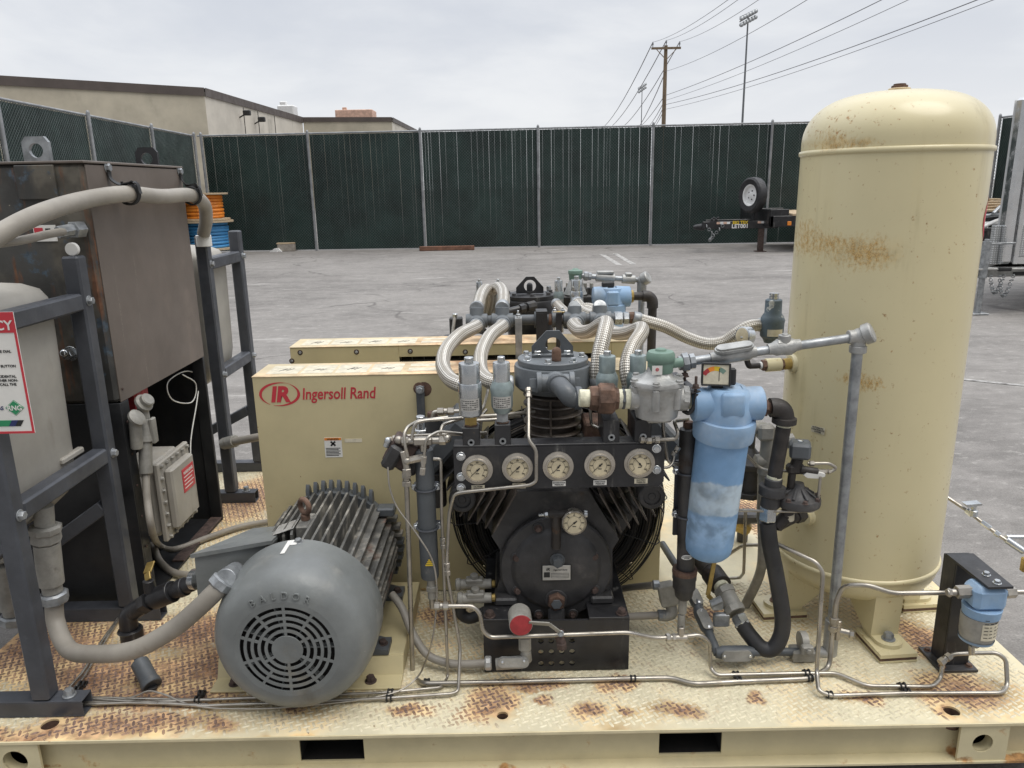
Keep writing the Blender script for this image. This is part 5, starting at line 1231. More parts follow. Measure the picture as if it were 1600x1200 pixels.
for k in range(4): mb.bx(q.x-.016, q.x+.036, yy, q.y-.0031, q.z-.0015-.005*k, q.z-.0008-.005*k, 0)
mb.bx(q.x-.016, q.x-.0155, yy, q.y-.0031, q.z-.017, q.z-.001, 0); mb.bx(q.x+.036, q.x+.0365, yy, q.y-.0031, q.z-.017, q.z-.001, 0)
part('name_plate', mb, cp)
# oil gauge on tee
def gauge_mb(c, r, n, ang=225, d=.02, flange=1.0):
    """bezel ring + dial + needle facing direction n"""
    n = V(n).normalized(); x = V((0, 0, 1)).cross(n)*-1; x.normalize(); x = -x if x.x < 0 else x; z = V((0, 0, 1))
    z = (z-n*z.dot(n)).normalized(); c = V(c)
    b = MB(M['bezel']); 
    if flange > 1: b.lathe([(r*1.0, 0), (r*.99, .004), (r*.80, .006), (r*.79, .012), (r*.72, .013), (r*.69, .007)], c, n, 40, cap0=True, cap1=False)
    else: b.lathe([(r*.95, -d), (r*.97, 0), (r, .003), (r, .008), (r*.92, .012), (r*.86, .008)], c, n, 40, cap1=False)
    rd = r*.70 if flange > 1 else r*.87
    f = MB(M['dial'], M['ink']); c2 = c+n*(.0068 if flange > 1 else .0072); f.cyl(c2-n*.001, c2, rd, n=40, bev=0)
    f.use(M['ink']); e = n*.0004
    for k in range(31):
        a = math.radians(225-270*k/30); dd = x*math.cos(a)+z*math.sin(a); L = .82 if k % 5 == 0 else .90
        f.beam(c2+e+dd*rd*L, c2+e+dd*rd*.96, rd*(.045 if k % 5 == 0 else .02), .0004, up=n, bev=0)
    for k in range(40):
        a0 = math.radians(225-270*k/40); a1 = math.radians(225-270*(k+1)/40)
        f.beam(c2+e+(x*math.cos(a0)+z*math.sin(a0))*rd*.62, c2+e+(x*math.cos(a1)+z*math.sin(a1))*rd*.62, rd*.018, .0004, up=n, bev=0)
    for k in range(7):
        a = math.radians(225-45*k); p_ = c2+e+(x*math.cos(a)+z*math.sin(a))*rd*.74-z*rd*.05
        f.text(str(k*(100 if flange > 1 else 20)), p_, x, z, rd*.17, .0004, bold=.02)
    f.beam(c2+e-x*rd*.16-z*rd*.33, c2+e+x*rd*.16-z*rd*.33, rd*.07, .0004, up=n, bev=0)
    nd = MB(M['ink']); a = math.radians(ang); dd = x*math.cos(a)+z*math.sin(a); e2 = n*.0016
    nd.beam(c2+e2-dd*rd*.30, c2+e2+dd*rd*.02, rd*.11, .001, up=n, bev=0); nd.beam(c2+e2, c2+e2+dd*rd*.75, rd*.04, .001, up=n, bev=0); nd.cyl(c2+e2-n*.001, c2+e2+n*.001, rd*.1, n=14)
    return b, f, nd
q = P(897, 816, YF-.05); go = thing('oil_pressure_gauge', 'single round gauge on a tee in front of the crankcase, below the gauge panel', 'gauge', tuple(q))
b_, f_, n_ = gauge_mb(q, mp(19.5, 897, 816, q.y), (0, -1, .12), 218, .03, 1.0); part('bezel', b_, go); fo = part('dial', f_, go); part('needle', n_, go)
mb = MB(M['pipeb'], M['rust']); a = P(869, 803, YF-.03); mb.cyl(P(869, 856, YF-.02), a, .014, n=16); mb.cyl(P(857, 803, YF-.03), P(888, 803, YF-.03), .013, n=16); mb.cyl(P(885, 804, YF-.03), P(897, 812, YF-.03), .011, n=14); part('tee', mb, go)
mb = MB(M['zinc'], M['brass']); mb.cyl(P(857, 803, YF-.03), P(851, 804, YF-.03), .009, n=6); mb.cyl(P(851, 804, YF-.03), P(841, 804.5, YF-.03), .005, n=10); mb.cyl(P(912, 803, YF-.02), P(918, 803, YF-.02), .012, n=12); part('test_nipple', mb, go)
# vertical cylinder
vx = P(864, 600, 2.28).x; VY = 2.28; zt_ = P(864, 567, 2.28).z
mb = MB(M['finbrown']); zf0 = P(864, 700, VY).z-.05; zf1 = P(864, 614, VY).z
mb.cyl((vx, VY, zf0-.1), (vx, VY, zf1+.02), .072, n=36)
nf = 9
for k in range(nf):
    zz = zf0+(zf1-zf0)*k/(nf-1); mb.lathe([(.07, 0), (.091, .003), (.093, .006), (.091, .009), (.07, .012)], (vx, VY, zz-.006), (0, 0, 1), 44)
mb.beam((vx-.012, VY-.083, zf0), (vx-.012, VY-.083, zf1), .006, .02)
part('centre_cylinder', mb, root)
mb = MB(M['headgrey']); hz0 = zf1+.012
mb.lathe([(.092, 0), (.108, .008), (.119, .02), (.119, .075), (.117, .082), (.108, .084)], (vx, VY, hz0), (0, 0, 1), 48)
mb.lathe([(.106, .0), (.108, .002), (.108, .016), (.106, .018)], (vx, VY, hz0+.084), (0, 0, 1), 48); ht = hz0+.102
cyh = part('cylinder_head', mb, root)
for k in range(7):
    mb = MB(M['zinc']); a = math.radians(-110+k*360/7+8); mb.hexb((vx+.089*math.cos(a), VY+.089*math.sin(a), ht), (0, 0, 1), .0095, .012); part('head_bolt', mb, cyh)
mb = MB(M['rust']); mb.cyl((vx+.008, VY-.052, ht), (vx+.008, VY-.052, ht+.028), .0145, n=18); mb.ball((vx+.008, VY-.052, ht+.028), .0145, 14); mb.hexb((vx+.008, VY-.052, ht), (0, 0, 1), .0155, .016, False); part('dome_nut', mb, cyh)
mb = MB(M['greyp'], M['zinc']); yl2 = VY+.02; w2 = .064
pts = [(vx-w2, yl2, ht+.004), (vx+w2, yl2, ht+.004), (vx+w2, yl2, ht+.028), (vx+.022, yl2, ht+.078), (vx-.018, yl2, ht+.078), (vx-w2, yl2, ht+.03)]
mb.ringplate(pts, (vx+.002, yl2, ht+.034), .0235, (0, .008, 0), 30); mb.bx(vx-w2, vx+w2, yl2-.026, yl2-.0, ht+.0005, ht+.0085, .001)
mb.use(M['zinc']); mb.hexb((vx-.045, yl2-.013, ht+.0085), (0, 0, 1), .011, .011); mb.hexb((vx+.045, yl2-.013, ht+.0085), (0, 0, 1), .011, .011)
part('lifting_eye', mb, root)
# outlet tee, elbow on the head
tq = P(868, 598, 2.15)
mb = MB(M['headgrey'], M['pipeb'])
mb.cyl(tq+V((-.052, 0, 0)), tq+V((.052, 0, 0)), .026, n=24); mb.cyl(tq+V((-.055, 0, 0)), tq+V((-.04, 0, 0)), .032, n=24); mb.cyl(tq+V((.04, 0, 0)), tq+V((.055, 0, 0)), .032, n=24); mb.ball(tq, .034, 20)
mb.cyl(tq+V((-.075, 0, 0)), tq+V((-.055, 0, 0)), .018, n=4, a0=.6); mb.cyl(tq+V((.055, 0, 0)), tq+V((.072, 0, 0)), .018, n=4, a0=.6); mb.cyl(tq, tq+V((0, .1, 0)), .028, n=24)
part('outlet_tee', mb, root)
mb = MB(M['greyp']); e0 = P(872, 600, 2.10); e1 = P(893, 622, 2.055); e2 = P(909, 622, 2.06); mb.tube(spline([tq, e0, P(884, 613, 2.06), e1, e2], 8), .027, 24); mb.lathe([(.027, -.0), (.033, .003), (.033, .018), (.028, .022)], P(897, 622, 2.057), e2-P(897, 622, 2.057), 24); mb.torus(P(873, 601, 2.095), e0-tq+V((0, -.02, -.02)), .027, .005, 24, 8)
part('outlet_elbow', mb, root)
# inclined cylinders
for sx_ in (-1, 1):
    mb = MB(M['char']); base = V((CX+sx_*.115, 2.27, .66)); d = V((sx_*math.sin(math.radians(48)), 0, math.cos(math.radians(48)))); 
    mb.cyl(base-d*.05, base+d*.27, .07, n=28)
    for k in range(9):
        c = base+d*(.015+k*.027); x_, y_ = perp(d)
        mb.box(c, (.20, .005, .19), Matrix((V((0, 1, 0)), d, d.cross(V((0, 1, 0))))).transposed(), .002)
    part('inclined_cylinder', mb, root)
    mb = MB(M['greyp']); c = base+d*.30; mb.box(c, (.2, .07, .2), Matrix((V((0, 1, 0)), d, d.cross(V((0, 1, 0))))).transposed(), .012); part('cylinder_head', mb, root)
    mb = MB(M['char']); q = P(1019, 777, 2.10) if sx_ > 0 else P(722, 782, 2.10)
    mb.lathe([(.03, .09), (.040, .06), (.040, .004), (.036, 0), (.026, 0), (.024, .006), (.012, .006), (.010, .004), (.001, .004)], q, (0, 1, 0), 28); part('port_cap', mb, root)
    # cast ribs under the panel
    for k in range(6):
        m_ = MB(M['finbrown']); a = P(870+sx_*(64+k*16), 762, 2.13+.008*k); b = P(870+sx_*(98+k*13), 822-k*6, 2.13+.008*k)
        m_.beam(a, b, .005, .09, up=V((0, 1, 0)), bev=.001); part('casting_rib', m_, root)
    mb = MB(M['char']); a = P(870+sx_*55, 770, 2.27); b = P(870+sx_*128, 795, 2.27); c = P(870+sx_*100, 835, 2.27); 
    mb.prism([a, b, c], (0, .05, 0)); part('casting_web', mb, root)
mb = MB(M['rust'], M['greyp']); a = P(940, 668, 2.2); mb.bx(a.x-.055, a.x+.03, 2.16, 2.28, a.z-.03, a.z+.025, .006); part('head_spacer', mb, root)
root = thing('intercooler_coil', 'dark finned tube coiled in rings around the near flywheel, behind the crankcase', 'intercooler', (fc.x, 2.42, fc.z-.37))
for k, rr_ in enumerate((.195, .235, .275, .315)):
    mb = MB(M['finbrown'] if k % 2 else M['char']); mb.torus((fc.x, 2.425+.004*k, fc.z), (0, 1, 0), rr_, .0135, 96, 12); part('coil_ring', mb, root)
    for j in range(3):
        m_ = MB(M['black']); a_ = .5+2.1*j+.2*k; m_.box((fc.x+rr_*math.cos(a_), 2.425, fc.z+rr_*math.sin(a_)), (.02, .034, .034), Matrix.Rotation(-a_, 3, 'Y'), .003); part('coil_clip', m_, root)
# ---------------------------------------------------------------- gauge panel
PY = 1.985
c4 = [P(708, 701, PY), P(1039, 694, PY), P(1037, 757, PY), P(711, 768, PY)]
px0, px1 = (c4[0].x+c4[3].x)/2, (c4[1].x+c4[2].x)/2; pz1 = (c4[0].z+c4[1].z)/2+.001; pz0 = (c4[2].z+c4[3].z)/2
root = thing('gauge_panel', 'black bent-plate panel with a row of five round gauges across the near compressor', 'gauge panel', ((px0+px1)/2, PY, pz0))
mb = MB(M['black'])
mb.prism([(px0+.0, PY, pz0+.014), (px0+.014, PY, pz0), (px1-.014, PY, pz0), (px1, PY, pz0+.014), (px1, PY, pz1), (px0, PY, pz1)], (0, .006, 0))
mb.bx(px0, px1, PY+.0005, PY+.058, pz1, pz1+.006, .002); mb.bx(px0+.2, px0+.26, PY+.006, PY+.12, pz0+.02, pz0+.026, .001); mb.bx(px1-.26, px1-.2, PY+.006, PY+.12, pz0+.02, pz0+.026, .001)
for k in range(3): mb.cyl((px0+.1+.2*k, PY+.006, (pz0+pz1)/2), (px0+.1+.2*k, PY+.16, (pz0+pz1)/2), .02, n=14)
part('plate', mb, root)
gl = [(746, 733.5, 222), (808.5, 730.5, 222), (872, 728.5, 230), (937, 726, 222), (999, 723.5, 130)]
for (a, b, an) in gl:
    q = P(a, b, PY-.0005); bz, dl, nd = gauge_mb(q, mp(24.3, a, b, PY), (0, -1, 0), an, .02, 1.1)
    g1 = part('gauge', bz, root); part('dial', dl, g1); part('needle', nd, g1)
for k, ((a, b), tx, m_) in enumerate((((747, 762), ('OIL PUMP', 'PRESSURE'), 'cream'), ((811, 759), ('FIRST STAGE', 'PRESSURE'), 'cream'), ((873.5, 755.5), ('SECOND STAGE', 'PRESSURE'), 'white'), ((937.5, 754), ('THIRD STAGE', 'PRESSURE'), 'white'), ((1001.5, 751.5), ('SUCTION', 'PRESSURE'), 'cream'))):
    q = P(a, b, PY-.0005); mb = MB(M[m_], M['ink']); mb.bx(q.x-.0185, q.x+.0185, PY-.001, PY-.0002, q.z-.0075, q.z+.0075, 0)
    mb.use(M['ink']); 
    for j, s_ in enumerate(tx): mb.text(s_, (q.x, PY-.0013, q.z+.0008-.0062*j), (1, 0, 0), (0, 0, 1), .0058 if j or len(s_) < 10 else .0048, .0004, bold=.02)
    part('label_plate', mb, root)
for (a, b) in ((720, 713), (720.5, 745), (720.5, 762), (1026, 701), (1026, 734)):
    mb = MB(M['zinc']); mb.hexb(P(a, b, PY), (0, -1, 0), .0095, .008); part('panel_bolt', mb, root)
# ---------------------------------------------------------------- port blocks and safety valves on the panel
def block(lab, x0, x1, y0, y1, YB, dp=None):
    a = P(x0, y1, YB); b = P(x1, y0, YB); mb = MB(M['black'], M['rust'], M['galv']); xc = (a.x+b.x)/2
    w_ = (b.x-a.x)/2*.97; yc_ = YB+(dp or w_); mb.bx(xc-w_, xc+w_, YB, yc_+w_, a.z, b.z-.001, .002); mb.use(M['rust']).cyl((xc, yc_, b.z-.001), (xc, yc_, b.z+.003), w_*.8, n=20)
    mb.use(M['galv']).lathe([(.0095, .004), (.0095, 0), (.005, 0), (.004, .004)], (xc, YB-.004, a.z+.018), (0, 1, 0), 16)
    single('port_block', mb, lab, 'port block', 'square black port blocks carrying the safety valves'); return V((xc, yc_, b.z+.003)), w_
BY = PY+.004
bl = [block('leftmost black port block behind the gauge panel', 723, 749, 668, 701, BY), block('second black port block from the left behind the gauge panel', 773, 798, 663, 699, BY), block('third black port block from the left, under the rusty union', 942, 969, 656, 693, BY, .11), block('rightmost black port block, under the cast regulator', 991, 1019, 655, 692, BY, .11)]
def valve(lab, base, top_px, Y, kind, r):
    top = P(*top_px, Y).z; H = top-base.z
    root = thing('safety_valve', lab, 'safety valve', tuple(base), 'safety valves standing on the compressors')
    mb = MB(M['zinc'] if kind == 0 else M['zincgreen'], M['etch'], M['ink']); o = base; u = (0, 0, 1)
    g_ = MB(M['brass' if kind == 0 else 'galv']); g_.cyl(o, o+V((0, 0, H*.14)), r*.58, n=6); part('hex_base', g_, root)
    if kind == 0: pr = [(r*.9, H*.14), (r, H*.16), (r, H*.42), (r*1.02, H*.44), (r*1.02, H*.62), (r*.98, H*.63)]
    else: pr = [(r*.7, H*.14), (r*.95, H*.24), (r*.98, H*.42), (r*1.04, H*.5), (r*.98, H*.56), (r*.8, H*.63)]
    mb.lathe(pr, o, u, 36); part('body', mb, root)
    mb = MB(M['zinc'] if kind < 2 else M['zincgreen']); r2 = r*(.9 if kind == 0 else .76)
    mb.lathe([(r2, H*.63), (r2, H*.90), (r2*.94, H*.915), (r2*.5, H*.92)], o, u, 36); part('bonnet', mb, root)
    mb = MB(M['zinc']); mb.lathe([(r2*.44, H*.92), (r2*.44, H*.965), (r2*.36, H*.967), (r2*.36, H*.975), (r2*.44, H*.977), (r2*.44, H*.995), (r2*.4, H)], o, u, 26); part('cap', mb, root)
    mb = MB(M['etch'], M['ink']); n = 10; vs = []; fs = []
    for k in range(n+1):
        a = math.radians(-90-52+104*k/n)
        for zz in (H*.24, H*.42): vs.append(o+V((r*1.012*math.cos(a), r*1.012*math.sin(a), zz)))
    mb.add(vs, [(2*k, 2*k+2, 2*k+3, 2*k+1) for k in range(n)])
    mb.use(M['ink'])
    for row in range(5):
        zz = H*(.26+row*.031)
        for k in range(8):
            if (row*3+k*5) % 7 == 0: continue
            a0 = math.radians(-90-44+88*k/8); a1 = math.radians(-90-44+88*(k+.8)/8); R_ = r*1.02
            mb.add([o+V((R_*math.cos(a0), R_*math.sin(a0), zz)), o+V((R_*math.cos(a1), R_*math.sin(a1), zz)), o+V((R_*math.cos(a1), R_*math.sin(a1), zz+H*.011)), o+V((R_*math.cos(a0), R_*math.sin(a0), zz+H*.011))], [(0, 1, 2, 3)])
    part('rating_plate', mb, root)
    return root
rv = [mp(18.2, 732, 640, BY+.03), mp(17.5, 782, 640, BY+.03)]
valve('bright polished safety valve, leftmost on the near compressor', bl[0][0], (731, 557), BY+.03, 0, rv[0])
valve('dull bulging safety valve, second from the left on the near compressor', bl[1][0], (781, 556), BY+.03, 1, rv[1])
valve('greenish safety valve behind the rusty union on the near compressor', bl[2][0], (954, 548), BY+.11, 2, rv[1])
valve('greenish safety valve behind the green-capped regulator', bl[3][0], (1003, 547), BY+.11, 2, rv[1])
# ---------------------------------------------------------------- union and regulator
UY = 1.995
def pu(a, b): return P(a, b, UY)
mb = MB(M['rust'], M['tape'], M['greyp'])
ln = lambda x: P(x, 622+(x-909)*.02, UY)
mb.use(M['tape']).cyl(ln(905), ln(923), .024, n=20); mb.use(M['rust'])
mb.lathe([(.030, 0), (.034, .004), (.036, .03), (.033, .035)], ln(921), ln(940)-ln(921), 8, a0=.3); mb.lathe([(.040, 0), (.044, .004), (.044, .04), (.038, .046)], ln(934), ln(955)-ln(934), 8); mb.cyl(ln(955), ln(966), .031, n=8)
mb.use(M['tape']).cyl(ln(964), ln(972), .027, n=20); mb.use(M['greyp']).cyl(ln(971), ln(976), .029, n=6); mb.use(M['tape']).cyl(ln(976), ln(990), .027, n=20)
single('pipe_union', mb, 'rusty hexagonal pipe union with pale thread tape between the elbow and regulator', 'pipe union')
root = thing('pressure_regulator', 'cast aluminium regulator with a green round cap and bolted flange', 'regulator', tuple(pu(1026, 650)))
rc = P(1026, 622, UY); rw = mp(38, 1026, 622, UY)
mb = MB(M['alu']); zf = P(1026, 597, UY).z
mb.lathe([(rw*.62, -.056), (rw*.86, -.050), (rw*.93, -.02), (rw*.95, .01), (rw*1.02, zf-rc.z-.014), (rw*1.06, zf-rc.z-.010), (rw*1.06, zf-rc.z-.004)], rc, (0, 0, 1), 12, a0=.2)
for k in range(6): a = .3+PI*k/3; mb.cyl(rc+V((rw*.93*math.cos(a), rw*.93*math.sin(a), -.02)), rc+V((rw*.98*math.cos(a), rw*.98*math.sin(a), zf-rc.z-.006)), .011, n=12)
mb.cyl(pu(984, 621), pu(1072, 623), .034, n=24); mb.cyl(pu(1064, 622), pu(1074, 623), .036, n=8); mb.box(rc+V((0, -.02, -.035)), (.075, .05, .05), None, .012)
part('body', mb, root)
mb = MB(M['alu']); n = 48; prof = []
fl = []
for k in range(n):
    a = 2*PI*k/n; fl.append((rw*(1.06+.07*max(0, math.cos(6*a))), a))
vs = []; fs = []
for z_, s_ in ((-.004, 1), (.006, 1), (.009, .97), (.016, .62), (.030, .42), (.045, .38)):
    for r, a in fl: vs.append(V((rc.x+r*s_*math.cos(a+.3), rc.y+r*s_*math.sin(a+.3), zf+z_)))
for i in range(5):
    for k in range(n): fs.append((i*n+k, i*n+(k+1) % n, (i+1)*n+(k+1) % n, (i+1)*n+k))
fs.append(tuple(reversed(range(n)))); mb.add(vs, fs)
for k in range(6): a = .3+PI*k/3; mb.hexb((rc.x+rw*1.02*math.cos(a), rc.y+rw*1.02*math.sin(a), zf+.008), (0, 0, 1), .009, .008)
part('bonnet', mb, root)
gz = P(1032, 581, UY).z; gt = P(1032, 546, UY).z; gr_ = mp(22.5, 1032, 560, UY); gx = P(1032, 565, UY).x; h_ = gt-gz
mb = MB(M['alu']); mb.lathe([(gr_*1.5, -.028), (gr_*1.0, -.018), (gr_*.8, 0)], (gx, UY, gz), (0, 0, 1), 28); part('neck', mb, root)
mb = MB(M['green']); mb.lathe([(gr_*.84, 0), (gr_*.88, .003), (gr_*.9, h_*.45), (gr_*.97, h_*.5), (gr_, h_*.62), (gr_*.98, h_*.8), (gr_*.86, h_*.92), (gr_*.4, h_*.95), (gr_*.34, h_*1.03), (gr_*.28, h_*1.05)], (gx, UY, gz), (0, 0, 1), 36)
mb.cyl((gx+gr_*.7, UY, gz+h_*.35), (gx+gr_*1.55, UY, gz+h_*.42), .013, n=16); cap = part('cap', mb, root)
mb = MB(M['white'], M['red']); mb.bx(gx-gr_*.75, gx-gr_*.05, UY-gr_*.99, UY-gr_*.97, gz+h_*.02, gz+h_*.42, 0); mb.use(M['red']).torus((gx-gr_*.4, UY-gr_*1.0, gz+h_*.25), (0, 1, 0), .004, .0007, 14, 4); mb.torus((gx-gr_*.4, UY-gr_*1.0, gz+h_*.25), (0, 1, 0), .002, .0007, 14, 4); part('sticker', mb, cap)
# galvanised conduit from the regulator to the right and down
root = thing('rigid_conduit', 'galvanised rigid conduit running right from the near regulator, then down to the deck', 'conduit', tuple(P(1297, 1010, D)))
def cd(x): return P(x, 567-(x-1065)*.155, 2.04)
mb = MB(M['galv']); mb.cyl(cd(1060), cd(1068), .02, n=16); mb.lathe([(.021, 0), (.027, .003), (.027, .018), (.02, .02)], cd(1065), cd(1080)-cd(1065), 8); mb.lathe([(.017, 0), (.022, .003), (.022, .016), (.016, .018)], cd(1076), cd(1090)-cd(1076), 8); part('hex_fitting', mb, root)
J = P(1343, 526, 2.04); 
mb = MB(M['galv']); mb.cyl(cd(1080), J, .0125, n=18); part('horizontal_pipe', mb, root)
def condulet(x0, x1, cover):
    m_ = MB(M['alu']); a, b = cd(x0), cd(x1); d = (b-a).normalized(); m_.tube([a, a+d*.012, a+d*.02, b-d*.02, b-d*.012, b], .02, 18, rr=[.0155, .0165, .021, .021, .0165, .0155])
    if cover: 
        c = (a+b)/2; n_ = V((0, -.25, 1)); oval(m_, c+V((0, -.004, .016)), d, n_, (b-a).length*.85, .042, .008); oval(m_, c+V((0, -.006, .025)), d, n_, (b-a).length*.78, .034, .004)
    else:
        c = (a+b)/2; m_.cyl(c+V((0, 0, .01)), c+V((0, 0, .034)), .017, n=18); m_.box(c, ((b-a).length*.6, .03, .042), None, .012); m_.cyl(c+V((0, 0, .034)), c+V((0, 0, .037)), .009, n=10)
    part('access_fitting', m_, root)
condulet(1110, 1181, True); condulet(1200, 1250, False)
mb = MB(M['alu']); dj = (P(1357, 521, 2.0)-J).normalized(); mb.cyl(cd(1325), J, .019, n=18); mb.ball(J, .024, 16); mb.lathe([(.022, -.01), (.023, .01), (.029, .013), (.029, .032), (.024, .036)], J, V((.75, -.45, .45)), 12); Jd = P(1340, 545, 2.04); mb.cyl(J, Jd, .019, n=18); mb.cyl(P(1341, 540, 2.04), P(1340, 551, 2.04), .023, n=12); part('elbow', mb, root)
bt = P(1297, 1010, 2.07)
mb = MB(M['galv']); mb.cyl(Jd, P(1300, 975, 2.07), .0148, n=20); part('down_pipe', mb, root)
mb = MB(M['alu']); mb.cyl(P(1301, 968, 2.07), P(1296, 1022, 2.07), .0215, n=20); mb.cyl(P(1296, 1020, 2.07), P(1275, 1019, 2.07), .019, n=18); part('base_elbow', mb, root)
# ---------------------------------------------------------------- cream air receiver tank
TYc = 2.335
def edge(pxs): return None
tl, tr_ = P(1241, 400, TYc), P(1528, 400, TYc); 
TX = None
# fit axis and radius from the silhouette: left/right tangent rays at mid height
def fit(Y):
    dl, dr = ray(1237, 430), ray(1528, 430); al, ar = math.atan2(dl.x, dl.y), math.atan2(dr.x, dr.y); ac = (al+ar)/2; ha = (ar-al)/2
    x = Y*math.tan(ac); return x, math.hypot(x, Y)*math.sin(ha)
TX, TR = fit(TYc)
zs1 = P(1402, 232, TYc-TR).z; zs0 = P(1330, 940, TYc-TR).z
zs0 = P(1330, 915, TYc-TR).z; ztop = P(1407, 143, TYc).z; zs1 = P(1400, 232, TYc-TR).z
root = thing('air_receiver_tank', 'tall cream air receiver tank with domed ends, standing on three legs at the right', 'tank', (TX, TYc, D))
hd = ztop-zs1
dome = [(TR*math.cos(a)**.62 if a < PI/2-.01 else .0001, math.sin(a)**1.0) for a in [PI/2*k/14 for k in range(15)]]
mb = MB(M['tank'])
pr = [(r, zs0-.005-z*.11) for r, z in reversed(dome)]
pr += [(TR, zs0-.004), (TR+.005, zs0-.002), (TR+.006, zs0+.004), (TR+.005, zs0+.010), (TR, zs0+.012)]
pr += [(TR, zs0+(zs1-zs0)*k/8) for k in range(1, 8)]
pr += [(TR, zs1-.008), (TR+.0045, zs1-.006), (TR+.0055, zs1), (TR+.0045, zs1+.006), (TR, zs1+.008)]
pr += [(r, zs1+.03+z*(hd-.03)) for r, z in dome[0:]]
mb.lathe(pr, (TX, TYc, 0), (0, 0, 1), 96, cap0=False, cap1=False); part('shell', mb, root, angle=60)
mb = MB(M['rust'], M['guardtop']); c = V((TX, TYc, ztop-.003)); mb.use(M['guardtop']).cyl(c, c+V((0, 0, .012)), .03, n=24); mb.use(M['rust']).cyl(c+V((0, 0, .012)), c+V((0, 0, .02)), .022, n=6); mb.cyl(c+V((0, 0, .02)), c+V((0, 0, .024)), .017, n=20); part('top_plug', mb, root)
zbm = zs0-.115
feet = [(PZ(1382, 1030, D+.03), -90+6), (PZ(1185, 945, D+.03), 150), (PZ(1440, 945, D+.03), 30)]
for k, ang in enumerate((-86, 184, 4, 94)):
    a = math.radians(ang); d = V((math.cos(a), math.sin(a), 0)); t_ = V((-d.y, d.x, 0)); c = V((TX, TYc, 0))
    m_ = MB(M['tank'], M['rustedge']); zf = D+.030
    o_top = c+d*(TR*.60)+V((0, 0, zs0-.085)); o_bot = c+d*(TR*.98)+V((0, 0, zf)); w0, w1 = .062, .042
    tw = .006
    # web of bent plate: front face plus two side flanges
    A, B = c+d*TR*.93+V((0, 0, zs0-.05)), c+d*(TR*.90)+V((0, 0, zf+.012))
    A_in, B_in = c+d*TR*.42+V((0, 0, zs0-.11)), c+d*(TR*.70)+V((0, 0, zf+.012))
    m_.add([A-t_*w1*.9, A+t_*w1*.9, B+t_*w1*.9, B-t_*w1*.9, A-t_*w1*.9-d*tw, A+t_*w1*.9-d*tw, B+t_*w1*.9-d*tw, B-t_*w1*.9-d*tw], [(0, 3, 2, 1), (4, 5, 6, 7), (0, 1, 5, 4), (1, 2, 6, 5), (3, 7, 6, 2), (0, 4, 7, 3)])
    for sg in (-1, 1):
        q = t_*w1*.9*sg; e = t_*tw*sg; A2 = A_in+q*1.5
        m_.add([A+q, B+q, B_in+q, A2, A+q+e, B+q+e, B_in+q+e, A2+e], [(0, 1, 2, 3), (7, 6, 5, 4), (0, 4, 5, 1), (1, 5, 6, 2), (2, 6, 7, 3), (3, 7, 4, 0)])
    # rounded foot pad
    poly = [c+d*(TR*.70)-t_*w1+V((0, 0, zf)), c+d*(TR*.70)+t_*w1+V((0, 0, zf))]+[c+d*(TR*.98+.0)+V((0, 0, zf))+(t_*math.cos(u)+d*math.sin(u))*w1 for u in [PI*j/10 for j in range(11)]]
    m_.prism(poly, (0, 0, .012))
    lg = part('leg', m_, root)
    m_ = MB(M['tank'], M['rust']); p0 = c+d*(TR*.66)-t_*.058; p1 = c+d*(TR*.66)+t_*.058; p2 = c+d*(TR*1.24)+t_*.058; p3 = c+d*(TR*1.24)-t_*.058
    m_.prism([V((q.x, q.y, D+.002)) for q in (p0, p1, p2, p3)], (0, 0, .006)); m_.use(M['rust']).prism([V((q.x, q.y, D+.008)) for q in [c+(x-c)*.995 for x in (p0, p1, p2, p3)]], (0, 0, .010)); m_.use(M['tank']).prism([V((q.x, q.y, D+.018)) for q in (p0, p1, p2, p3)], (0, 0, .0118))
    part('foot_plate', m_, lg)
    m_ = MB(M['rust'] if k == 1 else M['galv']); m_.hexb(c+d*(TR*.99)+V((0, 0, zf+.012)), (0, 0, 1), .015, .02); part('anchor_bolt', m_, lg)
# logo wrapping on the right side, seen edge-on
mb = MB(M['red']); q = ray(1533, 340); zc = P(1533, 340, TYc).z
ar = math.atan2(-(TYc), -TX)   # direction from tank to camera
tang = ar+math.acos(TR/math.hypot(TX, TYc))
for (rx, rz, w_, s0, s1) in ((.13, .072, .012, 0, 2*PI),):
    vs = []; n = 60; R_ = TR+.0012; a0 = tang-.19+.5
    for k in range(n):
        t_ = 2*PI*k/n
        for s_ in (0, 1):
            ux = (rx-s_*.014*(1+.5*math.cos(t_*2)))*math.cos(t_); uz = (rz-s_*.012)*math.sin(t_); a = a0+ux/TR+.12*0
            vs.append((TX+R_*math.cos(a), TYc+R_*math.sin(a), zc+uz))
    mb.add(vs, [(2*k, 2*((k+1) % n), 2*((k+1) % n)+1, 2*k+1) for k in range(n)])
part('logo', mb, root)
# label on shell
def onshell(pxp, py_, R_):
    d = ray(pxp, py_); a_ = d.x**2+d.y**2; b_ = -2*(d.x*TX+d.y*TYc); c_ = TX**2+TYc**2-R_**2; t_ = (-b_-math.sqrt(b_*b_-4*a_*c_))/(2*a_); return V((d.x*t_, d.y*t_, CZ+d.z*t_))
mb = MB(M['cream'], M['ink']); q = [onshell(a, b, TR+.0035) for a, b in ((1268, 664), (1289, 669), (1288, 680), (1267, 674))]; mb.add(q, [(0, 1, 2, 3)])
ct = sum(q, V())/4; xx = (q[1]-q[0]); xx.z = 0; nn = V((0, 0, 1)).cross(xx.normalized())*-1
for j, s_ in enumerate(('AUTOMATIC', 'CONDENSATE', 'SYSTEM')): mb.use(M['ink']).text(s_, ct+xx.normalized().cross(V((0, 0, 1)))*.0012+V((0, 0, .0045-.0065*j)), xx, (0, 0, 1), .0065, .0003, bold=.02)
part('drain_label', mb, root)
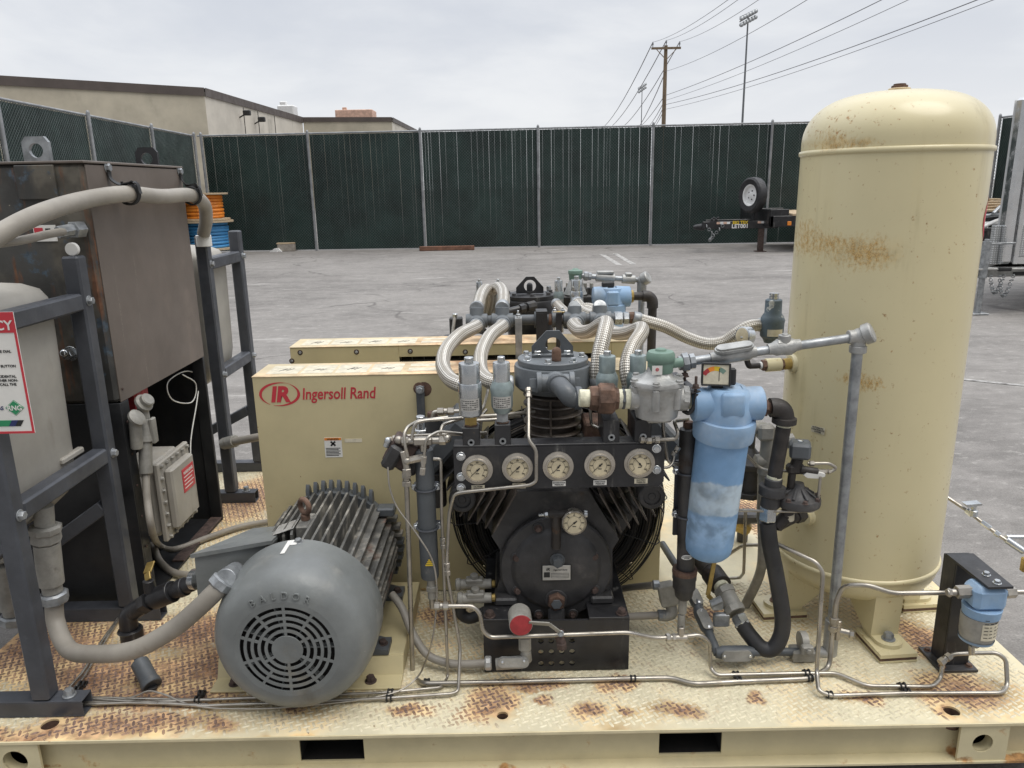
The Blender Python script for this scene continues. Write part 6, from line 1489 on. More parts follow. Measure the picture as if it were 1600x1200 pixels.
def nozzle(pxp, py_, r, name='nozzle'):
    s = onshell(pxp, py_, TR); n = (s-V((TX, TYc, s.z))).normalized(); m_ = MB(M['tank'], M['rust']); m_.lathe([(r*1.25, -.004), (r*1.15, .004), (r, .008), (r, .02), (r*.6, .021)], s, n, 24); part(name, m_, root); return s, n
n1_, d1_ = V((0, 0, 0)), V((0, 0, 0))
s = onshell(1233, 566, TR) if False else P(1228, 566, 2.33); 
mb = MB(M['tank'], M['rust']); s = V((TX-TR-.005, TYc-.02, P(1225, 566, TYc).z)); 
mb.lathe([(.032, -.02), (.03, .008), (.026, .014), (.02, .014)], s+V((.01, 0, 0)), (-1, -.1, 0), 24); part('upper_nozzle', mb, root)
mb = MB(M['brass'], M['tank'], M['rust'], M['pipeb'], M['white']); sd = V((-1, -.12, -.015)).normalized()
mb.use(M['brass']).cyl(s, s+sd*.028, .018, n=16); mb.use(M['rust']).cyl(s+sd*.028, s+sd*.038, .019, n=6); mb.use(M['tank']).cyl(s+sd*.036, s+sd*.085, .021, n=20); mb.use(M['rust']).cyl(s+sd*.083, s+sd*.097, .018, n=6); mb.use(M['white']).cyl(s+sd*.097, s+sd*.104, .012, n=14); mb.use(M['pipeb']).tube(spline([s+sd*.104, s+sd*.125, s+sd*.14+V((0, 0, .004)), s+sd*.14+V((-.01, 0, .035))], 6), .009, 12)
single('check_valve', mb, 'cream and brass check valve screwed into the left side of the cream tank', 'valve')
# ---------------------------------------------------------------- blue coalescing filter
FY = 2.00
a0, a1 = P(1133, 652, FY), P(1105, 862, FY+.045)
axf = (a0-a1).normalized(); rb = mp(39, 1120, 760, FY)
root = thing('blue_filter', 'large pale blue pressure filter with a sun-faded bowl, between compressor and tank', 'filter', tuple(P(1103, 868, FY)))
L = (a0-a1).length
mb = MB(M['bowl']); mb.lathe([(.001, -.012), (rb*.5, -.010), (rb*.8, -.002), (rb*.95, .012), (rb, .04), (rb*1.02, L-.02)], a1, axf, 44, cap0=False); part('bowl', mb, root, angle=60)
mb = MB(M['blue']); mb.lathe([(rb*1.0, L-.062), (rb*1.16, L-.058), (rb*1.18, L-.05), (rb*1.2, L-.012), (rb*1.16, L), (rb*.9, L+.002)], a1, axf, 44)
hc = a1+axf*(L+.045); x_ = V((1, 0, .02)); 
mb.lathe([(rb*1.02, L), (rb*1.0, L+.02), (rb*.86, L+.075), (rb*.72, L+.088), (rb*.2, L+.09)], a1, axf, 44)
hl_, hr_ = P(1091, 640, FY+.01), P(1190, 638, FY+.01); hcz = a1+axf*(L+.040)
mb.lathe([(.040, 0), (.046, .004), (.047, .02), (.046, .045), (.05, .06)], hcz+V((-.096, 0, .0)), (1, 0, 0), 30); mb.lathe([(.040, 0), (.046, .004), (.047, .02), (.046, .045), (.05, .06)], hcz+V((.096, 0, .0)), (-1, 0, 0), 30)
mb.box(hcz+V((0, -.052, .012)), (.062, .03, .066), None, .012)
part('head', mb, root, angle=50)
mb = MB(M['ink'], M['white']); q = P(1118, 583, FY)
g0 = thing('differential_gauge', 'small black box indicator with a coloured scale, on top of the blue filter', 'gauge', tuple(q))
mb = MB(M['ink']); cx_, cz_ = q.x-.002, q.z; R3 = Matrix.Rotation(math.radians(-12), 3, 'Z')@Matrix.Rotation(math.radians(-8), 3, 'X')
def bb(m_, c, s_, b=.002): m_.box(V((cx_, FY-.01, cz_))+R3@V(c), s_, R3, b)
bb(mb, (0, 0, 0), (.076, .03, .062), .005); bb(mb, (.044, .008, -.006), (.018, .026, .046), .004); bb(mb, (.005, .005, -.04), (.03, .02, .024), .004)
for f in ((-.036, 0), (.036, 0)): bb(mb, (f[0], -.017, 0), (.004, .006, .06), .001)
bb(mb, (0, -.017, .029), (.074, .006, .004), .001); bb(mb, (0, -.017, -.029), (.074, .006, .004), .001)
part('case', mb, g0)
mb = MB(M['cream']); bb(mb, (0, -.0156, 0), (.066, .001, .052), 0); dlx = part('dial', mb, g0)
for m_, a0_, a1_ in ((M['redp'], 150, 120), (M['orange'], 120, 95), (M['yellow'], 95, 72), (M['green'], 72, 45)):
    mb = MB(m_); 
    vs = []
    for k in range(5):
        a = math.radians(a0_+(a1_-a0_)*k/4)
        for r in (.028, .040): vs.append(V((cx_, FY-.01, cz_))+R3@V((-.002+r*math.cos(a), -.0165, -.018+r*math.sin(a))))
    mb.add(vs, [(2*k, 2*k+1, 2*k+3, 2*k+2) for k in range(4)]); part('scale_band', mb, dlx)
mb = MB(M['ink']); bb(mb, (.008, -.0168, .0), (.0015, .0005, .034), 0); part('needle', mb, g0)
# flange bracket with two rusty studs left of the filter
mb = MB(M['black'], M['rustbolt']); s0_, s1_ = P(1050, 583, 2.1), P(1088, 614, 1.97); mb.beam(s0_, s1_, .03, .006); mb.tube(spline([P(1088, 615, 1.97), P(1086, 632, 1.965), P(1077, 645, 1.97), P(1068, 642, 1.99)], 6), .006, 10)
for p_ in (P(1070, 590, 2.03), P(1087, 608, 1.975)): mb.use(M['rustbolt']).cyl(p_+V((0, 0, -.01)), p_+V((0, 0, .036)), .004, n=8); mb.hexb(p_+V((0, 0, .003)), (0, 0, 1), .009, .01)
single('pipe_bracket', mb, 'black strap bracket with two rusty studs left of the blue filter head', 'bracket')
mb = MB(M['tape']); mb.cyl(P(1066, 623, FY+.02), P(1090, 626, FY+.02), .026, n=20); single('pipe_nipple', mb, 'taped pipe nipple between the regulator and the blue filter', 'pipe nipple')
# black elbow, pipe, union and rubber hose
RY = 2.02
root = thing('discharge_pipe', 'black iron elbow and vertical pipe dropping from the right of the blue filter', 'pipe', tuple(P(1205, 790, RY)))
mb = MB(M['rust'], M['white']); mb.cyl(P(1190, 636, RY), P(1198, 636, RY), .026, n=6); mb.use(M['white']).cyl(P(1187, 636, RY), P(1191, 636, RY), .03, n=24); mb.use(M['rust']).cyl(P(1198, 637, RY), P(1205, 637, RY), .016, n=16); part('bushing', mb, root)
mb = MB(M['pipeb']); mb.tube(spline([P(1203, 637, RY), P(1214, 637, RY), P(1223, 643, RY), P(1226, 655, RY)], 6), .027, 24); mb.lathe([(.026, 0), (.0335, .003), (.0335, .018), (.028, .021)], P(1226, 651, RY), (-.03, 0, -1), 24); part('elbow', mb, root)
mb = MB(M['tape']); mb.cyl(P(1225, 658, RY), P(1224, 668, RY), .0195, n=20); mb.cyl(P(1210, 742, RY), P(1209, 752, RY), .0205, n=20); part('thread_tape', mb, root)
mb = MB(M['pipeb']); mb.cyl(P(1224.5, 666, RY), P(1210, 745, RY), .0205, n=24); part('vertical_pipe', mb, root)
mb = MB(M['char']); u0, u1 = P(1209, 747, RY), P(1202, 792, RY); d_ = (u1-u0); Lu = d_.length; mb.lathe([(.023, 0), (.025, .002), (.025, Lu*.25), (.036, Lu*.27), (.038, Lu*.32), (.038, Lu*.55), (.034, Lu*.60), (.028, Lu*.62), (.028, Lu*.95), (.024, Lu)], u0, d_, 24); part('union', mb, root)
mb = MB(M['zinc']); mb.lathe([(.022, 0), (.0255, .003), (.0255, .04), (.022, .046)], P(1201, 790, RY), P(1199, 820, RY)-P(1201, 790, RY), 6, a0=.4); part('hose_nut', mb, root)
mb = MB(M['rubber']); mb.tube(spline([P(1199, 815, RY), P(1203, 850, RY), P(1212, 895, RY), P(1222, 955, RY+.0), P(1221, 990, RY), P(1208, 1013, RY), P(1190, 1012, RY+.01), P(1172, 993, RY+.03), P(1158, 973, RY+.05)], 10), .0235, 20)
single('rubber_hose', mb, 'thick black rubber hose looping down from the vertical pipe and back to the ball valve', 'hose')
root = thing('drain_ball_valve', 'grey ball valve with a yellow lever lying on the deck below the blue filter', 'valve', tuple(P(1140, 950, 2.12)))
h0, h1, h2, h3, h4 = P(1162, 979, 2.06), P(1150, 958, 2.10), P(1130, 920, 2.17), P(1112, 895, 2.25), P(1085, 868, 2.40)
mb = MB(M['zinc']); mb.lathe([(.022, 0), (.0255, .003), (.0255, .03), (.022, .035)], h0, h1-h0, 6); part('hose_nut', mb, root)
mb = MB(M['seal'], M['tape']); mb.cyl(h1, h2, .029, n=20); mb.cyl(h1, h1+(h2-h1)*.25, .033, n=8); mb.cyl(h1+(h2-h1)*.75, h2, .033, n=8); mb.use(M['tape']).cyl(h2, h2+(h3-h2)*.2, .024, n=18); part('body', mb, root)
mb = MB(M['pipeb']); mb.cyl(h2+(h3-h2)*.2, h3, .036, n=22); mb.cyl(h3, h3+(h4-h3)*.4, .031, n=22); mb.cyl(h3+(h4-h3)*.4, h4, .025, n=20); part('coupling', mb, root)
mb = MB(M['brass']); l0 = P(1117, 872, 2.1); l1 = P(1106, 930, 2.1); mb.beam(l0, l1, .014, .005, up=V((0, 1, 0)), bev=.002); mb.beam(l1, P(1120, 945, 2.1), .014, .005, up=V((0, 1, 0))); part('lever', mb, root)
mb = MB(M['galv']); mb.box(P(1120, 944, 2.09), (.035, .03, .03), None, .004); mb.cyl(P(1110, 944, 2.08), P(1128, 936, 2.08), .012, n=8); mb.box(P(1127, 968, 2.1), (.05, .02, .045), None, .01); part('lever_stop', mb, root)
# ---------------------------------------------------------------- dark accumulators
def bottle(lab, pts, Y, r, sticker):
    q = [P(a, b, Y) for a, b in pts]; root = thing('separator_bottle', lab, 'separator', tuple(q[-1]), 'dark slender separator bottles beside the near compressor')
    d = (q[1]-q[0]).normalized(); L = (q[1]-q[0]).length
    mb = MB(M['greyp'] if sticker == 1 else M['char']); mb.lathe([(r*.72, 0), (r*.98, .004), (r, .012), (r, L-.012), (r*.94, L-.003), (r*.6, L)], q[0], d, 30); part('tube', mb, root)
    mb = MB(M['rust']); mb.hexb(q[0]+d*.001, -d, r*.62, .022, False); part('top_plug', mb, root)
    for f in (.30, .60):
        mb = MB(M['steelblue'], M['zinc']); c = q[0]+d*L*f; mb.torus(c, d, r+.004, .0035, 26, 6, 0, 2*PI); mb.bx(c.x-r*1.35, c.x+r*1.35, c.y+r*.4, c.y+r+.008, c.z-.008, c.z+.008, .002)
        for s_ in (-1, 1): mb.use(M['zinc']).hexb(c+V((s_*r*1.2, r*.4, 0)), (0, -1, 0), .008, .01)
        part('clamp', mb, root)
    mb = MB(M['steelblue']); c = q[0]+d*L*.5; mb.bx(c.x-r*1.15, c.x+r*.3, c.y+r+.009, c.y+r+.018, c.z-L*.28, c.z+L*.25, .002); part('mounting_plate', mb, root)
    return q, d, L, root
q, d, L, rt = bottle('dark bottle with a small yellow sticker, left of the gauge panel', [(662, 700), (672, 903)], 2.05, mp(14.5, 665, 800, 2.05), 1)
mb = MB(M['yellow']); s = P(671, 880, 2.05-mp(14.5, 665, 800, 2.05)-.0025); 
for k in range(4): mb.bx(s.x-.003*(k+1), s.x+.003*(k+1), s.y-.001, s.y, s.z+.008-k*.0055, s.z+.0115-k*.0055, 0)
part('sticker', mb, rt)
mb = MB(M['seal'], M['ss']); mb.cyl(P(673, 903, 2.05), P(675, 935, 2.05), .012, n=14); mb.cyl(P(674, 915, 2.05), P(674, 923, 2.05), .016, n=6); mb.use(M['ss']).cyl(P(675, 935, 2.05), P(676, 950, 2.05), .009, n=12); part('drain_fitting', mb, rt)
q, d, L, rt = bottle('dark bottle standing behind the one with the yellow sticker', [(676, 652), (684, 790)], 2.28, mp(15, 680, 700, 2.28), 0)
q, d, L, rt = bottle('dark bottle with a white oval label, right of the gauge panel', [(1076, 668), (1071, 892)], 2.06, mp(14, 1070, 780, 2.06), 2)
mb = MB(M['white'], M['ink']); s = P(1073, 871, 2.06-mp(14, 1070, 780, 2.06)-.002); mb.lathe([(.016, 0), (.0158, .0008)], s, (0, -1, 0), 24)
for v_ in mb.v: v_.z = s.z+(v_.z-s.z)*.5
mb.use(M['ink']); 
for j, s_ in enumerate(('CONDENSATE', 'SYSTEM')): mb.text(s_, s+V((0, -.0012, .0005-.005*j)), (1, 0, 0), (0, 0, 1), .0046, .0003, bold=.02)
part('oval_label', mb, rt)
mb = MB(M['rust'], M['char']); u0, u1 = P(1070, 888, 2.06), P(1068, 935, 2.06); Lu = (u1-u0).length; mb.use(M['char']).lathe([(.027, 0), (.036, .002), (.036, Lu*.32), (.034, Lu*.36), (.034, Lu*.62), (.03, Lu*.64), (.026, Lu*.9), (.018, Lu)], u0, u1-u0, 22); mb.use(M['rust']).lathe([(.0362, 0), (.0372, .004), (.0372, .012), (.0362, .016)], u0, u1-u0, 22); part('rusty_union', mb, rt)
mb = MB(M['seal'], M['ss']); mb.cyl(P(1067, 935, 2.06), P(1066, 958, 2.06), .013, n=6); mb.cyl(P(1065, 960, 2.06), P(1064, 988, 2.05), .0115, n=16); part('drain_fitting', mb, rt)
# ---------------------------------------------------------------- solenoid and diaphragm valve by the tank
DYv = 2.03
root = thing('solenoid_valve', 'grey square-coil solenoid valve with bent tubes, in front of the cream tank', 'valve', tuple(P(1238, 745, DYv)))
mb = MB(M['greyp'], M['zinc']); c = P(1250, 702, DYv); mb.box(c, (.056, .06, .046), Matrix.Rotation(math.radians(-18), 3, 'Z'), .007); mb.use(M['zinc']).hexb(c+V((0, 0, .023)), (0, 0, 1), .008, .005, False); part('coil', mb, root)
mb = MB(M['pipeb']); mb.cyl(P(1247, 716, DYv), P(1240, 735, DYv), .016, n=16); mb.box(P(1243, 732, DYv), (.05, .03, .028), None, .008); mb.cyl(P(1238, 738, DYv), P(1235, 762, DYv), .011, n=14); mb.cyl(P(1250, 733, DYv-.01), P(1277, 737, DYv-.01), .011, n=14); part('body', mb, root)
mb = MB(M['white']); mb.prism([P(1256, 743, DYv-.02), P(1262, 737, DYv-.02), P(1275, 737, DYv-.02), P(1290, 741, DYv-.02), P(1289, 745, DYv-.02), P(1278, 748, DYv-.02), P(1262, 747, DYv-.02)], (0, .012, 0)); part('lever', mb, root)
mb = MB(M['ss']); mb.tube(fillet([P(1262, 724, DYv), P(1296, 724, DYv), P(1307, 731, DYv), P(1300, 737, DYv), P(1283, 737, DYv)], .014), .0045, 10)
mb.cyl(P(1264, 724, DYv), P(1272, 724, DYv), .0085, n=6); mb.cyl(P(1278, 737, DYv), P(1291, 737, DYv), .0085, n=6); mb.cyl(P(1293, 737, DYv), P(1298, 737, DYv), .008, n=6); mb.cyl(P(1232, 736, DYv), P(1247, 736, DYv), .009, n=6); part('tube', mb, root)
mb = MB(M['seal']); mb.cyl(P(1228, 690, 2.08), P(1240, 688, 2.08), .022, n=8); mb.cyl(P(1238, 690, 2.08), P(1246, 700, 2.07), .016, n=14); part('conduit_hub', mb, root)
root = thing('diaphragm_valve', 'round black bolted diaphragm valve below the grey solenoid', 'valve', tuple(P(1242, 790, DYv)))
c = P(1246, 777, DYv); r = mp(35, 1246, 777, DYv)
mb = MB(M['char']); mb.lathe([(r*.9, -.022), (r*.98, -.018), (r, -.012), (r, .0), (r*.98, .004), (r*.8, .006), (r*.55, .014), (r*.28, .032), (r*.22, .045), (r*.16, .046)], c, (0, 0, 1), 40)
for k in range(8): a = PI/4*k+.2; mb.beam(c+V((r*.25*math.cos(a), r*.25*math.sin(a), .03)), c+V((r*.78*math.cos(a), r*.78*math.sin(a), .008)), .008, .008)
part('bonnet', mb, root)
for k in range(8):
    mb = MB(M['rustbolt']); a = PI/4*k; mb.hexb(c+V((r*.9*math.cos(a), r*.9*math.sin(a), .004)), (0, 0, 1), .0065, .008); part('rim_bolt', mb, root)
mb = MB(M['pipeb'], M['cream']); mb.cyl(c+V((-.02, 0, -.022)), P(1228, 808, DYv), .018, n=18); mb.use(M['cream']).cyl(P(1231, 802, DYv), P(1230.5, 812, DYv), .0185, n=18); mb.use(M['pipeb']).cyl(P(1228, 808, DYv), P(1212, 822, DYv), .02, n=18); mb.cyl(P(1215, 822, DYv), P(1243, 808, 2.09), .015, n=16); mb.cyl(P(1243, 808, 2.09), P(1254, 805, 2.12), .02, n=6); part('inlet_pipe', mb, root)
s, n_ = nozzle(1262, 806, .024, 'lower_nozzle')
mb = MB(M['ss']); mb.tube(fillet([P(1282, 745, 2.0), P(1277, 790, 2.0), P(1271, 799, 2.0), P(1210, 799, 2.0), P(1147, 797, 2.04)], .018), .0042, 10); single('steel_tube', mb, 'thin steel tube dropping from the white lever and running under the round diaphragm valve', 'tube')
mb = MB(M['ss']); mb.tube(fillet([P(1162, 706, 2.1), P(1190, 735, 2.1), P(1232, 736, DYv)], .03), .0045, 10); single('steel_tube', mb, 'thin steel tube sloping from behind the blue filter to the solenoid valve', 'tube')
# grey conduit bodies behind the filter
mb = MB(M['seal'], M['galv']); mb.tube(fillet([P(1172, 668, 2.16), P(1196, 668, 2.16), P(1199, 690, 2.16), P(1193, 740, 2.16)], .03), .019, 18); mb.box(P(1196, 675, 2.15), (.05, .04, .05), None, .014); mb.cyl(P(1180, 720, 2.16), P(1196, 720, 2.16), .02, n=16)
single('conduit_fitting', mb, 'grey conduit elbow between the blue filter and the black vertical pipe', 'conduit fitting')
mb = MB(M['seal']); mb.cyl(P(1193, 735, 2.16), P(1190, 812, 2.2), .016, n=16); mb.tube(spline([P(1190, 790, 2.25), P(1192, 860, 2.25), P(1186, 900, 2.3), P(1165, 945, 2.35)], 8), .016, 14); single('flexible_conduit', mb, 'grey conduit curving down behind the black rubber hose', 'conduit')
# second condensate trap behind filter
root = thing('diaphragm_valve', 'black bolted diaphragm valve half hidden behind the blue filter', 'valve', tuple(P(1180, 760, 2.55)))
c = P(1172, 718, 2.5); r = .07; mb = MB(M['char']); mb.lathe([(r*.9, -.022), (r, -.012), (r, .0), (r*.8, .006), (r*.5, .016), (r*.2, .045)], c, (0, 0, 1), 36); mb.cyl(c+V((0, 0, .04)), c+V((0, 0, .10)), .014, n=12); mb.box(c+V((-.01, 0, .12)), (.05, .05, .045), None, .008); mb.cyl(c+V((0, 0, -.12)), c+V((0, 0, -.02)), .04, n=20); mb.cyl(c+V((0, 0, -.13)), c+V((0, 0, -.11)), .06, n=8); part('bonnet', mb, root)
for k in range(8):
    mb = MB(M['rustbolt']); a = PI/4*k; mb.hexb(c+V((r*.88*math.cos(a), r*.88*math.sin(a), .002)), (0, 0, 1), .0065, .009); part('rim_bolt', mb, root)
mb = MB(M['rust']); p = PZ(1180, 765, D+.25); mb.box((p.x, p.y, p.z), (.10, .012, .06), Matrix.Rotation(.9, 3, 'X'), .003); single('mounting_tab', mb, 'rusty bolted tab behind the black vertical pipe', 'bracket')
mb = MB(M['brass'], M['char']); p = PZ(1160, 835, D+.03); mb.use(M['char']).box((p.x, p.y, D+.11), (.11, .08, .04), None, .012); mb.cyl((p.x, p.y, D+.002), (p.x, p.y, D+.09), .022, n=14); mb.use(M['brass']).cyl((p.x-.05, p.y, D+.09), (p.x+.02, p.y, D+.05), .03, n=8); single('drain_trap', mb, 'dark drain trap with a yellowish body on the deck behind the blue filter', 'trap')
# ---------------------------------------------------------------- upper relief valve and gauge at the hose end
cyv = P(1205, 530, 2.72)
o = V((cyv.x, 2.72, P(1205, 535, 2.72).z)); zt_ = P(1206, 458, 2.72).z
root = thing('safety_valve', 'tall slate-blue peeling safety valve left of the cream tank', 'safety valve', tuple(o)); H = zt_-o.z; r = mp(18, 1205, 510, 2.72)
M['peel'] = mat('slate_peeling_paint', (.085, .115, .135), .5, var=.15, vscale=15, bump=.3, layers=[((.42, .43, .40), 14, .585, .03, .6)])
mb = MB(M['peel']); mb.lathe([(r*.6, 0), (r*.7, H*.06), (r*.98, H*.14), (r*1.0, H*.4), (r*1.05, H*.46), (r*.9, H*.54), (r*.72, H*.6), (r*.7, H*.86), (r*.6, H*.88)], o, (0, 0, 1), 32); part('body', mb, root)
mb = MB(M['zinc']); mb.lathe([(r*.4, H*.88), (r*.4, H*.94), (r*.34, H*.945), (r*.34, H*.955), (r*.4, H*.96), (r*.4, H)], o, (0, 0, 1), 24); part('cap', mb, root)
mb = MB(M['cream']); vs = []
for k in range(7):
    a = math.radians(-130+80*k/6)
    for zz in (H*.16, H*.3): vs.append(o+V((r*1.01*math.cos(a), r*1.01*math.sin(a), zz)))
mb.add(vs, [(2*k, 2*k+2, 2*k+3, 2*k+1) for k in range(6)]); part('rating_plate', mb, root)
mb = MB(M['zinc'], M['dial'], M['ink']); c = P(1160, 525, 2.66); nn = V((-.85, -.5, .1)); mb.lathe([(.03, -.035), (.034, -.03), (.034, 0), (.03, .002)], c, nn, 30); mb.use(M['dial']).lathe([(.029, .0025), (.0285, .0028)], c, nn, 30); mb.use(M['zinc']).cyl(c, c+V((.02, .02, -.06)), .008, n=10)
single('pressure_gauge', mb, 'round steel gauge facing left at the end of the long braided hose', 'gauge')
# ---------------------------------------------------------------- small blue filter on black stand
root = thing('filter_stand', 'black steel post with a square base and cantilever plate, front right corner of the skid', 'stand', tuple(PZ(1483, 1030, D)))
pa, pb, pc_, pd = PZ(1437, 1016, D), PZ(1528, 1051, D), PZ(1478, 1053, D), PZ(1500, 1010, D)
mb = MB(M['char'], M['rust']); bxx0, bxx1 = PZ(1437, 1018, D).x, PZ(1527, 1050, D).x; by0, by1 = PZ(1500, 1052, D).y, PZ(1460, 1014, D).y; mb.bx(bxx0, bxx1, by0, by1, D+.002, D+.010, .001)
for x in (bxx0+.018, bxx1-.018):
    for y in (by0+.02, by1-.02): mb.use(M['rust']).hexb((x, y, D+.010), (0, 0, 1), .008, .007)
part('base_plate', mb, root)
pxx0, pxx1 = P(1464, 1030, by0+.06).x, P(1502, 1030, by0+.06).x; ztp = P(1500, 868, 2.0).z
mb = MB(M['black']); yq = (by0+by1)/2; zz1 = P(1485, 865, yq+.03).z
mb.bx(pxx0, pxx1, yq-.035, yq-.029, D+.0105, zz1, .001); mb.bx(pxx0, pxx1, yq+.029, yq+.035, D+.0105, zz1, .001); mb.bx(pxx0+.018, pxx0+.024, yq-.028, yq+.028, D+.0105, zz1, 0); mb.bx(pxx0, pxx0+.005, yq-.028, yq+.028, D+.0105, zz1, 0)
part('post', mb, root)
tp0, tp1, tp2, tp3 = P(1478, 865, yq+.04), P(1522, 864, yq+.04), P(1584, 918, 1.9), P(1546, 919, 1.9)
zt_ = zz1+.001
Q = [PZ(1478, 865, zt_+.006), PZ(1521, 865, zt_+.006), PZ(1584, 917, zt_+.006), PZ(1545, 918, zt_+.006)]
mb = MB(M['black'], M['zinc']); mb.prism([V((q.x, q.y, zt_)) for q in Q], (0, 0, .007)); tpl = part('top_plate', mb, root)
for q in (PZ(1541, 898, zt_+.007), PZ(1558, 911, zt_+.007)):
    mb = MB(M['zinc']); mb.hexb(q, (0, 0, 1), .0085, .009); part('plate_bolt', mb, tpl)
SY = PZ(1545, 910, zt_).y+.005
root = thing('small_filter', 'small blue-capped inline filter with a clear-labelled bowl hung under the black stand', 'filter', tuple(P(1535, 1010, SY)))
mb = MB(M['blue']); c = P(1540, 933, SY); mb.box((c.x-.003, SY, zt_-.040), (.092, .075, .072), None, .014); mb.cyl((c.x-.006, SY, zt_-.10), (c.x-.006, SY, zt_-.072), .047, .050, n=32); part('head', mb, root)
mb = MB(M['seal'], M['cream'], M['ink'], M['blue']); zb0 = P(1535, 1000, SY).z; xx = c.x-.010; mb.lathe([(.030, zb0-zt_+.0), (.043, zb0-zt_+.012), (.045, zb0-zt_+.03), (.046, -.10)], (xx, SY, zt_), (0, 0, 1), 32); bo = part('bowl', mb, root)
mb = MB(M['blue']); mb.lathe([(.028, 0), (.042, .008), (.044, .016)], (xx, SY, zb0-.003), (0, 0, 1), 32, cap1=False)
for v_ in mb.v: v_.x = xx+(v_.x-xx)*1.03; v_.y = SY+(v_.y-SY)*1.03
part('lower_band', mb, bo)
mb = MB(M['cream'], M['ink']); vs = []
for k in range(9):
    a = math.radians(-110+100*k/8)
    for zz in (zb0+.026, zt_-.108): vs.append(V((xx+.0468*math.cos(a), SY+.0468*math.sin(a), zz)))
mb.add(vs, [(2*k, 2*k+2, 2*k+3, 2*k+1) for k in range(8)]); mb.use(M['ink'])
for row in range(7):
    for k in range(5):
        a0_ = math.radians(-104+18*k); a1_ = a0_+math.radians(13-(row*k) % 4*2); z_ = zb0+.035+row*.0105; mb.add([V((xx+.0473*math.cos(a), SY+.0473*math.sin(a), z_+h)) for a, h in ((a0_, 0), (a1_, 0), (a1_, .0022), (a0_, .0022))], [(0, 1, 2, 3)])
part('printed_label', mb, bo)
mb = MB(M['seal'], M['ss']); mb.cyl((xx, SY, zb0), (xx, SY, zb0-.02), .013, n=6); f0 = P(1478, 926, SY); mb.use(M['ss']).cyl(P(1494, 925, SY), P(1517, 924, SY), .018, n=6); mb.cyl(P(1479, 926, SY), P(1494, 925.5, SY), .010, n=14); mb.cyl(P(1481, 926, SY), P(1486, 926, SY), .0125, n=6); mb.cyl(P(1570, 926, SY), P(1586, 925, SY), .016, n=6); mb.cyl(P(1585, 925, SY), P(1640, 924, SY), .007, n=12); mb.cyl(P(1518, 1008, SY), P(1518, 1022, SY), .008, n=12); part('port_fitting', mb, root)
# sample line at the far right edge
mb = MB(M['ss'], M['zinc'], M['seal'], M['brass']); L_ = [P(1474, 773, 2.5), P(1510, 797, 2.45), P(1533, 815, 2.42), P(1560, 836, 2.38), P(1600, 862, 2.33), P(1640, 885, 2.3)]
mb.tube(L_, .0062, 10); mb.use(M['zinc']).cyl(L_[1], P(1520, 805, 2.43), .011, n=8); mb.cyl(P(1533, 815, 2.42), P(1548, 826, 2.4), .009, n=6); mb.cyl(P(1554, 831, 2.39), P(1562, 837, 2.38), .010, n=6); mb.cyl(P(1572, 843, 2.36), P(1600, 862, 2.33), .0125, n=14)
mb.cyl(P(1520, 806, 2.43), P(1522, 797, 2.43), .014, n=10); mb.cyl(P(1521, 796, 2.43), P(1522, 787, 2.43), .009, n=10); mb.prism([P(1510, 789, 2.42), P(1534, 787, 2.42), P(1536, 789.5, 2.42), P(1513, 793.5, 2.42)], (0, .03, 0)); mb.cyl(P(1572, 839, 2.37), P(1640, 840, 2.37), .008, n=10)
mb.use(M['brass']).box(P(1601, 882, 2.3), (.02, .02, .05), None, .003)
single('sampling_line', mb, 'stainless line with a small needle valve beyond the right rear of the cream tank', 'tube')
# ---------------------------------------------------------------- manifold between the guards
MY = 2.80
root = thing('hose_manifold', 'grey pipe manifold with four hose tees, bridging above the belt guards', 'manifold', tuple(P(860, 500, MY)))
zc = P(860, 499, MY).z
mx = lambda a: P(a, 500, MY).x
mb = MB(M['greyp'], M['rust']); mb.cyl((mx(745), MY, zc), (mx(995), MY, zc), .019, n=22)
for a, b in ((835, 843), (862, 870)): mb.cyl((mx(a), MY, zc), (mx(b), MY, zc), .030, n=22)
mb.use(M['rust']).cyl((mx(857), MY, zc), (mx(878), MY, zc), .021, n=20); mb.use(M['greyp']).cyl((mx(880), MY, zc), (mx(893), MY, zc), .028, n=20)
part('pipe', mb, root)
tees = []
for a in (745, 785, 898, 938):
    mb = MB(M['headgrey']); x = mx(a); f = V((x, MY-.045, zc-.01)); k = V((x, MY+.012, zc+.045)); 
    mb.ball((x, MY, zc), .031, 20); mb.cyl((x-.04, MY, zc), (x+.04, MY, zc), .026, n=22); mb.cyl((x, MY, zc), f, .028, n=22); mb.torus(f, (0, 1, .2), .028, .005, 24, 8)
    mb.cyl((x, MY, zc), k, .026, n=22); part('tee', mb, root); tees.append((f, k))
mb = MB(M['zinc'], M['rust']); mb.cyl((mx(960), MY, zc), (mx(972), MY, zc), .026, n=6); mb.cyl((mx(974), MY, zc), (mx(982), MY, zc), .024, n=6); mb.use(M['rust']).cyl((mx(983), MY, zc), (mx(991), MY, zc), .022, n=8); part('hex_union', mb, root)
mb = MB(M['galv'], M['zinc']); x = P(810, 520, MY-.04).x; mb.bx(x-.012, x+.013, MY-.075, MY-.07, D+.5, zc+.02, .001); mb.bx(x-.012, x+.013, MY-.07, MY-.05, zc+.018, zc+.022, .001); mb.use(M['zinc']).cyl((x, MY-.03, zc+.01), (x, MY-.03, zc+.04), .004, n=8); mb.hexb((x, MY-.06, zc+.022), (0, 0, 1), .009, .01); mb.use(M['galv']).bx(x-.012, x+.013, MY-.075, MY+.12, D+.49, D+.5, .001)
single('support_strut', mb, 'pale galvanised strut with a U-bolt holding the hose manifold', 'strut')
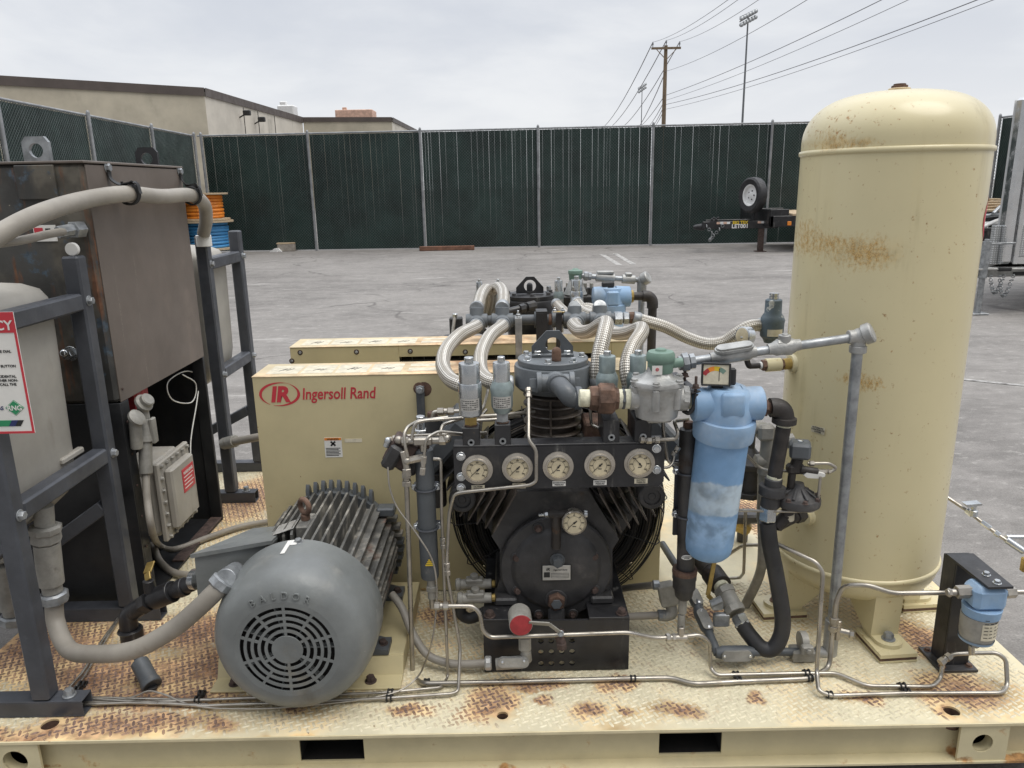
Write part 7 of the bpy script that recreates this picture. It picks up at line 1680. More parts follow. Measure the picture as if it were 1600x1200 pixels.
mb = MB(M['black']); x = mx(846); mb.bx(x-.021, x+.021, MY-.034, MY-.028, zc-.15, zc+.03, .001); mb.torus((x, MY, zc), (1, 0, 0), .033, .003, 20, 6, 0, PI*2); mb.bx(x-.021, x+.021, MY-.034, MY+.034, zc+.030, zc+.036, .002); mb.bx(x-.021, x+.021, MY-.034, MY-.028, D+.6, zc-.1501, .001); mb.bx(x-.021, x+.021, MY-.034, MY+.17, D+.59, D+.6, .001); single('support_strut', mb, 'black strap looped over the hose manifold', 'strut')
mb = MB(M['brass'], M['zinc']); x = mx(873); mb.bx(x-.022, x+.022, MY-.01, MY+.01, zc+.024, zc+.030, .001); 
for s_ in (-.015, .015): mb.use(M['zinc']).cyl((x+s_, MY, zc-.05), (x+s_, MY, zc+.045), .0035, n=8); mb.hexb((x+s_, MY, zc+.03), (0, 0, 1), .007, .007)
mb.use(M['black']); mb.bx(x-.012, x+.010, MY-.035, MY-.028, D+.6, zc+.03, .001); single('pipe_clamp', mb, 'brass-coloured U-bolt clamp on the rusty part of the hose manifold', 'clamp')
def hose(lab, pts, r=.0235, ends=(1, 1)):
    q = spline(pts, 10); root = thing('braided_hose', lab, 'hose', tuple(q[0]), 'braided stainless hoses of the compressors')
    mb = MB(M['braid']); mb.tube(q, r, 24); part('braid', mb, root, angle=80)
    for e, (i, j) in zip(ends, ((0, 2), (-1, -3))):
        if e:
            m_ = MB(M['galv']); d = (q[j]-q[i]).normalized(); m_.lathe([(r*1.02, -.004), (r*1.14, 0), (r*1.14, .022), (r*1.05, .026)], q[i], d, 24); part('ferrule', m_, root)
HY = MY-.05
hose('braided hose looping down left from the leftmost manifold tee to behind the brightest safety valve', [tees[0][0], P(741, 512, 2.66), P(718, 524, 2.55), P(697, 547, 2.44), P(692, 572, 2.36), P(703, 592, 2.28), P(722, 602, 2.22), P(745, 606, 2.22)])
hose('braided hose looping down from the second manifold tee to behind the second safety valve', [tees[1][0], P(782, 512, 2.66), P(765, 526, 2.56), P(752, 552, 2.45), P(751, 578, 2.36), P(762, 594, 2.28), P(782, 600, 2.24), P(800, 600, 2.24)])
hose('braided hose arching up and back from the leftmost manifold tee', [tees[0][1], P(747, 478, 2.88), P(752, 461, 3.0), P(760, 452, 3.15), P(765, 462, 3.3), P(757, 500, 3.4)])
hose('braided hose arching up and back from the second manifold tee', [tees[1][1], P(787, 472, 2.88), P(786, 457, 3.0), P(779, 449, 3.15), P(769, 456, 3.3), P(768, 475, 3.38), P(772, 510, 3.42)])
hose('braided hose curving from the third manifold tee and falling behind the union valve', [tees[2][0], P(896, 508, 2.68), P(907, 518, 2.58), P(923, 517, 2.50), P(938, 508, 2.42), P(947, 500+5, 2.34), P(944, 522, 2.28), P(937, 552, 2.24), P(934, 580, 2.22), P(936, 602, 2.22)])
hose('braided hose curving from the rightmost manifold tee and falling behind the green-capped regulator', [tees[3][0], P(945, 512, 2.68), P(965, 521, 2.6), P(985, 519, 2.52), P(1001, 513, 2.42), P(1001, 522, 2.34), P(988, 543, 2.28), P(980, 568, 2.24), P(981, 590, 2.22), P(988, 610, 2.22)])
hose('long braided hose sweeping right from the manifold to the cream tank valve', [V((mx(990), MY, zc)), P(1010, 502, 2.80), P(1040, 511, 2.78), P(1075, 528, 2.76), P(1105, 537, 2.74), P(1130, 534, 2.73), P(1152, 520, 2.72), P(1170, 510, 2.72), P(1195, 507, 2.74)], r=.0225)
# ---------------------------------------------------------------- far compressor
FYc = 3.45
root = thing('compressor', 'far black piston compressor behind the belt guards, mostly hidden', 'compressor', (P(828, 500, FYc).x, FYc, D))
hx = P(828, 470, FYc).x; hz1 = P(828, 459, FYc).z; r = mp(44, 828, 470, FYc)*.92
mb = MB(M['black']); mb.lathe([(r*.8, -.22), (r*1.02, -.10), (r*1.06, -.09), (r*1.06, -.028), (r*1.02, -.02)], (hx, FYc, hz1), (0, 0, 1), 44); mb.lathe([(r*.98, -.02), (r, -.018), (r, -.002), (r*.98, 0)], (hx, FYc, hz1), (0, 0, 1), 44); hd_ = part('cylinder_head', mb, root)
for k in range(7):
    mb = MB(M['char']); a = 2*PI*k/7+.3; mb.hexb((hx+r*.84*math.cos(a), FYc+r*.84*math.sin(a), hz1), (0, 0, 1), .010, .012); part('head_bolt', mb, hd_)
mb = MB(M['zinc']); mb.use(M['zinc']).hexb((hx+r*.75, FYc+r*.35, hz1+.002), (0, 0, 1), .012, .025); part('head_bolt', mb, hd_)
mb = MB(M['black']); w2 = .062; y = FYc-.01; mb.ringplate([(hx-w2, y, hz1+.003), (hx+w2, y, hz1+.003), (hx+w2, y, hz1+.030), (hx+.02, y, hz1+.078), (hx-.016, y, hz1+.078), (hx-w2, y, hz1+.030)], (hx+.001, y, hz1+.037), .027, (0, .008, 0), 30); mb.cyl((hx, y+.03, hz1), (hx, y+.03, hz1+.035), .014, n=14); mb.ball((hx, y+.03, hz1+.035), .014, 12); part('lifting_eye', mb, root)
mb = MB(M['black']); mb.cyl((hx, FYc, hz1-.55), (hx, FYc, hz1-.2), .075, n=30)
for k in range(9): mb.lathe([(.07, 0), (.092, .003), (.092, .009), (.07, .012)], (hx, FYc, hz1-.47+k*.03), (0, 0, 1), 36)
for sx_ in (-1, 1):
    base = V((hx+sx_*.115, FYc, .62)); d = V((sx_*.74, 0, .67)); mb.cyl(base, base+d*.28, .07, n=24)
    for k in range(8): mb.box(base+d*(.015+k*.027), (.19, .005, .18), Matrix((V((0, 1, 0)), d, d.cross(V((0, 1, 0))))).transposed(), .001)
    mb.box(base+d*.29, (.2, .07, .2), Matrix((V((0, 1, 0)), d, d.cross(V((0, 1, 0))))).transposed(), .01)
part('finned_cylinders', mb, root)
mb = MB(M['black']); mb.bx(hx-.17, hx+.17, 3.3, 3.62, D+.18, .68, .03); mb.bx(hx-.22, hx+.22, 3.3, 3.68, D+.004, D+.18, .005); part('crankcase', mb, root)
mb = MB(M['black']); mb.cyl(P(790, 488, 3.2), P(835, 477, 3.25), .016, n=14); mb.cyl(P(812, 483, 3.22), P(820, 481, 3.23), .021, n=8); mb.cyl(P(823, 480, 3.23), P(836, 477, 3.25), .022, n=8); part('discharge_line', mb, root)
# far port blocks, valves (copies share the look of the near ones)
def far_valve(lab, a, b0, b1, Y, kind, w): 
    base = P(a, b0, Y); valve(lab, base, (a, b1), Y, kind, mp(w/2, a, b0, Y))
far_valve('small safety valve behind the leftmost braided hose on the far compressor', 750, 485, 436, 3.42, 1, 13)
far_valve('small safety valve behind the second braided hose on the far compressor', 779, 485, 436, 3.44, 1, 13)
far_valve('safety valve just right of the black head on the far compressor', 873, 492, 433, 3.2, 1, 16)
far_valve('thick safety valve with a side port, left of the far blue filter', 901, 494, 431, 3.15, 0, 20)
mb = MB(M['char'], M['seal']); 
for a, w_ in ((887, 10), (914, 10), (924, 8)): 
    p = P(a, 460, 3.3); mb.cyl((p.x, 3.3, p.z-.15), (p.x, 3.3, p.z+.03), .014*w_/8, n=14); mb.use(M['seal']).cyl((p.x, 3.3, p.z+.03), (p.x, 3.3, p.z+.05), .009, n=6); mb.use(M['char'])
p = P(918, 470, 3.28); mb.box((p.x-.05, 3.3, p.z), (.16, .04, .05), None, .01)
single('pipe_assembly', mb, 'dark cluster of pipe and fittings between the far safety valves and the far blue filter', 'pipes')
hose('short braided hose from the far right safety valve down to the third manifold tee', [P(869, 474, 3.15), P(880, 485, 3.03), P(890, 493, 2.92), tees[2][1]], r=.0195)
hose('short braided hose arching from the thick far valve to the rightmost manifold tee', [P(901, 472, 3.12), P(907, 480, 3.04), P(914, 487, 2.97), P(930, 492, 2.88), tees[3][1]], r=.0225)
hose('short braided hose between the third and the rightmost manifold tees', [P(893, 500, 2.95), P(902, 487, 3.0), P(920, 482, 3.0), P(937, 492, 2.95), P(945, 512, 2.93)], r=.0225)
# far blue filter, green cap, conduit
fY = 3.12
root = thing('blue_filter', 'smaller-looking far blue pressure filter behind the braided hoses', 'filter', tuple(P(955, 560, fY)))
mb = MB(M['blue']); c = P(955, 492, fY); r = mp(21, 955, 480, fY); zt = P(955, 449, fY).z; H = zt-c.z
mb.lathe([(r*.85, -.25), (r*.9, 0), (r*1.05, .004), (r*1.08, H*.38), (r*1.0, H*.42), (r*.95, H*.7), (r*.8, H*.98), (r*.3, H)], c, (0, 0, 1), 36)
zz = c.z+H*.66; mb.lathe([(.035, 0), (.042, .004), (.043, .03), (.045, .06)], (c.x-.078, fY, zz), (1, 0, 0), 24); mb.lathe([(.035, 0), (.042, .004), (.043, .03), (.045, .06)], (c.x+.078, fY, zz), (-1, 0, 0), 24); mb.box((c.x, fY-.045, zz), (.05, .03, .06), None, .01); part('body', mb, root)
mb = MB(M['ink']); mb.box((c.x-.015, fY, zt+.012), (.05, .03, .022), None, .004); part('indicator', mb, root)
mb = MB(M['char'], M['brass'], M['pipeb']); x0 = c.x+.078; mb.use(M['brass']).cyl((x0, fY, zz), (x0+.012, fY, zz), .026, n=8); mb.use(M['pipeb']).cyl((x0+.012, fY, zz), (x0+.06, fY, zz), .017, n=16); mb.tube(spline([V((x0+.05, fY, zz)), V((x0+.075, fY, zz-.002)), V((x0+.09, fY, zz-.02)), V((x0+.092, fY, zz-.05))], 5), .023, 18); mb.cyl((x0+.092, fY, zz-.04), (x0+.092, fY, zz-.5), .018, n=18)
single('discharge_pipe', mb, 'black iron elbow and pipe at the right of the far blue filter', 'pipe')
gY = 3.22
mb = MB(M['green'], M['alu']); c = P(899, 437, gY); r = mp(11.5, 899, 430, gY); h = P(899, 420, gY).z-c.z; mb.lathe([(r*.85, 0), (r*.9, h*.5), (r, h*.6), (r*.97, h*.85), (r*.5, h*.93), (r*.35, h*1.02), (r*.3, h*1.05)], c, (0, 0, 1), 28); mb.use(M['alu']).lathe([(r*1.6, -.06), (r*1.2, -.03), (r*.8, 0)], c, (0, 0, 1), 24)
single('pressure_regulator', mb, 'far regulator with a green round cap beside the far safety valves', 'regulator')
root = thing('rigid_conduit', 'far galvanised conduit running right from the green cap above the far blue filter', 'conduit', tuple(P(1004, 520, gY)))
def ce(x): return P(x, 431+(x-910)*.075, gY)
mb = MB(M['galv']); mb.cyl(ce(908), ce(1000), .011, n=16); mb.cyl(ce(912), ce(919), .019, n=8); mb.cyl(ce(919), ce(924), .016, n=8); part('horizontal_pipe', mb, root)
for a, b_, cv in ((931, 960, 1), (972, 992, 0)):
    mb = MB(M['alu']); A, B = ce(a), ce(b_); mb.cyl(A, B, .019, n=16); mb.box((A+B)/2+V((0, 0, .022)), ((B-A).length*(.9 if cv else .5), .034, .012), None, .005); part('access_fitting', mb, root)
mb = MB(M['alu']); J = ce(1003); mb.ball(J, .022, 14); mb.lathe([(.02, 0), (.027, .008), (.027, .03), (.022, .034)], J, (.7, -.4, .45), 12); mb.cyl(J, J+V((0, 0, -.05)), .02, n=14); part('elbow', mb, root)
mb = MB(M['galv']); mb.cyl(J+V((0, 0, -.05)), J+V((0, 0, -.8)), .0135, n=16); part('down_pipe', mb, root)
# far left small valve group seen above the guard
mb = MB(M['char'], M['ss'], M['zinc']); p = P(713, 512, 3.5); mb.box((p.x, 3.5, p.z), (.06, .05, .10), None, .006); mb.box((p.x-.01, 3.5, p.z-.08), (.10, .06, .09), None, .006); mb.use(M['ss']).tube(fillet([P(711, 492, 3.45), P(706, 530, 3.4), P(706, 560, 3.4)], .02), .008, 10); mb.tube(fillet([P(716, 519, 3.45), P(728, 515, 3.45), P(735, 520, 3.4), P(740, 540, 3.4)], .02), .0045, 8); mb.use(M['zinc']).cyl(P(714, 516, 3.44), P(722, 516, 3.44), .012, n=6); mb.cyl(P(711, 490, 3.45), P(711, 497, 3.45), .013, n=8)
single('unloader_valve', mb, 'small dark valve block with a steel tube, at the left end of the far compressor', 'valve')
mb = MB(M['rubber']); mb.tube(spline([P(730, 530, 3.3), P(728, 515, 3.3), P(738, 509, 3.25), P(752, 510, 3.2), P(770, 525, 3.2), P(800, 528, 3.2), P(880, 527, 3.25), P(930, 520, 3.3)], 8), .006, 8); mb.tube(spline([P(742, 515, 3.25), P(758, 520, 3.2), P(765, 528, 3.2), P(760, 540, 3.2)], 6), .012, 10)
single('control_cable', mb, 'black cable lying behind the far belt guard', 'cable')
# ---------------------------------------------------------------- stainless tubing, each run a thing
def tubing(lab, pts, r=.0048, fr=.022, fit=(), m_='ss'):
    q = [P(*p) for p in pts]; root = thing('steel_tube', lab, 'tube', tuple(q[-1])) if fit else None
    mb = MB(M[m_]); mb.tube(fillet(q, fr), r, 12)
    if not fit: single('steel_tube', mb, lab, 'tube'); return q
    part('run', mb, root)
    for (i, u, L) in fit:   # fitting on segment i at fraction u, length L
        a, b = q[i], q[i+1]; d = (b-a).normalized(); c = a+(b-a)*u; k = MB(M['ss']); k.cyl(c-d*L*.5, c-d*L*.12, r*1.9, n=6, bev=.0008); k.cyl(c-d*L*.12, c+d*L*.12, r*1.5, n=14); k.cyl(c+d*L*.12, c+d*L*.5, r*1.9, n=6, bev=.0008); part('compression_fitting', k, root)
    return q
B = D+.012
tubing('stainless tube rising from the deck front beside the motor to the brown valve cluster', [(635, 742, 2.03), (645, 1057, 2.03), (660, 1068, B+.006), (770, 1066, B), (988, 1060, B), (1050, 1059, B), (1083, 1069, B), (1153, 1065, B), (1268, 1060, B), (1296, 1042, 2.0), (1300, 995, 2.02), (1307, 938, 2.02), (1316, 918, 2.02), (1330, 914, 2.0), (1356, 914, 1.98), (1394, 927, 1.97), (1482, 926, 1.97)], .0072, .025, ((0, .02, .04), (10, .35, .045)))
tubing('stainless tube from the upper left, down past the yellow-sticker bottle and left along the deck', [(677, 717, 2.04), (689, 717, 2.04), (690, 800, 2.04), (693, 880, 2.04), (700, 1058, 2.0), (690, 1074, B), (607, 1082, B), (310, 1094, B), (95, 1102, B)], .0046, .018, ((2, .6, .035), ))
tubing('stainless tube hooked under the gauge panel and dropping to the deck, then left', [(826, 606, 2.08), (826, 688, 1.975), (838, 702, 1.97), (838, 752, 1.97), (828, 758, 1.97), (724, 769, 1.97), (710, 772, 1.975), (702, 800, 2.0), (698, 880, 2.0), (700, 905, 2.0), (719, 1012, 1.98), (716, 1080, B), (706, 1084, B), (607, 1091, B), (320, 1103, B), (98, 1089, B)], .0050, .018, ((0, .1, .03), (8, .35, .04)))
tubing('thin deck tube running left of the motor to the front stand', [(330, 1094, B), (95, 1089, B), (128, 1052, B), (160, 1000, B), (200, 945, B)], .0042, .02)
tubing('second thin deck tube beside it curving back under the black elbow', [(325, 1101, B), (98, 1096, B), (130, 1060, B), (162, 1005, B), (190, 960, B), (210, 940, B)], .0042, .02)
# braided thin wire
tubing('thin braided capillary swinging from the brown valve cluster down and left across the deck', [(606, 730, 1.99), (608, 762, 1.98), (619, 792, 1.97), (650, 832, 1.96), (678, 875, 1.96), (684, 925, 1.96), (677, 1003, 1.93), (655, 1058, B+.01), (623, 1082, B+.004), (563, 1094, B), (497, 1101, B), (413, 1108, B), (330, 1107, B), (290, 1100, B), (258, 1085, B+.012), (232, 1078, B+.02), (212, 1088, B+.006), (195, 1092, B), (100, 1092, B)], .0026, .08, m_='ss')
# upper left loops
tubing('upper bright tube bending from the left safety valve block down to the valve cluster', [(722, 653, 2.06), (664, 657, 2.04), (648, 661, 2.03), (643, 686, 2.02)], .0048, .018)
tubing('tube crossing up and left from the panel into a long drop beside the brown block', [(700, 652, 2.12), (652, 658, 2.10), (637, 667, 2.04), (631, 678, 2.02), (633, 697, 2.01), (637, 714, 2.01)], .0048, .014)
tubing('short straight tube with a hex fitting left of the bright safety valve', [(735, 642, 2.16), (690, 643, 2.16), (677, 644, 2.16), (676, 654, 2.16)], .0060, .008, ((0, .86, .05), ))
tubing('long straight tube lying level behind the valve cluster', [(760, 676, 2.15), (722, 678, 2.1), (640, 681, 2.1), (620, 684, 2.08), (604, 690, 2.04)], .0050, .012, ((3, .4, .03), ))
tubing('tube bending down from behind the bright safety valve to the tee cross', [(724, 653, 2.09), (702, 660, 2.07), (691, 664, 2.05), (688, 678, 2.03)], .0048, .014)
tubing('tube bent over the cross fitting and down the front of the yellow-sticker bottle', [(724, 678, 2.05), (686, 674, 2.02), (670, 682, 1.99), (665, 690, 1.985), (661, 730, 1.985)], .0044, .012, ((3, .93, .055), ))
tubing('small tube pair emerging behind the left black port block', [(760, 640, 2.3), (735, 672, 2.2), (752, 655, 2.25), (800, 640, 2.3)], .0045, .02)
tubing('sloping tube rising behind the dull safety valve', [(738, 655, 2.12), (756, 636, 2.2), (762, 612, 2.3), (764, 590, 2.4)], .0048, .02)
tubing('level tube behind the two left port blocks', [(740, 651, 2.13), (780, 649, 2.13), (835, 643, 2.2)], .0055, .02)
tubing('second level tube just below it behind the port blocks', [(738, 658, 2.12), (780, 655, 2.12), (812, 650, 2.2)], .0050, .02)
# right upper loops
tubing('tube joining the rightmost port block toward the dark bottle, bent upward', [(1003, 687, 1.985), (1012, 688, 1.99), (1056, 686, 1.99), (1060, 677, 1.99), (1053, 658, 2.02), (1075, 655, 2.08)], .0052, .010, ((0, .5, .03), (1, .2, .035)))
tubing('bent tube looping beside the right end of the gauge panel', [(1016, 659, 2.05), (1050, 657, 2.05), (1037, 650, 2.05), (1036, 668, 2.05), (1040, 700, 2.05), (1044, 720, 2.05), (1052, 725, 2.05), (1068, 727, 2.07)], .0054, .012)
tubing('short tube curling from the panel edge to a fitting beside the dark right bottle', [(1034, 731, 2.0), (1046, 730, 2.0), (1052, 722, 2.01), (1054, 708, 2.02), (1058, 702, 2.02)], .0042, .008, ((3, .5, .03), ))
tubing('tube rising beside the rusty union to the centre cylinder', [(922, 640, 2.12), (924, 664, 2.12), (945, 672, 2.1)], .0045, .01)
# deck runs across the front
tubing('tube running from the left wye past the red-faced switch and right to the drain tee', [(683, 947, 1.93), (739, 947, 1.93), (750, 958, 1.93), (754, 985, 1.93), (766, 996, 1.93), (980, 988, 1.94), (1022, 997, 1.96), (1051, 996, 1.97), (1096, 992, 1.98), (1109, 1004, 1.98), (1110, 1044, 1.98), (1120, 1055, B+.004), (1255, 1052, B), (1307, 1052, B), (1355, 1072, B), (1457, 1073, B), (1470, 1060, 1.93), (1474, 1032, 1.94), (1488, 1022, 1.95), (1510, 1021, 1.95), (1558, 1020, 1.93), (1572, 1031, 1.92), (1574, 1072, 1.89), (1566, 1083, B), (1420, 1083, B), (1298, 1087, B), (1279, 1080, B+.01), (1276, 1050, 1.93), (1286, 894, 1.96), (1275, 878, 1.97), (1208, 847, 2.05)], .0062, .020, ((0, .12, .04), (6, .9, .03), (7, .15, .03), (17, .2, .04)))
mb = MB(M['ss']); c = P(1064, 996, 1.97); mb.cyl(c+V((0, 0, .035)), c, .009, n=14); mb.cyl(c+V((-.018, 0, 0)), c+V((.018, 0, 0)), .0105, n=14); single('tee_fitting', mb, 'stainless tee under the rusty union of the dark right bottle', 'fitting')
tubing('long tube crossing the deck at the back behind the blue filter', [(1130, 872, 2.5), (1160, 852, 2.45), (1245, 850, 2.35)], .006, .02)
tubing('tube standing behind the blue filter and bent at the deck', [(1165, 800, 2.4), (1162, 895, 2.4), (1156, 903, D+.02), (1100, 905, D+.02)], .0055, .02)
# clamps on deck
def tclamp(a, b, n, lab):
    mb = MB(M['ink'], M['zinc']); p = PZ(a, b, D+.008)
    for k in range(n):
        for s_ in (-.006, .006): mb.use(M['ink']).torus((p.x+s_+.012*k*0, p.y+k*.026-.013*(n-1), D+.012), (1, 0, 0), .0085, .0028, 14, 6)
        mb.use(M['ink']).box((p.x, p.y+k*.026-.013*(n-1)+.014, D+.006), (.016, .012, .008), None, .002)
    single('tube_clamp', mb, lab, 'clamp', 'small black clamps holding tubes to the deck')
for a, b, n, lab in ((312, 1090, 2, 'double clamp on the deck tubes left of the motor base'), (609, 1088, 2, 'double clamp at the front right of the motor base'), (667, 1067, 1, 'single clamp at the foot of the bent tube right of the motor'), (989, 1062, 1, 'single clamp in front of the right corner of the perforated pedestal'), (1152, 1060, 2, 'double clamp in front of the grey access fitting'), (1263, 1057, 2, 'double clamp left of the grey base elbow'), (1296, 1087, 1, 'single clamp on the front tube below the down pipe'), (1413, 1078, 2, 'double clamp in front of the tank leg'), (125, 1075, 2, 'clamp on the thin tubes by the front stand foot')):
    tclamp(a, b, n, lab)
# ---------------------------------------------------------------- brown valve cluster at the upper left of the panel
VY = 2.06
root = thing('pilot_valve', 'brown and black pilot valve block with steel fittings, left of the yellow-sticker bottle', 'valve', tuple(P(625, 740, VY)))
Rv = Matrix.Rotation(math.radians(32), 3, 'Y')
mb = MB(M['rustbolt'], M['char']); c = P(627, 705, VY); mb.box(c, (.075, .06, .085), Rv, .006); mb.use(M['char']).box(P(614, 712, VY-.02), (.04, .05, .075), Rv, .008); mb.box(P(640, 722, VY+.01), (.06, .05, .06), Rv, .008); part('block', mb, root)
mb = MB(M['zinc']); a = P(609, 722, VY-.02); d = P(605, 733, VY-.03)-a; mb.lathe([(.012, 0), (.016, .003), (.016, .012), (.011, .014), (.011, .022)], a-d*.3, d, 6); mb.cyl(P(606, 690, VY-.02), P(603, 698, VY-.02), .010, n=8); mb.ball(P(606, 689, VY-.02), .011, 10); part('cable_gland', mb, root)
mb = MB(M['ss']); c = P(636, 720, VY-.045); mb.cyl(c+V((-.01, 0, .03)), c+V((0, 0, -.03)), .010, n=8); mb.cyl(c, c+V((.045, .01, .006)), .011, n=8); mb.ball(c, .013, 12); mb.cyl(c+V((-.002, 0, -.022)), c+V((-.002, 0, -.045)), .013, n=6); part('elbow_fitting', mb, root)
mb = MB(M['ss'], M['rust']); c = P(661, 689, 2.03); mb.box(c, (.055, .024, .022), None, .004); mb.cyl(c+V((-.055, 0, 0)), c+V((.06, 0, 0)), .0095, n=10); mb.cyl(c+V((-.06, 0, .0)), c+V((-.04, 0, 0)), .0125, n=6); mb.cyl(c+V((.045, 0, 0)), c+V((.065, 0, 0)), .0125, n=6); mb.cyl(c, c+V((0, 0, -.03)), .010, n=14); mb.ball(c+V((.068, 0, .006)), .013, 12); mb.ball(c+V((-.068, 0, .004)), .012, 12)
single('cross_fitting', mb, 'bright steel cross fitting on top of the yellow-sticker bottle', 'fitting')
mb = MB(M['zinc'], M['seal']); c = P(657, 672, 2.2); mb.cyl(P(657, 650, 2.2), P(657, 685, 2.2), .014, n=12); mb.cyl(P(657, 670, 2.2), P(657, 674, 2.2), .02, n=6); single('threaded_rod', mb, 'short threaded rod with a nut at the foot of the strap on the cream guard', 'rod')
# conduit bodies left of the crankcase
for k, (y_, lab) in enumerate(((913, 'upper of two stacked grey conduit fittings left of the crankcase'), (935, 'lower of two stacked grey conduit fittings left of the crankcase'))):
    Yc = 2.16-.07*k; mb = MB(M['seal'], M['brass']); a, b = P(715+3*k, y_, Yc), P(768, y_-1, Yc); mb.cyl(a, b, .0155, n=18); mb.lathe([(.016, 0), (.0195, .003), (.0195, .014), (.015, .016)], a-V((.006, 0, 0)), (1, 0, 0), 14); mb.box((a+b)/2+V((.0, 0, .013)), (.055, .03, .018), None, .008); mb.cyl((a+b)/2+V((.0, 0, .02)), (a+b)/2+V((.0, 0, .034)), .013, n=14); mb.use(M['brass']).cyl(b, b+V((.012, 0, 0)), .012, n=10)
    single('conduit_fitting', mb, lab, 'conduit fitting')
mb = MB(M['conduit']); mb.tube(spline([P(612, 928, 2.2), P(628, 950, 2.16), P(645, 990, 2.1), P(668, 1023, D+.045), P(700, 1036, D+.03), P(730, 1038, D+.03), P(762, 1036, D+.035)], 8), .0125, 14); single('flexible_conduit', mb, 'grey conduit curving from behind the motor to the fitting in front of the perforated pedestal', 'conduit')
mb = MB(M['rubber']); mb.tube(spline([P(722, 940, 2.2), P(720, 958, 2.2), P(735, 966, 2.2), P(760, 955, 2.2)], 8), .018, 12); single('rubber_hose', mb, 'short dark bent hose below the stacked conduit fittings', 'hose')
# float switch with red face and its access fitting
root = thing('level_switch', 'round grey level switch with a red end cap, in front of the perforated pedestal', 'switch', tuple(P(820, 1030, 1.93)))
SYl = 1.90; a = P(814, 977, SYl); d = V((.06, -1, .02)).normalized(); r = mp(18.5, 815, 978, SYl)
mb = MB(M['seal']); mb.cyl(a-d*.062, a, r, n=32); mb.cyl(a-d*.07, a-d*.062, r*.9, n=32); part('housing', mb, root)
mb = MB(M['redp']); mb.cyl(a+d*.0002, a+d*.002, r*.94, n=32); part('red_cap', mb, root)
mb = MB(M['seal']); mb.box(P(820, 1004, 1.95), (.036, .03, .05), None, .008); mb.cyl(P(820, 1000, 1.95), P(822, 1022, 1.95), .013, n=14); mb.tube([P(822, 1018, 1.95), P(822, 1028, 1.955), P(815, 1034, 1.955), P(775, 1038, 1.955)], .017, 14, rr=[.015, .019, .019, .017]); part('conduit_elbow', mb, root)
mb = MB(M['alu']); oval(mb, P(802, 1034, 1.936), (1, 0, -.03), (0, -1, .1), .092, .034, .006); oval(mb, P(802, 1034, 1.930), (1, 0, -.03), (0, -1, .1), .082, .027, .005); mb.use(M['zinc']).cyl(P(785, 1035, 1.925), P(785, 1035, 1.921), .004, n=8); mb.cyl(P(819, 1033, 1.925), P(819, 1033, 1.921), .004, n=8); mb.use(M['alu']); mb.lathe([(.018, 0), (.021, .003), (.021, .016), (.017, .02)], P(768, 1036, 1.955), (-1, 0, 0), 10); part('access_cover', mb, root)
root = thing('drain_valve', 'small ball valve with a bare steel lever in front of the crankcase foot', 'valve', tuple(P(876, 1010, 1.93)))
mb = MB(M['rustbolt'], M['zinc']); mb.hexb(P(874, 985, 1.95), (0, -.2, -1), .014, .03, False); mb.cyl(P(874, 985, 1.945), P(878, 1012, 1.93), .0135, n=16); mb.cyl(P(877, 1004, 1.93), P(878, 1013, 1.93), .016, n=6); mb.use(M['zinc']).hexb(P(876, 990, 1.925), (0, -1, .3), .007, .01); part('body', mb, root)
mb = MB(M['seal']); l_ = [P(875, 988, 1.925), P(858, 975, 1.91), P(826, 973, 1.90)]; mb.beam(l_[0], l_[1], .012, .004, up=V((0, 1, .5))); mb.beam(l_[1], l_[2], .015, .004, up=V((0, 1, .5)), bev=.0015); part('lever', mb, root)
# conduits and access fittings on the deck right of the pedestal
root = thing('junction_box', 'small grey cast box joining two deck conduits right of the pedestal', 'junction box', tuple(P(1045, 950, 2.2)))
mb = MB(M['seal']); c = P(1043, 928, 2.2); mb.box(c, (.055, .05, .075), Matrix.Rotation(-.2, 3, 'Y'), .008); mb.box(c+V((0, -.027, .01)), (.06, .008, .07), Matrix.Rotation(-.2, 3, 'Y'), .003); mb.tube(spline([P(1048, 945, 2.2), P(1050, 958, 2.19), P(1040, 962, 2.19), P(1034, 961, 2.19)], 5), .018, 14); part('box', mb, root)
mb = MB(M['galv']); mb.cyl(P(1020, 914, 2.21), P(1030, 914, 2.21), .016, n=8); mb.cyl(P(1028, 961, 2.19), P(1040, 961, 2.19), .018, n=8); part('gland_nut', mb, root)
mb = MB(M['conduit']); mb.tube(spline([P(960, 922, 2.4), P(985, 918, 2.32), P(1022, 914, 2.21)], 8), .0115, 12); single('flexible_conduit', mb, 'upper short grey conduit from behind the pedestal to the small cast box', 'conduit')
mb = MB(M['conduit']); mb.tube(spline([P(960, 965, 2.19), P(990, 963, 2.19), P(1030, 961, 2.19)], 8), .0118, 12); single('flexible_conduit', mb, 'lower short grey conduit from behind the pedestal to the small cast box', 'conduit')
root = thing('deck_conduit_run', 'slate-painted rigid conduit with three oval-covered fittings, on the deck below the blue filter', 'conduit', tuple(P(1150, 1030, 2.0)))
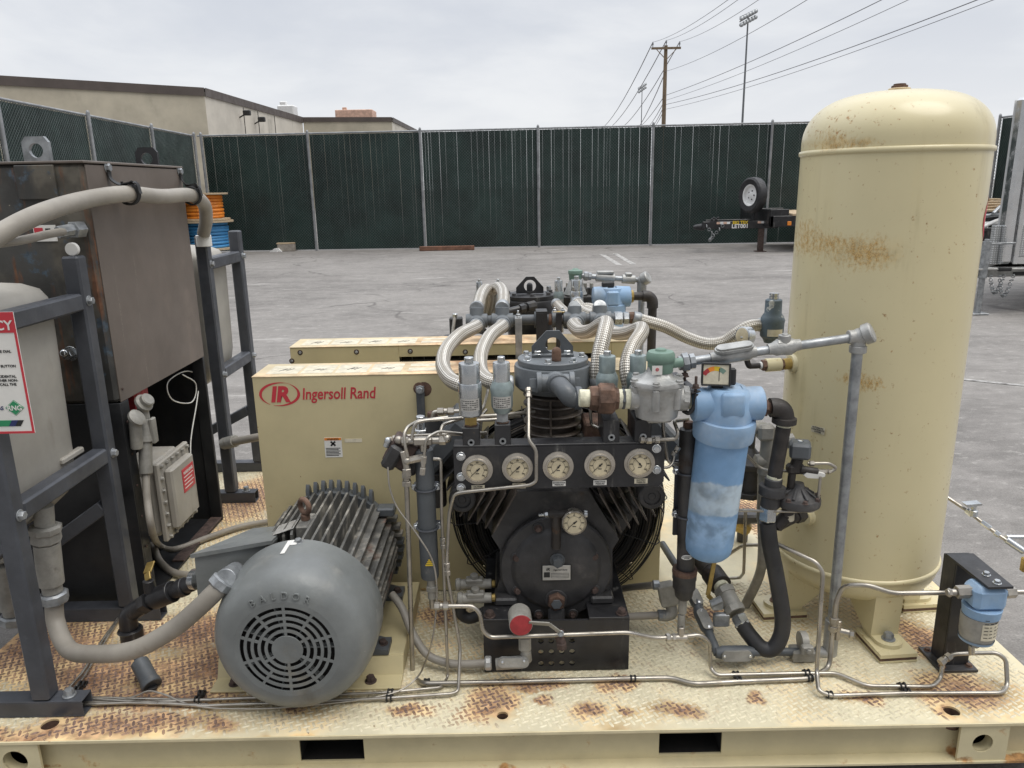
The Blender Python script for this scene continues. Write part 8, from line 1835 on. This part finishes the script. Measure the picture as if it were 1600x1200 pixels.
mb = MB(M['greyp']); cz = D+.045; k0, k1, k2, k3, k4 = P(1083, 925, 2.25), P(1100, 970, 2.13), P(1112, 1000, 2.06), P(1122, 1022, 2.02), P(1275, 1018, 2.06)
mb.tube([P(1035, 850, 2.6), k0], .013, 14); mb.tube([k0, k1, k2, k3], .014, 14); mb.tube([k3, P(1175, 1019, 2.02), k4], .0125, 14); part('pipe', mb, root)
for (a, b, ang) in ((P(1078, 920, 2.27), P(1092, 948, 2.2), 0), (P(1090, 950, 2.18), P(1108, 988, 2.09), 0), (P(1118, 1020, 2.02), P(1178, 1019, 2.02), 1)):
    mb = MB(M['greyp'], M['seal']); mb.tube([a, a+(b-a)*.2, a+(b-a)*.8, b], .02, 16, rr=[.015, .021, .021, .015]); n_ = V((0, -.75, .66)) if not ang else V((0, -1, .15)); c = (a+b)/2+n_*.02; dd = (b-a).normalized(); L = (b-a).length
    u_2 = n_.cross(dd).normalized(); ov = [c+dd*(math.copysign(L*.27, math.cos(t))+math.cos(t)*.014)+u_2*math.sin(t)*.016 for t in [2*PI*(k+.5)/20 for k in range(20)]]
    mb.use(M['seal']).prism(ov, n_*.007)
    for s_ in (-1, 1): mb.use(M['zinc']).cyl(c+dd*s_*L*.33+n_*.007, c+dd*s_*L*.33+n_*.0095, .0045, n=10)
    part('access_fitting', mb, root)
mb = MB(M['seal']); p = P(1255, 1020, 2.04); mb.box((p.x, 2.05, D+.02), (.07, .05, .035), None, .004); mb.lathe([(.022, -.012), (.03, -.01), (.03, .01), (.022, .012)], (p.x, 2.05, D+.062), (1, 0, 0), 24); mb.box((p.x, 2.015, D+.055), (.036, .02, .03), None, .004); mb.hexb((p.x, 2.004, D+.058), (0, -1, 0), .008, .008)
part('pipe_support', mb, root)
mb = MB(M['ss']); c = P(1309, 985, 2.03); mb.cyl(c+V((0, 0, -.03)), c+V((0, 0, .035)), .010, n=10); mb.cyl(c, c+V((.035, -.01, -.005)), .009, n=8); mb.cyl(c+V((.03, -.01, -.005)), c+V((.042, -.012, -.006)), .013, n=6); single('tee_fitting', mb, 'stainless tee clipped beside the foot of the galvanised down pipe', 'fitting')
